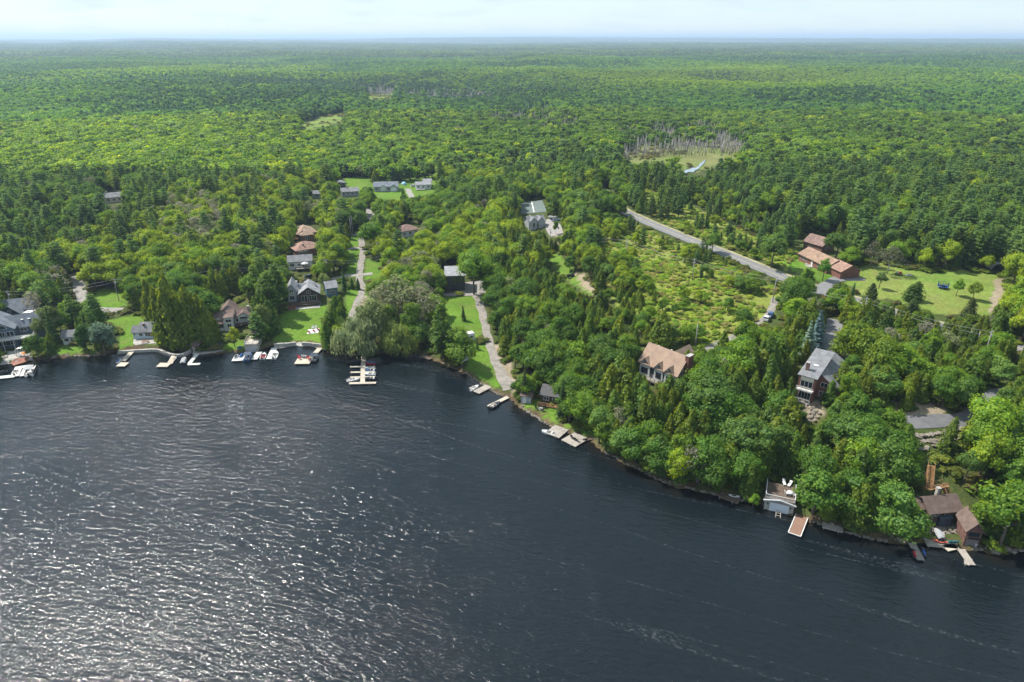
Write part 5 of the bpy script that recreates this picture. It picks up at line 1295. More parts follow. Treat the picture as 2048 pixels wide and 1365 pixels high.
h = House('modern_house', 'dark modern house with light sloping flat roof and tall glass front', (893, 583), (930, 582), lift=.2)
W = h.W
h.wing(0, W, 0, 9, 6.6, 'shed', .9, side_dark, shingle_light, .7).win('f', 0, W * .3, W * .62, 3.4, 6.2, 3, side_dark).win('f', 0, W * .64, W * .95, 3.4, 6.0, 2, side_dark).win('f', 0, W * .3, W * .6, .2, 2.5, 3, side_dark).win('l', 0, 3, 5, 3.6, 5.6, 1, side_dark)
MB().box(-.35, 1.0, -.3, .3, -1, 6.4).build('corner_post', log_brown, h.o)
patch('forecourt', [(885, 588), (932, 586), (960, 584), (960, 592), (888, 594)], gravel_grey, .2, 'grey gravel forecourt below the dark modern house', 'forecourt')

# --- half timbered house
h = House('half_timbered_house', 'white and black half timbered house with weathered tan roof and brick chimney', (1279, 748), (1351, 778), lift=.6, found=3)
W = h.W
h.wing(0, W, 0, 8.4, 3.9, 'gx', 4.2, side_white, shingle_tan, .6).wing(W * .28, W * .68, 6, 15, 3.7, 'gy', 2.5, side_white, shingle_tan, .5)
for xm, hw in ((1.9, 1.8), (W * .53, 1.5), (W * .82, 1.6)):
    h.gable(xm, -.35, 3.6, hw, 3.5, 1.9, side_white, shingle_tan, -.3, .35)
    h.win('f', -.35, xm - hw * .62, xm + hw * .62, .5, 2.4, 2, timber)
    h.beam([((xm - hw, -.42, 3.3), (xm + hw, -.42, 3.3)), ((xm, -.42, 3.3), (xm, -.42, 5.2)), ((xm - hw * .7, -.42, 3.3), (xm - .1, -.42, 4.6)), ((xm + hw * .7, -.42, 3.3), (xm + .1, -.42, 4.6))])
for xa, xb in ((W * .28, W * .36), (W * .36, W * .42), (W * .63, W * .7)): h.win('f', 0, xa + .1, xb, 1.0, 2.9, 1, timber)
h.beam([((W * k, -.05, .1), (W * k, -.05, 3.6)) for k in (.27, .43, .62, .71, .98)], white, .3, 'pillar')
h.beam([((W * .28, -.06, .2), (W * .36, -.06, 1.0)), ((W * .36, -.06, .2), (W * .28, -.06, 1.0)), ((0, -.06, 3.2), (W, -.06, 3.2))])
h.beam([((W + .06, .4, 3.4), (W + .06, 8, 3.4)), ((W + .06, 2.2, 0), (W + .06, 2.2, 5.6)), ((W + .06, 6.4, 0), (W + .06, 6.4, 5.6)), ((W + .06, 1.2, 3.4), (W + .06, 2.6, 5.6)), ((W + .06, 7.2, 3.4), (W + .06, 5.8, 5.6))])
h.win('r', W, .6, 2.0, .6, 2.8, 1, timber).win('r', W, 6.6, 8.0, .6, 2.8, 1, timber).chimney(W + .7, 4.3, 1.2, -2, 8.8, brick_red, 2.4)
h.deck(-.6, W * .9, -2.2, -.4, -.15, wood_grey, True, .3).rail([(-.6, -2.15), (W * .9, -2.15)], -.15, wood_grey, 1.0).win('r', W * .68, 13, 16.5, .3, 2.6, 3, timber).vent(W * .2, 5, 7.4).vent(W * .55, 4.9, 7.6)

# --- brick house with the grey roof
h = House('brick_lake_house', 'tall red brick house with grey shingle roof and white balcony on the hillside', (1590, 797), (1623, 807), lift=.4, found=3)
W = h.W
h.wing(0, W, 0, 13, 6.8, 'shed', 2.6, brick_red, shingle_grey, .4).wing(W, W + 5.2, 3.0, 13.2, 7.3, 'shedx', -3.6, brick_red, shingle_grey, .35).wing(W * .2, W + 2, 13, 18, 5.8, 'gy', 1.6, brick_red, shingle_grey, .4).wing(-.8, 3.4, 17, 20, 5.0, 'shed', .5, brick_red, shingle_grey, .3)
MB().box(.5, W - .5, -.06, .3, 5.6, 6.7).build('gable_panel', side_cream, h.o)
h.win('f', 0, .6, W - .6, 3.7, 5.5, 3).win('f', 0, .6, W - .6, .3, 2.7, 4).deck(.1, W - .1, -1.5, 0, 3.2, wood_white, False).rail([(.1, -1.45), (W - .1, -1.45)], 3.2).rail([(.1, -2.2), (W - .1, -2.2)], .1)
h.win('f', 3.0, W + .6, W + 2.4, 3.6, 5.0, 2).win('f', 3.0, W + .6, W + 2.4, .8, 2.4, 2).chimney(1.0, 2.6, .8, 7, 9.6, brick_brown).skylight(W * .55, 5.4, 8.1, 1.2, .8, 0)
h = House('cream_garage', 'cream walled garage with grey roof beside the shaded drive', (1662, 742), (1698, 740), 'garage', found=3)
h.wing(0, h.W, 0, 6, 2.7, 'gx', 1.8, side_cream, shingle_grey).win('f', 0, .6, 1.8, 1, 2).win('f', 0, 3, 4.4, 1, 2)

# --- red brick houses by the road
h = House('brick_ranch_house', 'long low red brick house with orange brown roof and garage by the road', (1597, 521), (1652, 548), lift=.15)
W = h.W
h.wing(0, W, 0, 8.5, 2.9, 'gx', 2.2, brick_red, shingle_orange, .6).wing(W - .4, W + 7, 1, 9.5, 2.9, 'gx', 2.0, brick_red, shingle_pink, .5)
for a in (.08, .2, .66, .8): h.win('f', 0, W * a, W * a + 1.6, 1, 2.3, 2)
h.door('f', 0, W * .45, W * .45 + 1, 2.2).deck(W * .4, W * .56, -2, 0, .1, concrete, False).rail([(W * .4, -1.95), (W * .56, -1.95)], .1, white)
for k in (.8, 4.1): h.put('g', 'r', W + 7, 1.4 + k, 4.0 + k, .05, 2.2, mat('brown_door', (.14, .06, .045), .6), None, 1, 'garage_door', None)
h = House('brick_barn_house', 'red brick building with mauve brown roof behind the long brick house', (1606, 497), (1642, 508))
h.wing(0, h.W, 0, 8, 3.2, 'gx', 2.6, brick_brown, shingle_mauve, .5).win('r', h.W, 2.5, 4, 1, 2.3, 2).win('r', h.W, 5, 6.4, 1, 2.3, 2).win('f', 0, 3, 4.4, 1, 2.3, 2)
g = empty('arched_shed', at(1997, 541), R(-8), 'small white arched fabric shed at the far end of the meadow', 'shed')
aa = [(2.6 * math.cos(t), 3.0 * math.sin(t)) for t in np.linspace(0, math.pi, 12)]
MB().yprism(aa + [(x * .96, z * .96) for x, z in aa[::-1]], 0, 6).build('cover', side_white, g); MB().yprism([(x * .95, z * .95) for x, z in aa], 5.6, 5.8).build('back_panel', side_grey, g)

# --- by the water on the right
h = House('roof_deck_boathouse', 'stone boathouse with flat roof deck, white railing and wide white door', (1527, 1018), (1585, 1031), 'boathouse', lift=-.35, found=1)
W = h.W
h.wing(0, W, 0, 6.6, 3.3, 'flat', 0, stone_wall, wood_dark, .2)
h.put('d', 'f', 0, W * .18, W * .84, .35, 2.6, white, mat('pale_door', (.55, .6, .66), .5, .04), 1, 'boat_door', 'panel')
MB().yprism([(-.4, 3.0), (W * .5, 3.75), (W + .4, 3.0), (W + .4, 3.25), (W * .5, 4.0), (-.4, 3.25)], -.7, -.25).build('eave_roof', side_grey, h.o)
MB().yprism([(0, 2.9), (W, 2.9), (W, 3.2), (W * .5, 3.75), (0, 3.2)], -.25, -.02).build('gable_board', mat('taupe_board', (.26, .22, .2), .8), h.o)
h.rail([(0, .1), (0, 6.4)], 3.54, white, 1.0, 1.2).rail([(0, .1), (W, .1)], 3.54, white, 1.0, 1.2).rail([(W, .1), (W, 6.4)], 3.54, white, 1.0, 1.2)
for x in (.7, W - .7): MB().box(x - .12, x + .12, -.22, 0, 1.9, 2.3).build('wall_lamp', timber, h.o)
BH = h
h = House('brown_cottage', 'dark brown cottage with mossy brown roof and stone chimney at the water', (1852, 1052), (1912, 1046), 'cottage', lift=.2, found=2)
W = h.W
h.wing(0, W, 0, 5.2, 3.6, 'gx', 1.9, log_brown, shingle_brown, .6).wing(-3.4, .1, 1.6, 5.6, 3.3, 'gx', 1.3, log_brown, shingle_brown, .4).win('f', 0, .5, 2.3, 2.3, 3.1, 2).win('f', 0, W * .52, W * .52 + 1.2, 2.2, 3.2, 2).chimney(W * .52, 3.5, .7, 4.2, 7.0, stone_wall)
h.wing(W * .32, W * .72, -.8, .1, 1.9, 'shed', .3, side_navy, side_navy, .1, wallname='porch')
h = House('small_boathouse', 'small two storey brown boathouse with steep roof and plank doors', (1925, 1092), (1955, 1096), 'boathouse', lift=-.1, found=1)
W = h.W
h.wing(0, W, 0, 5.4, 4.4, 'gy', 1.9, mat('red_brown_board', (.16, .085, .07), .8, .2, 2, lines=('X', .2, .3)), shingle_brown, .45).win('f', 0, .4, W - .4, 2.8, 3.9, 2, timber).put('d', 'f', 0, .3, W - .3, .1, 2.2, mat('grey_plank', (.19, .16, .16), .8, .2, 2, lines=('X', .2, .3)), timber, 2, 'plank_door', None)
MB().box(.1, W - .1, -.5, 0, 2.35, 2.55).build('ledge', timber, h.o)
h = House('lakeside_cabin', 'dark roofed cabin with wooden deck behind the fire pit lawn', (1082, 806), (1122, 812), 'cabin', lift=.2)
h.wing(0, h.W, 0, 6.5, 2.7, 'gx', 1.5, log_brown, mat('old_dark_shingle', (.09, .088, .088), .9, .2, 1.2, .3, 6, lines=('Z', .22, .25)), .5).win('f', 0, .8, 2.4, .9, 2.1, 2).win('f', 0, 3.4, 5, .9, 2.1, 2).deck(-.6, h.W, -2.2, 0, .1, wood_orange).rail([(-.6, -2.15), (h.W, -2.15)], .1, wood_orange)
h = House('grey_shed', 'small grey shed with low dark roof at the foot of the gravel drive', (1042, 806), (1062, 808), 'shed', lift=.1)
h.wing(0, h.W, 0, 4, 2.3, 'gx', .8, side_grey, shingle_brown, .4).door('f', 0, .6, 1.5, 2.0)
h = House('stone_boathouse', 'stone boathouse with roof terrace and small brown pavilion on top', (491, 705), (516, 704), 'boathouse', lift=-.4, found=1)
W = h.W
h.wing(0, W, 0, 7, 3.2, 'flat', 0, stone_wall, wood_pale, .1).put('d', 'f', 0, .8, W - .6, .3, 2.3, side_grey, None, 1, 'boat_door', None).rail([(0, .1), (0, 6.8)], 3.44, wood_grey, .9).rail([(0, .1), (W, .1)], 3.44, white, .9)
g = empty('roof_pavilion', (0, 0, 0), h.o.rotation_euler.z, 'brown roofed pavilion on the terrace of the stone boathouse', 'pavilion')
g.location = Vector(h.o.location) + Matrix.Rotation(h.o.rotation_euler.z, 3, 'Z') @ Vector((W * .66, 5.4, 3.42))
for sx in (-1.2, 1.2):
    for sy in (-1.1, 1.1): MB().box(sx - .07, sx + .07, sy - .07, sy + .07, 0, 2.2).build('post', timber, g)
MB().add([(-1.6, -1.5, 2.2), (1.6, -1.5, 2.2), (1.6, 1.5, 2.2), (-1.6, 1.5, 2.2), (0, 0, 3.1)], [(0, 1, 4), (1, 2, 4), (2, 3, 4), (3, 0, 4), (3, 2, 1, 0)]).build('roof', shingle_brown, g)
h = House('shore_shed', 'low brown shed on the shore between two white docks', (383, 702), (398, 702), 'shed', lift=0)
h.wing(0, h.W, 0, 3.6, 1.8, 'shed', .7, log_brown, shingle_brown, .3).door('f', 0, .5, 1.4, 1.6, wood_grey)

# white far-off farm buildings towards the horizon
for i, (px, py, w, lab) in enumerate([(130, 108, 60, 'white farm building far off at the left horizon'), (576, 101, 60, 'white farm building far off near the centre horizon'), (205, 111, 34, 'small pale building right of the far left farm'), (245, 102, 44, 'pale far building in the left distance'), (434, 110, 60, 'pale roofs left of centre in the far woods'),
        (1258, 82, 90, 'white building on the far horizon right of centre'), (1607, 87, 70, 'bright building on the far right horizon'), (497, 82, 110, 'pale roof on the far horizon left of centre')]):
    w *= .45; p = at(px, py + 1); g = empty('farm_building', (p.x, p.y, p.z + (3 if py > 95 else 6)), R(10), lab, 'building', 'far white buildings near the horizon')
    MB().xprism([(0, -9), (w * .35, -9), (w * .35, 5), (w * .17, 9), (0, 5)], 0, w).build('wall', side_cream, g); MB().xprism([(-.6, 4.6), (w * .17, 9.2), (w * .35 + .6, 4.6), (w * .35 + .6, 5.1), (w * .17, 9.8), (-.6, 5.1)], -.6, w + .6).build('roof', side_grey, g)

# ================================================================== docks
def heading(pA, pB, z=.4):
    a, b_ = np.array(at0(*pA, z)), np.array(at0(*pB, z)); d = b_ - a; return a, b_, math.atan2(d[1], d[0]), float(np.hypot(*d))
def dock(label, segs, m=None, z=.5, name='dock', cat='dock', group=None, th=.18, posts=True):
    a0, _, r0, _ = heading(*segs[0][:2], z); root = empty(name, (a0[0], a0[1], 0), r0, label, cat, group)
    inv = Matrix.Rotation(-r0, 3, 'Z')
    for i, (pA, pB, w) in enumerate(segs):
        a, b_, r, L_ = heading(pA, pB, z); zz = z + i * .012
        o = MB().box(0, L_, -w / 2, w / 2, zz - th, zz).build('deck', m or wood_grey, root)
        o.location = inv @ Vector((a[0] - a0[0], a[1] - a0[1], 0)); o.rotation_euler = (0, 0, r - r0)
        if posts:
            for t in np.arange(.3, L_, 3.0):
                for s in (-1, 1): MB().tube([(t, s * (w / 2 - .04), -1.6), (t, s * (w / 2 - .04), zz + .22)], .07, 5).build('post', wood_grey, o)
    return root
dock('pale U shaped dock beside the pontoon boat below the blue lake house', [((-30, 758), (30, 752), 2.0), ((30, 753), (38, 733), 2.2), ((38, 735), (60, 732), 1.8), ((46, 752), (54, 735), 2.0)], wood_white)
dock('long pale dock with square end left of the white cottage', [((268, 699), (246, 722), 1.7), ((236, 729), (254, 729), 3.0)], wood_pale)
dock('pale L shaped dock in front of the curved sea wall', [((350, 709), (339, 728), 1.8), ((316, 730), (339, 730), 3.0)], wood_pale)
dock('narrow white L shaped dock beside the dark covered boat', [((396, 706), (378, 728), 1.3), ((376, 729), (400, 728), 1.3)], wood_white)
dock('white swim platform beside the boat with the grey canopy', [((466, 717), (488, 716), 4.2)], wood_white, name='swim_platform')
dock('white dock between the stone boathouse and the red cockpit boat', [((519, 704), (508, 719), 2.0)], wood_white)
dock('pale grey dock left of the white motorboat', [((549, 696), (538, 718), 2.0)], wood_white)
dock('pale wooden gangway leading out to the red chair float', [((640, 696), (622, 716), 1.8)], wood_pale, name='gangway')
dock('broad pale float with red chairs at the end of the gangway', [((592, 722), (622, 722), 4.6)], wood_pale, name='float')
dock('comb shaped boat slip dock below the willow', [((727, 712), (725, 768), 1.5), ((700, 734), (726, 733), .9), ((701, 745), (750, 744), .9), ((700, 755), (750, 754), .9), ((698, 767), (752, 766), 1.2)], wood_pale)
dock('small white landing under the second willow', [((765, 699), (785, 697), 2.0)], wood_white)
dock('broad pale dock below the gravel drive with a small boat beside it', [((978, 772), (952, 785), 2.6)], wood_grey)
dock('narrow pale dock with the black motorboat tied to it', [((1016, 794), (977, 813), 1.4)], wood_pale)
dock('square weathered deck with white boat at the fire pit lawn', [((1100, 858), (1128, 868), 5.2)], wood_grey, name='shore_deck', cat='deck')
dock('larger square weathered deck with dark loungers right of the fire pit lawn', [((1136, 872), (1164, 886), 5.6)], wood_grey, name='shore_deck', cat='deck')
dock('walkway from the square deck to the wooded bank', [((1166, 880), (1194, 876), 1.0)], wood_dark, name='walkway')
dock('red brown dock with white edge beside the stone boathouse', [((1604, 1032), (1589, 1069), 2.6)], mat('tan_carpet', (.21, .125, .09), .9, .12, 1), name='dock')
dock('low grey landing under trees left of the roof deck boathouse', [((1440, 990), (1478, 1004), 1.9)], wood_dark, name='landing')
dock('long dark shore deck under trees right of the red brown dock', [((1645, 1050), (1686, 1060), 2.0)], wood_grey, name='shore_deck', cat='deck')
dock('narrow grey dock with two jet skis below the large tree', [((1824, 1086), (1842, 1120), 1.5)], wood_grey)
dock('grey plank landing with the red kayak', [((1850, 1084), (1912, 1090), 2.6)], wood_grey, name='landing')
dock('triangular pale end of the kayak landing', [((1890, 1097), (1912, 1092), 1.8)], wood_pale, name='landing', posts=False)
dock('long narrow dock with side step below the small brown boathouse', [((1922, 1098), (1944, 1130), 1.5), ((1929, 1122), (1940, 1126), 2.0)], wood_grey)
dock('grey stone landing with blue chairs left of the stone boathouse', [((386, 704), (446, 697), 3.4)], concrete, .75, name='landing', posts=False, th=1.2)
dock('brown deck beside the small boathouse at the right end', [((1968, 1086), (1990, 1092), 3.0)], wood_dark, .8, name='shore_deck', cat='deck')
dock('small dark landing stage under the tall pine', [((842, 712), (862, 718), 1.6)], wood_dark, name='landing')
g = empty('swim_ladder', (*at0(1556, 1030), 0), R(-20), 'pale wooden ladder in the water before the white boat door', 'ladder')
for s in (-.5, .5): MB().obox((s, .6, .9), (s, -1.8, -.5), .1, .1).build('rail', wood_pale, g)
for k in range(4): MB().obox((-.5, .4 - k * .5, .78 - k * .29), (.5, .4 - k * .5, .78 - k * .29), .09, .06).build('rung', wood_pale, g)
# white edging on the red brown dock
a, b_, r_, L_ = heading((1604, 1032), (1589, 1069), .5)
g = [o for o in COL.objects if o.get('label', '').startswith('red brown dock')][0]
for s in (-1.3, 1.3): MB().box(-.05, L_ + .1, s - .09, s + .09, .4, .58).build('edge_board', white, g)
MB().box(L_, L_ + .16, -1.3, 1.3, .4, .58).build('edge_board', white, g)

# ================================================================== boats
def loft(stations, prof):                # stations: (x, half beam, keel z, sheer z); prof(t, st) -> half section
    mb = MB(); secs = [prof(s) for s in stations]; n = len(secs[0]); vs_ = []
    for s, st in zip(secs, stations):
        full = [(st[0], y, z) for y, z in s] + [(st[0], -y, z) for y, z in s[::-1]]
        vs_ += full
    m = 2 * n; fs = [(i * m + k, i * m + (k + 1) % m, (i + 1) * m + (k + 1) % m, (i + 1) * m + k) for i in range(len(secs) - 1) for k in range(m)]
    fs += [tuple(range(m)), tuple(range((len(secs) - 1) * m, len(secs) * m))[::-1]]
    mb.add(vs_, fs); return mb
def boat_root(name, label, px, py, aim, cat, group=None):
    a = at0(px, py, .3); b_ = at0(*aim, .3); return empty(name, (a[0], a[1], 0), math.atan2(b_[1] - a[1], b_[0] - a[0]), label, cat, group)
def runabout(label, px, py, aim, L_=5.2, hull=None, inside=None, cover=None, canopy=None, name='motorboat', cat='boat', group=None, motor=True):
    g = boat_root(name, label, px, py, aim, cat, group); B = L_ * .2
    def st(t): return (-L_ / 2 + L_ * t, B * (.88 + .12 * math.sin(math.pi * min(1, t * 1.4))) * (1 - max(0, (t - .55) / .45) ** 2.2) + .02, -.15 + .5 * max(0, t - .7), .52 + .22 * t)
    S = [st(t) for t in (0, .08, .2, .4, .56, .62, .75, .87, .95, 1)]
    def prof(s):
        x, b, k, h_ = s; t = (x + L_ / 2) / L_; ck = .07 < t < .6
        return [(0, k), (b * .8, k + .12), (b, h_), (b * .82, h_ + .02), (b * .76, h_ - .32 if ck else h_ + .04), (0, h_ - .33 if ck else h_ + .07)]
    hu = loft(S, prof).build('hull', hull or gel, g)
    if cover is None:
        for x in (-.28, .02):
            for s in (-1, 1): MB().box(L_ * x - .25, L_ * x + .25, s * B * .42 - .25, s * B * .42 + .25, .3, .68).box(L_ * x - .3, L_ * x - .18, s * B * .42 - .25, s * B * .42 + .25, .68, .98).build('seat', inside or vinyl, g)
        MB().add([(L_ * .1, -B * .75, .66), (L_ * .1, B * .75, .66), (L_ * .03, B * .68, 1.05), (L_ * .03, -B * .68, 1.05), (L_ * .12, -B * .75, .66), (L_ * .12, B * .75, .66), (L_ * .05, B * .68, 1.05), (L_ * .05, -B * .68, 1.05)],
                 [(0, 1, 2, 3), (7, 6, 5, 4), (0, 3, 7, 4), (1, 5, 6, 2), (3, 2, 6, 7), (0, 4, 5, 1)]).build('windshield', glass, g)
    else:
        loft([(s[0], s[1] * .96, s[3] + .03, s[3] + .2 + .35 * math.sin(math.pi * min(1, i / 7))) for i, s in enumerate(S[:8])], lambda s: [(0, s[2]), (s[1], s[2]), (s[1] * .7, s[3]), (0, s[3] + .08)]).build('cover', cover, g)
    if motor: MB().box(-L_ / 2 - .45, -L_ / 2 - .02, -.2, .2, .35, 1.0).box(-L_ / 2 - .32, -L_ / 2 - .14, -.06, .06, -.4, .35).build('outboard_motor', black, g)
    if canopy:
        for x in (-.3, .05):
            for s in (-1, 1): MB().tube([(L_ * x, s * B * .85, .6), (L_ * x, s * B * .8, 2.0)], .03, 4).build('canopy_pole', alu, g)
        MB().box(-L_ * .36, L_ * .1, -B * .95, B * .95, 2.0, 2.1).build('canopy', canopy, g)
    return g
def pontoon(label, px, py, aim, L_=6.5, canopy=None, rail=None):
    g = boat_root('pontoon_boat', label, px, py, aim, 'boat'); B = 1.25
    for s in (-1, 1): MB().tube([(-L_ / 2, s * .85, .1), (L_ * .4, s * .85, .1), (L_ / 2 + .2, s * .85, .3)], [.32, .32, .06], 8).build('pontoon', alu, g)
    MB().box(-L_ / 2, L_ / 2, -B, B, .42, .52).build('deck', vinyl, g)
    for s in (-1, 1): MB().box(-L_ * .42, L_ * .48, s * B - .03, s * B + .03, .52, 1.15).build('side_rail', rail or gel_dark, g)
    MB().box(L_ * .46, L_ * .48, -B, B, .52, 1.1).build('bow_rail', rail or gel_dark, g)
    for s in (-1, 1): MB().box(L_ * .1, L_ * .42, s * .9 - .28, s * .9 + .28, .52, .95).box(L_ * .1, L_ * .42, s * 1.12 - .07, s * 1.12 + .07, .95, 1.2).build('seat', vinyl, g)
    MB().box(-L_ * .42, -L_ * .28, -1, 1, .52, .95).build('seat', vinyl, g); MB().box(-L_ * .08, L_ * .02, -.9, -.3, .52, 1.3).build('console', gel, g)
    MB().box(-L_ / 2 - .4, -L_ / 2, -.22, .22, .35, 1.1).build('outboard_motor', black, g)
    for x in (-.4, .02):
        for s in (-1, 1): MB().tube([(L_ * x, s * B, 1.1), (L_ * x, s * B * .95, 2.4)], .03, 4).build('canopy_pole', alu, g)
    MB().xprism([(-B, 2.36), (0, 2.5), (B, 2.36), (B, 2.44), (0, 2.6), (-B, 2.44)], -L_ * .44, L_ * .06).build('canopy', canopy or grey_canvas, g)
    return g
def jetski(label, px, py, aim, hull=None, seat=None, group=None):
    g = boat_root('jet_ski', label, px, py, aim, 'jet ski', group); L_ = 3.0
    S = [(-1.5, .5, -.05, .35), (-1.0, .56, -.1, .4), (0, .58, -.1, .45), (.8, .45, -.02, .5), (1.3, .2, .15, .5), (1.5, .04, .3, .48)]
    loft(S, lambda s: [(0, s[2]), (s[1] * .8, s[2] + .1), (s[1], s[3] * .7), (s[1] * .6, s[3]), (0, s[3] + .08)]).build('hull', hull or gel, g)
    MB().box(-1.2, .1, -.18, .18, .45, .82).box(-.3, .1, -.16, .16, .82, .9).build('seat', seat or black, g); MB().box(.1, .7, -.26, .26, .45, .85).build('cowling', hull or gel, g)
    MB().obox((.15, -.42, 1.05), (.15, .42, 1.05), .06, .06).obox((.15, 0, 1.05), (.4, 0, .8), .08, .08).build('handlebar', black, g); return g
def paddle_boat(label, p, q, m, z=.62, B=.38, name='kayak', cat='kayak', open_=False):
    a, b_, r, L_ = heading(p, q, z); g = empty(name, ((a[0] + b_[0]) / 2, (a[1] + b_[1]) / 2, z), r, label, cat)
    S = [(L_ * (t - .5), B * math.sin(math.pi * t) ** .7 + .015, .16 * (2 * t - 1) ** 2, .3 + .16 * (2 * t - 1) ** 2) for t in (.005, .08, .25, .42, .58, .75, .92, .995)]
    loft(S, lambda s: [(0, s[2]), (s[1] * .75, s[2] + .06), (s[1], s[3]), (0, s[3] + (.05 if not open_ else -.2))]).build('hull', m, g)
    MB().box(-.5, .4, -.22, .22, .3, .4).build('cockpit', black, g); return g
pontoon('pontoon boat with grey canopy at the left lake house dock', 62, 744, (68, 730), 7, grey_canvas)
runabout('white motorboat inside the U shaped dock', 32, 745, (38, 731), 5.0)
jetski('dark jet ski at the left end of the U shaped dock', 8, 745, (20, 742), gel_dark)
jetski('jet ski beside the end of the long pale dock', 238, 722, (246, 712), gel, blue)
paddle_boat('red and white rowing boat beside the pale L shaped dock', (344, 726), (352, 714), gel, .1, .7, 'rowing_boat', 'boat', True)
runabout('dark covered boat left of the narrow white dock', 368, 722, (374, 710), 4.8, gel_dark, cover=grey_canvas)
runabout('navy boat under a grey canopy between two white docks', 497, 715, (504, 702), 6.2, gel_blue, canopy=navy_canvas)
jetski('grey jet ski on the white swim platform', 473, 716, (480, 708), gel, black).location.z = .45
jetski('blue jet ski on the white swim platform', 484, 713, (490, 705), gel_blue, blue).location.z = .45
runabout('white boat with red cockpit beside the pale grey dock', 527, 713, (532, 700), 4.8, gel, red)
runabout('white motorboat with dark windshield right of the pale grey dock', 550, 711, (557, 696), 5.8, gel)
runabout('black and white motorboat tied to the gangway', 630, 717, (640, 700), 6.2, gel_dark, canopy=gel_dark)
for i, (x, y, hl, lab) in enumerate([(740, 727, gel_red, 'dark red boat in the top slip of the comb shaped dock'), (740, 737, gel, 'white boat in the second slip of the comb shaped dock'), (741, 742, gel_blue, 'blue boat just below the white one in the slips'), (740, 749, gel, 'white boat in the third slip of the comb shaped dock'), (741, 758, gel_dark, 'dark boat in the fourth slip of the comb shaped dock')]):
    runabout(lab, x, y, (728, y), 3.8, hl, canopy=None, cover=None if i != 0 else navy_canvas)
runabout('dark boat left of the dock spine under the willow', 710, 724, (724, 722), 4.4, gel_dark, cover=black)
runabout('low grey fishing boat at the bottom left slip', 706, 761, (722, 759), 4.2, alu, motor=True)
runabout('small white boat beside the broad dock below the gravel drive', 948, 777, (966, 768), 4.0, gel)
runabout('black motorboat at the narrow dock below the gravel drive', 990, 811, (1002, 804), 4.6, gel_dark)
runabout('white rowing boat against the square weathered deck', 1097, 866, (1080, 862), 4.0, gel, motor=False, name='rowing_boat')
jetski('left jet ski at the narrow grey dock', 1827, 1107, (1822, 1094), gel_dark, red); jetski('right jet ski at the narrow grey dock', 1846, 1104, (1841, 1092), gel_dark, blue)
paddle_boat('long red kayak on the grey plank landing', (1864, 1082), (1896, 1088), mat('coral_plastic', (.62, .14, .08), .5, .1, 3))
paddle_boat('white canoe lying on the landing left of the roof deck boathouse', (1457, 992), (1480, 996), gel, .62, .45, 'canoe', 'canoe')
runabout('dark covered boat on the ramp beside the kayak landing', 1874, 1075, (1868, 1066), 3.6, gel_dark, cover=grey_canvas).location.z = .8
paddle_boat('white paddle board leaning beside the small boathouse door', (1951, 1096), (1954, 1080), gel, .9, .3, 'paddle_board', 'paddle board')
p = at(1110, 437); 
for i, (x, y, m_) in enumerate([(1106, 437, gel), (1112, 443, gel_blue)]):
    q = at(x, y); b2 = runabout(['white motorboat parked on the gravel yard by the gabled house', 'blue motorboat parked lower on the gravel yard'][i], x, y, (x + 12, y + 1), 5.5, m_); b2.location = (q.x, q.y, q.z + .5)
q = at(925, 724); b2 = runabout('boat under a grey cover on the lawn behind the open shoreline tree', 925, 724, (945, 718), 5.0, gel, cover=grey_canvas); b2.location = (q.x, q.y, q.z + .35)

# ================================================================== vehicles
def wheel(g, x, y, r=.34):
    w = MB(); n = 10
    w.add([(x + r * math.cos(2 * math.pi * k / n), y + s, r + r * math.sin(2 * math.pi * k / n)) for s in (-.1, .1) for k in range(n)], [tuple(range(n)), tuple(range(2 * n - 1, n - 1, -1))] + [(k, (k + 1) % n, n + (k + 1) % n, n + k) for k in range(n)])
    o = w.build('wheel', black, g); MB().box(x - .16, x + .16, y - .11, y + .11, r - .16, r + .16).build('rim', alu, o)
def car(label, px, py, aim, m, name='car'):
    a, b_ = at(px, py), at(*aim); g = empty(name, a + Vector((0, 0, .15)), math.atan2(b_.y - a.y, b_.x - a.x), label, 'car')
    MB().yprism([(-2.2, .3), (2.2, .3), (2.25, .75), (1.2, .92), (.9, .96), (-2.15, 1.0)], -.88, .88).build('body', m, g)
    MB().yprism([(-1.9, .97), (1.0, .93), (.35, 1.42), (-1.5, 1.45)], -.78, .78).build('cabin_glass', glass, g); MB().box(-1.45, .3, -.76, .76, 1.45, 1.52).build('roof', m, g)
    for x in (-1.35, 1.4):
        for y in (-.82, .82): wheel(g, x, y)
    for y in (-.6, .6): MB().box(2.2, 2.28, y - .2, y + .2, .6, .76).build('headlight', white, g)
    return g
car('dark blue car parked on the stony drive through the scrub', 1541, 633, (1548, 618), gel_blue)
car('silver car parked on the stony drive just below the dark one', 1533, 641, (1541, 630), gel)
car('dark car parked on the grass behind the log house', 620, 556, (634, 553), gel_dark)
car('white car parked beside the small far bungalow', 828, 374, (840, 373), gel)
def caravan(label, pL, pR, dep=2.5, hh_=2.7, m=None):
    h = House('camper_trailer', label, pL, pR, 'camper', .55, None, 0); W = h.W
    MB().xprism([(0, 0), (dep, 0), (dep, hh_), (.35, hh_ + .02), (0, hh_ - .4)], 0, W).build('body', m or side_white, h.o); MB().box(.2, W - .2, .3, dep - .2, hh_ + .02, hh_ + .1).build('roof', white, h.o)
    h.win('f', 0, W * .15, W * .4, 1.2, 2.0).win('f', 0, W * .65, W * .88, 1.2, 2.0).door('f', 0, W * .46, W * .58, 2.0, side_grey); MB().box(W * .4, W * .55, 1, 1.7, hh_ + .1, hh_ + .35).build('air_conditioner', white, h.o)
    for x in (W * .45, W * .58): wheel(h.o, x, .3); 
    for o in [c for c in h.o.children if c.name.startswith('wheel')]: o.location.z = -.5
    return h
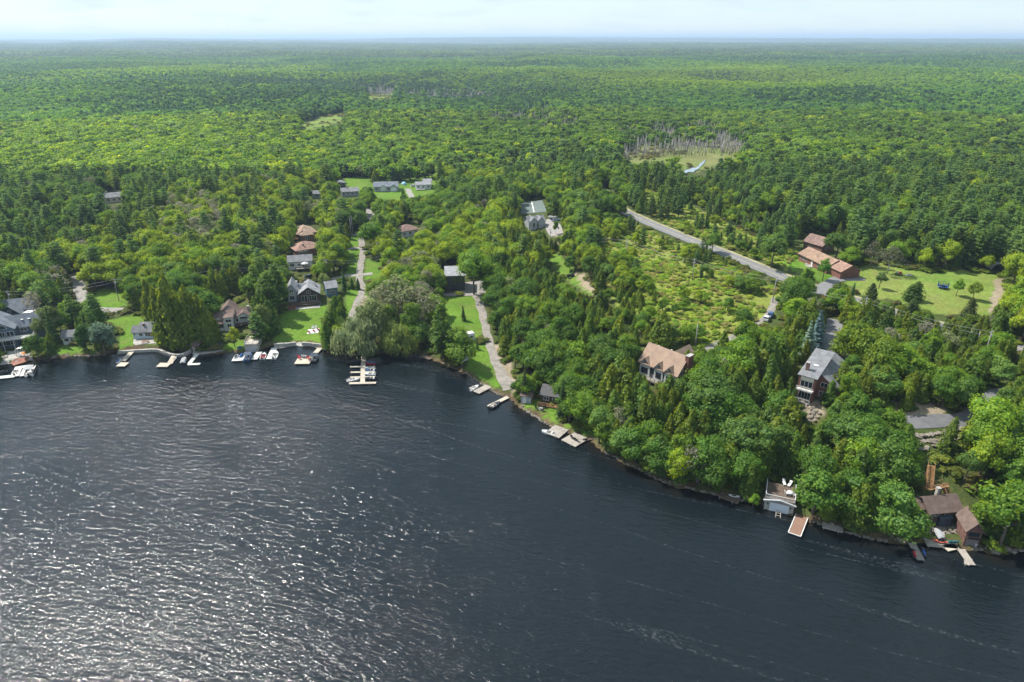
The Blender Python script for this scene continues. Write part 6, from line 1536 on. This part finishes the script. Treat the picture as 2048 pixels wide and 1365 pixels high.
caravan('white camper trailer parked beside the blue garage house', (49, 643), (66, 643), 6.0)
caravan('white trailer behind the open shoreline tree by the gravel drive', (918, 690), (950, 684), 2.6)

# ================================================================== small things
def chair(label, px, py, rz, m, group=None, z=None, name='garden_chair'):
    p = at(px, py) if z is None else Vector((*at0(px, py, z), z)); g = empty(name, p + Vector((0, 0, .1)), R(rz), label, 'chair', group)
    MB().obox((0, -.35, .42), (0, .3, .32), .62, .06).build('seat', m, g); MB().obox((0, .26, .3), (0, .62, 1.08), .62, .06).build('backrest', m, g)
    for s in (-.36, .36):
        MB().box(s - .06, s + .06, -.38, .34, .56, .6).build('armrest', m, g); MB().box(s - .04, s + .04, -.36, -.28, -.1, .56).box(s - .04, s + .04, .22, .3, -.1, .56).build('leg', m, g)
    return g
for i, x in enumerate((419, 425, 431, 437, 442)): chair(['leftmost of the five chairs on the stone landing, blue', 'second chair from the left on the stone landing, white', 'middle chair on the stone landing, blue', 'fourth chair from the left on the stone landing, white', 'rightmost chair on the stone landing, blue'][i], x, 694 - i * .5, 180 + (i - 2) * -12, white if i in (1, 3) else blue, 'chairs on the stone landing', .8)
for i, (x, y) in enumerate(((478, 699), (482, 697))): chair(['blue chair beside the stone boathouse, left', 'blue chair beside the stone boathouse, right'][i], x, y, 170, blue, 'blue chairs by the stone boathouse')
patch('chair_terrace', [(614, 669), (616, 660), (638, 657), (641, 666)], white, .1, 'small white terrace with red chairs on the big lawn', 'terrace')
for i, (x, y) in enumerate(((618, 666), (628, 664), (637, 662))): chair(['left red chair on the small white terrace', 'middle red chair on the small white terrace', 'right red chair on the small white terrace'][i], x, y, 180, red, 'red chairs on the white terrace')
for i, (x, y) in enumerate(((626, 658), (632, 657))): chair(['left white chair behind the red chairs on the lawn', 'right white chair behind the red chairs on the lawn'][i], x, y, 0, white, 'white chairs on the big lawn')
for i, (x, y) in enumerate(((598, 716), (600, 719), (616, 717), (619, 720))): chair(['upper left red chair on the float', 'lower left red chair on the float', 'upper right red chair on the float', 'lower right red chair on the float'][i], x, y, (90, 90, 200, -90)[i], red, 'red chairs on the float', .55)
for i, (x, y) in enumerate(((606, 715), (610, 715))): chair(['left white chair on the float', 'right white chair on the float'][i], x, y, 170, white, 'white chairs on the float', .55)
for i, (x, y, r_) in enumerate(((1074, 820, 60), (1080, 814, 150), (1088, 816, 220), (1085, 823, 300))): chair(['leftmost dark chair round the fire pit', 'far dark chair round the fire pit', 'rightmost dark chair round the fire pit', 'near dark chair round the fire pit'][i], x, y, r_, black, 'dark chairs round the fire pit')
p = at(1081, 819); g = empty('fire_pit', p, 0, 'round stone fire pit on the small lawn by the water', 'fire pit'); MB().lathe([(.7, -.2), (.72, .4), (.5, .42), (.48, .1)], 10).build('stone_ring', stone_wall, g); MB().lathe([(.45, .05), (.3, .18), (.02, .2)], 8).build('ash', black, g)
def lounger(label, px, py, rz, m, z): 
    g = empty('sun_lounger', (*at0(px, py, z), z), R(rz), label, 'sun lounger'); MB().box(-.32, .32, -.9, .35, .28, .36).build('seat', m, g); MB().obox((0, .33, .32), (0, .95, .85), .64, .07).build('backrest', m, g)
    for x in (-.28, .28):
        for y in (-.8, .3): MB().box(x - .03, x + .03, y - .03, y + .03, 0, .28).build('leg', m, g)
lounger('left dark lounger on the larger square deck', 1146, 878, 40, black, .52); lounger('right dark lounger on the larger square deck', 1152, 881, -150, black, .52)
zt = BH.o.location.z + 3.54
lounger('left white lounger on the boathouse roof deck', 1568, 968, -10, white, zt); lounger('right white lounger on the boathouse roof deck', 1579, 971, -40, white, zt)
g = empty('patio_table', (*at0(1580, 990, zt), zt), 0, 'round white table on the boathouse roof deck', 'table'); MB().lathe([(.75, .7), (.75, .76)], 12).build('table_top', white, g); MB().tube([(0, 0, 0), (0, 0, .7)], .06).build('leg', white, g); MB().lathe([(.35, 0), (.35, .05)], 8).build('base', white, g)
for i, (x, y) in enumerate(((1573, 990), (1588, 993))): chair(['left white chair at the round table on the roof deck', 'right white chair at the round table on the roof deck'][i], x, y, (90, -90)[i], white, 'white chairs on the roof deck', zt)
for i, x in enumerate((1898, 1905, 1911)): chair(['left teal chair on the kayak landing', 'middle teal chair on the kayak landing', 'right teal chair on the kayak landing'][i], x, 1088, 170, mat('teal_plastic', (.03, .14, .15), .5, .1, 3), 'teal chairs on the kayak landing', .55)
g = empty('picnic_table', at(291, 686), R(2), 'long wooden picnic table on the white cottage patio', 'table')
MB().box(-1.2, 1.2, -.4, .4, .72, .78).build('table_top', wood_red, g)
for s in (-.8, .8): MB().box(-1.2, 1.2, s - .14, s + .14, .42, .47).build('bench', wood_pale, g)
for x in (-.9, .9): MB().obox((x, -.7, -.1), (x, .25, .75), .1, .1).obox((x, .7, -.1), (x, -.25, .75), .1, .1).build('leg', wood_pale, g)
g = empty('patio_umbrella', at(53, 716), R(20), 'orange sun shade on the lake house patio', 'umbrella'); MB().tube([(0, 0, -.2), (0, 0, 2.4)], .04).build('pole', white, g); MB().lathe([(1.2, 1.8), (1.15, 1.88), (.05, 2.4), (.02, 2.42)], 8).build('canopy', orange, g)
g = empty('fire_bowl', at(10, 716), 0, 'round stone fire bowl on the pale patio', 'fire pit'); MB().lathe([(.9, -.1), (.95, .5), (.7, .52), (.65, .25)], 12).build('stone_ring', stone_wall, g); MB().lathe([(.6, .2), (.02, .28)], 10).build('ash', black, g)
g = empty('red_bench', at(645, 694), R(-6), 'red bench at the right end of the stone landing', 'bench'); MB().box(-1.1, 1.1, -.3, .3, .4, .5).build('seat', red, g); MB().box(-1.1, 1.1, .25, .32, .5, 1.0).build('backrest', red, g)
for x in (-.9, .9): MB().box(x - .05, x + .05, -.25, .25, -.2, .4).build('leg', red, g)
g = empty('trampoline', at(1885, 577), 0, 'round trampoline with blue pad and dark safety net on the meadow', 'trampoline')
MB().lathe([(1.9, .82), (1.9, .9), (1.45, .92), (1.45, .84)], 16).build('pad', blue, g); MB().lathe([(1.45, .86), (.02, .8)], 16).build('mat', black, g)
for k in range(6):
    a = k * math.pi / 3; c, s = math.cos(a), math.sin(a)
    MB().tube([(1.8 * c, 1.8 * s, -.1), (1.8 * c, 1.8 * s, .85)], .05, 5).build('leg', metal_w, g); MB().tube([(1.9 * c, 1.9 * s, .85), (1.9 * c, 1.9 * s, 2.6)], .05, 5).build('net_pole', blue, g)
nb = MB()
for z in np.arange(1.0, 2.6, .2): nb.tube([(1.85 * math.cos(t), 1.85 * math.sin(t), z) for t in np.linspace(0, 2 * math.pi, 17)], .018, 3)
for k in range(24): a = k * math.pi / 12; nb.tube([(1.85 * math.cos(a), 1.85 * math.sin(a), .9), (1.85 * math.cos(a), 1.85 * math.sin(a), 2.55)], .018, 3)
nb.build('net', black, g)
g = empty('play_tent', at(808, 370), 0, 'blue and white round tent on the far lawn', 'tent'); MB().lathe([(1.8, -.1), (1.7, .9), (1.2, 1.7), (.05, 2.1)], 10).build('canopy', mat('pale_blue_fabric', (.25, .5, .7), .7), g); MB().box(-.5, .5, -1.85, -1.5, 0, 1.2).build('door_flap', white, g)
g = empty('barbecue', at(1141, 556), R(20), 'black barbecue trailer at the end of the orchard lawn', 'barbecue'); MB().box(-1.6, 1.6, -.6, .6, .6, 1.2).build('firebox', black, g); MB().xprism([(-.6, 1.2), (.6, 1.2), (.4, 1.6), (-.4, 1.6)], -1.5, 1.5).build('lid', black, g)
for x in (-1, 1): wheel(g, x, -.6); wheel(g, x, .6)
g = empty('garden_tractor', at(1797, 551), R(30), 'old red and grey tractor parked below the grey half bare tree', 'tractor'); MB().box(-.3, 1.4, -.35, .35, .7, 1.3).build('bonnet', red, g); MB().box(-.9, -.2, -.4, .4, .6, 1.0).build('seat', black, g); MB().box(-1.0, -.9, -.5, .5, .9, 1.8).build('roll_bar', metal_w, g)
for x, r_ in ((1.1, .4), (-.6, .62)):
    for y in (-.7, .7): wheel(g, x, y, r_)
g = empty('flat_boulder', at(1817, 551), 0, 'flat pale boulder on the meadow beside the tractor', 'boulder'); L = Leafy(5); L.core(np.array([0, 0, .1]), np.array([1.5, .9, .5]), .5, .2); L.mesh('rock', stone_wall); mesh_obj('stone', L.mesh('stone', stone_wall), g)
g = empty('yard_light', at(1725, 531), 0, 'tall yard light on a wooden pole behind the brick house drive', 'lamp post'); MB().tube([(0, 0, -.3), (0, 0, 7)], [.12, .08], 6).build('pole', bark, g); MB().tube([(0, 0, 6.8), (.8, 0, 7.1)], .05, 5).build('arm', metal_w, g); MB().box(.5, 1.3, -.2, .2, 7.05, 7.3).build('lamp_head', white, g)

# new wooden stairs down the bank
st_m = wood_orange
def V3(px, py, z): return Vector((*at0(px, py, z), z))
bot, land1, land2, top = V3(1910, 1030, 2.2), V3(1888, 972, 7.2), V3(1858, 976, 7.4), V3(1862, 932, 11.0)
g = empty('wooden_stairs', bot, 0, 'new orange timber stairs zigzagging up the wooded bank', 'stairs')
def flight(a, b_):
    a, b_ = a - bot, b_ - bot; d = b_ - a; n = max(4, int(abs(d.z) / .19)); sd = Vector((d.y, -d.x, 0)).normalized() * .65
    for s in (-1, 1):
        MB().obox(a + sd * s, b_ + sd * s, .1, .28).build('stringer', st_m, g); MB().obox(a + sd * s + Vector((0, 0, 1)), b_ + sd * s + Vector((0, 0, 1)), .09, .12).build('handrail', st_m, g)
        for k in range(0, n + 1, 5): p_ = a + d * (k / n) + sd * s; MB().box(p_.x - .06, p_.x + .06, p_.y - .06, p_.y + .06, p_.z - 2.0, p_.z + 1).build('post', st_m, g)
    hd = Vector((d.x, d.y, 0)).normalized() * .16
    tm_ = MB().add([Vector(c_) for c_ in (-sd - hd, sd - hd, sd + hd, -sd + hd)] + [Vector(c_) + Vector((0, 0, .05)) for c_ in (-sd - hd, sd - hd, sd + hd, -sd + hd)], [(3, 2, 1, 0), (4, 5, 6, 7), (0, 1, 5, 4), (1, 2, 6, 5), (2, 3, 7, 6), (3, 0, 4, 7)]).mesh('step'); tm_.materials.append(st_m)
    for k in range(n): o = mesh_obj('step', tm_, g); o.location = a + d * ((k + .5) / n) + Vector((0, 0, .12))
flight(bot, land1); flight(land2, top)
c = (land1 + land2) / 2 - bot; dl = land2 - land1; o = MB().box(-dl.length / 2 - .7, dl.length / 2 + .7, -.75, .75, -.15, 0).build('landing', st_m, g); o.location = c + Vector((0, 0, .1)); o.rotation_euler = (0, 0, math.atan2(dl.y, dl.x))
for s in (-.7, .7): 
    o = MB().obox((-dl.length / 2, s, 1), (dl.length / 2, s, 1), .09, .12).box(-dl.length / 2, -dl.length / 2 + .1, s - .05, s + .05, 0, 1).box(-.05, .05, s - .05, s + .05, 0, 1).build('handrail', st_m, g); o.location = c + Vector((0, 0, .1)); o.rotation_euler = (0, 0, math.atan2(dl.y, dl.x))
g = empty('railway_tie_steps', at(1883, 1080), 0, 'dark tie steps climbing from the kayak landing to the brown cottage', 'steps'); pA, pB = at(1883, 1080), at(1879, 1054)
sm_ = MB().box(-.7, .7, -.16, .16, -.2, .08).mesh('step'); sm_.materials.append(bark_grey)
for k in range(10): t = k / 9; o = mesh_obj('step', sm_, g); q = pA.lerp(pB, t) - pA; q.z = hz(pA.x + q.x, pA.y + q.y) - pA.z + .1; o.location = q
# stone steps of the big lawn
g = empty('stone_steps', at(598, 687), 0, 'grey stone steps between the big lawn and the stone landing', 'steps')
sm_ = MB().box(-1.2, 1.2, -.3, .3, -.3, .12).mesh('step'); sm_.materials.append(stone_wall)
pA, pB = at(598, 686), at(597, 672)
for k in range(6): q = pA.lerp(pB, k / 5) - pA; o = mesh_obj('step', sm_, g); o.location = q + Vector((0, 0, .05))

# ================================================================== stones: walls, ledges, boulders
ROCKS = []
rock_m = mat('lake_rock', (.2, .175, .145), .9, .4, 1.2, .8, 3)
for i in range(6):
    L = Leafy(900 + i); L.core(np.zeros(3), np.array([1., .75, .6]), .5, .22); me = L.mesh('stone', rock_m); ROCKS.append(me)
def stones(name, label, pts, size, n, rowz=(0.,), cat='stone wall', lift=.1, spread=.3, zfix=None, sq=1.):
    P = np.array([at(*p)[:] if zfix is None else (*at0(*p, zfix), zfix) for p in pts]); Q = smooth_path(P, max(.3, size * .85)); r = random.Random(len(label))
    root = empty(name, Q[0] + np.array([0, 0, 0]), 0, label, cat); k = 0
    for zz in rowz:
        for q in Q:
            x, y = q[0] + r.uniform(-spread, spread), q[1] + r.uniform(-spread, spread); z = max(hz(x, y), .0) if zfix is None else zfix
            o = bpy.data.objects.new('stone', r.choice(ROCKS)); COL.objects.link(o); o.parent = root; s = size * r.uniform(.6, 1.25)
            o.location = (x - Q[0][0], y - Q[0][1], z + zz + lift - Q[0][2]); o.rotation_euler = (r.uniform(-.3, .3), r.uniform(-.3, .3), r.uniform(0, 6.28)); o.scale = (s, s, s * r.uniform(.6, 1.) * sq); k += 1
    return root
def wall_run(name, label, pts, w, z0, z1, m=None, cat='stone wall'):
    P = np.array([(*at0(*p, max(z1 - .1, 0)), 0) for p in pts]); Q = smooth_path(P, 1.0); root = empty(name, (Q[0][0], Q[0][1], 0), 0, label, cat); r = random.Random(3)
    for a, b_ in zip(Q[:-1], Q[1:]):
        j = r.uniform(-.05, .05); MB().obox((a[0] - Q[0][0], a[1] - Q[0][1], (z0 + z1) / 2 + j), (b_[0] - Q[0][0], b_[1] - Q[0][1], (z0 + z1) / 2 + j), w * r.uniform(.85, 1.15), z1 - z0).build('stone', m or stone_wall, root)
wall_run('sea_wall', 'grey stone sea wall below the white cottage', [(236, 703), (262, 701), (300, 699), (318, 698), (335, 707), (356, 711), (375, 706), (388, 696)], .9, -.6, .95)
wall_run('lawn_wall', 'pale stone retaining wall along the bottom of the big lawn', [(548, 688), (575, 687), (592, 685)], .7, .2, 1.5); wall_run('lawn_wall', 'pale stone wall right of the lawn steps', [(604, 685), (630, 687), (645, 690)], .7, .2, 1.5)
patch('stone_landing', [(548, 700), (548, 689), (600, 685), (655, 692), (658, 701), (620, 694), (585, 694)], concrete, .2, 'long pale stone landing along the foot of the big lawn', 'landing')
stones('shore_rocks', 'pale rocks lining the fire pit lawn shore', [(1042, 814), (1062, 828), (1085, 843), (1104, 855)], .55, 0)
stones('shore_rocks', 'brown rocks along the shore left of the silvery tree', [(104, 716), (140, 712), (170, 713), (196, 711)], .6, 0)
stones('shore_rocks', 'rocks along the shore below the gravel drive', [(930, 746), (960, 766), (985, 783), (1018, 797)], .5, 0)
stones('shore_rocks', 'pale rock shelf below the small brown boathouse', [(1950, 1098), (1970, 1103), (1990, 1108), (2010, 1104), (2040, 1100)], 1.1, 0, lift=.0)
stones('bank_rocks', 'tumbled stones on the bank below the brown cottage', [(1842, 1062), (1865, 1062), (1892, 1060), (1915, 1062)], .5, 0, (0, .0, .1), spread=1.0)
for i, (a, b_) in enumerate([((1836, 872), (1890, 866)), ((1890, 864), (1932, 858)), ((1838, 886), (1885, 882)), ((1888, 880), (1925, 874)), ((1842, 898), (1880, 894))]):
    stones('stone_ledge', ['upper left course of the stone ledges below the paved lane', 'upper right course of the stone ledges below the paved lane', 'second course of the stone ledges, left', 'second course of the stone ledges, right', 'lowest course of the stone ledges above the stairs'][i], [a, b_], 1.15, 0, spread=.25, sq=.6)
stones('rockery', 'orange brown rockery below the brick lake house', [(1608, 812), (1625, 822), (1640, 830), (1618, 842)], .8, 0, (0, .1), 'rockery', spread=1.2)
stones('shore_rocks', 'rocks along the wooded shore left of the roof deck boathouse', [(1205, 902), (1260, 930), (1330, 966), (1420, 987), (1500, 1004)], .5, 0)
stones('shore_rocks', 'rocks along the wooded shore right of the red brown dock', [(1625, 1043), (1690, 1064), (1750, 1080), (1815, 1085)], .55, 0)

# ================================================================== overhead line
def pole(px, py, hgt=9.5, lab='', arm=True):
    p = at(px, py); g = empty('utility_pole', p, R(15), lab, 'utility pole', 'poles of the overhead line')
    MB().tube([(0, 0, -.4), (0, 0, hgt)], [.17, .11], 6).build('pole', bark_grey, g)
    if arm: MB().box(-.9, .9, -.06, .06, hgt - .6, hgt - .45).build('crossarm', bark_grey, g); MB().lathe([(.22, hgt - 2.2), (.24, hgt - 1.4), (.1, hgt - 1.35)], 8, (.35, 0)).build('transformer', metal_w, g)
    return Vector((p.x, p.y, p.z + hgt))
LP = [pole(28, 628, 9.5, 'utility pole behind the blue garage house'), pole(238, 602, 9.5, 'utility pole at the top of the left lawn'), pole(452, 578, 9.5, 'utility pole in the trees behind the brown roofed house'), pole(655, 560, 9.5, 'utility pole in front of the long white house'), pole(768, 548, 9.0, 'shorter pole beside the gravel lane'), pole(757, 524, 9.5, 'utility pole right of the gravel lane bend')]
RP = [pole(1100, 494, 9, 'utility pole left of the scrub slope'), pole(1252, 520, 9, 'utility pole at the top of the scrub slope'), pole(1384, 562, 9, 'utility pole in the middle of the scrub slope'), pole(1545, 606, 10, 'utility pole beside the stony drive'), pole(1722, 652, 10, 'utility pole below the meadow'), pole(1965, 724, 10, 'utility pole at the right edge of the wood')]
TP = [pole(703, 474, 10, 'left of two tall poles at the paved lane', False), pole(706, 471, 10.5, 'right of two tall poles at the paved lane', False)]; pole(1390, 696, 8, 'bare pole behind the half timbered house', False)
wm2 = mat('cable', (.30, .30, .31), .5, .05)
def wire(a, b_, lab, dz=0.):
    pts = [a.lerp(b_, t) + Vector((0, 0, dz - 1.2 * 4 * t * (1 - t))) for t in np.linspace(0, 1, 9)]
    o = MB().tube([p - a for p in pts], .035, 4).build('overhead_wire', wm2); o.location = a; tag(o, lab, 'wire', 'overhead wires')
for S_, nm in ((LP[:5], 'left'), (RP, 'right')):
    for i, (a, b_) in enumerate(zip(S_[:-1], S_[1:])):
        for k, dz in enumerate((-.4, -1.6)): wire(a, b_, f"{['upper', 'lower'][k]} overhead wire, {['first', 'second', 'third', 'fourth', 'fifth'][i]} span of the {nm} line", dz)
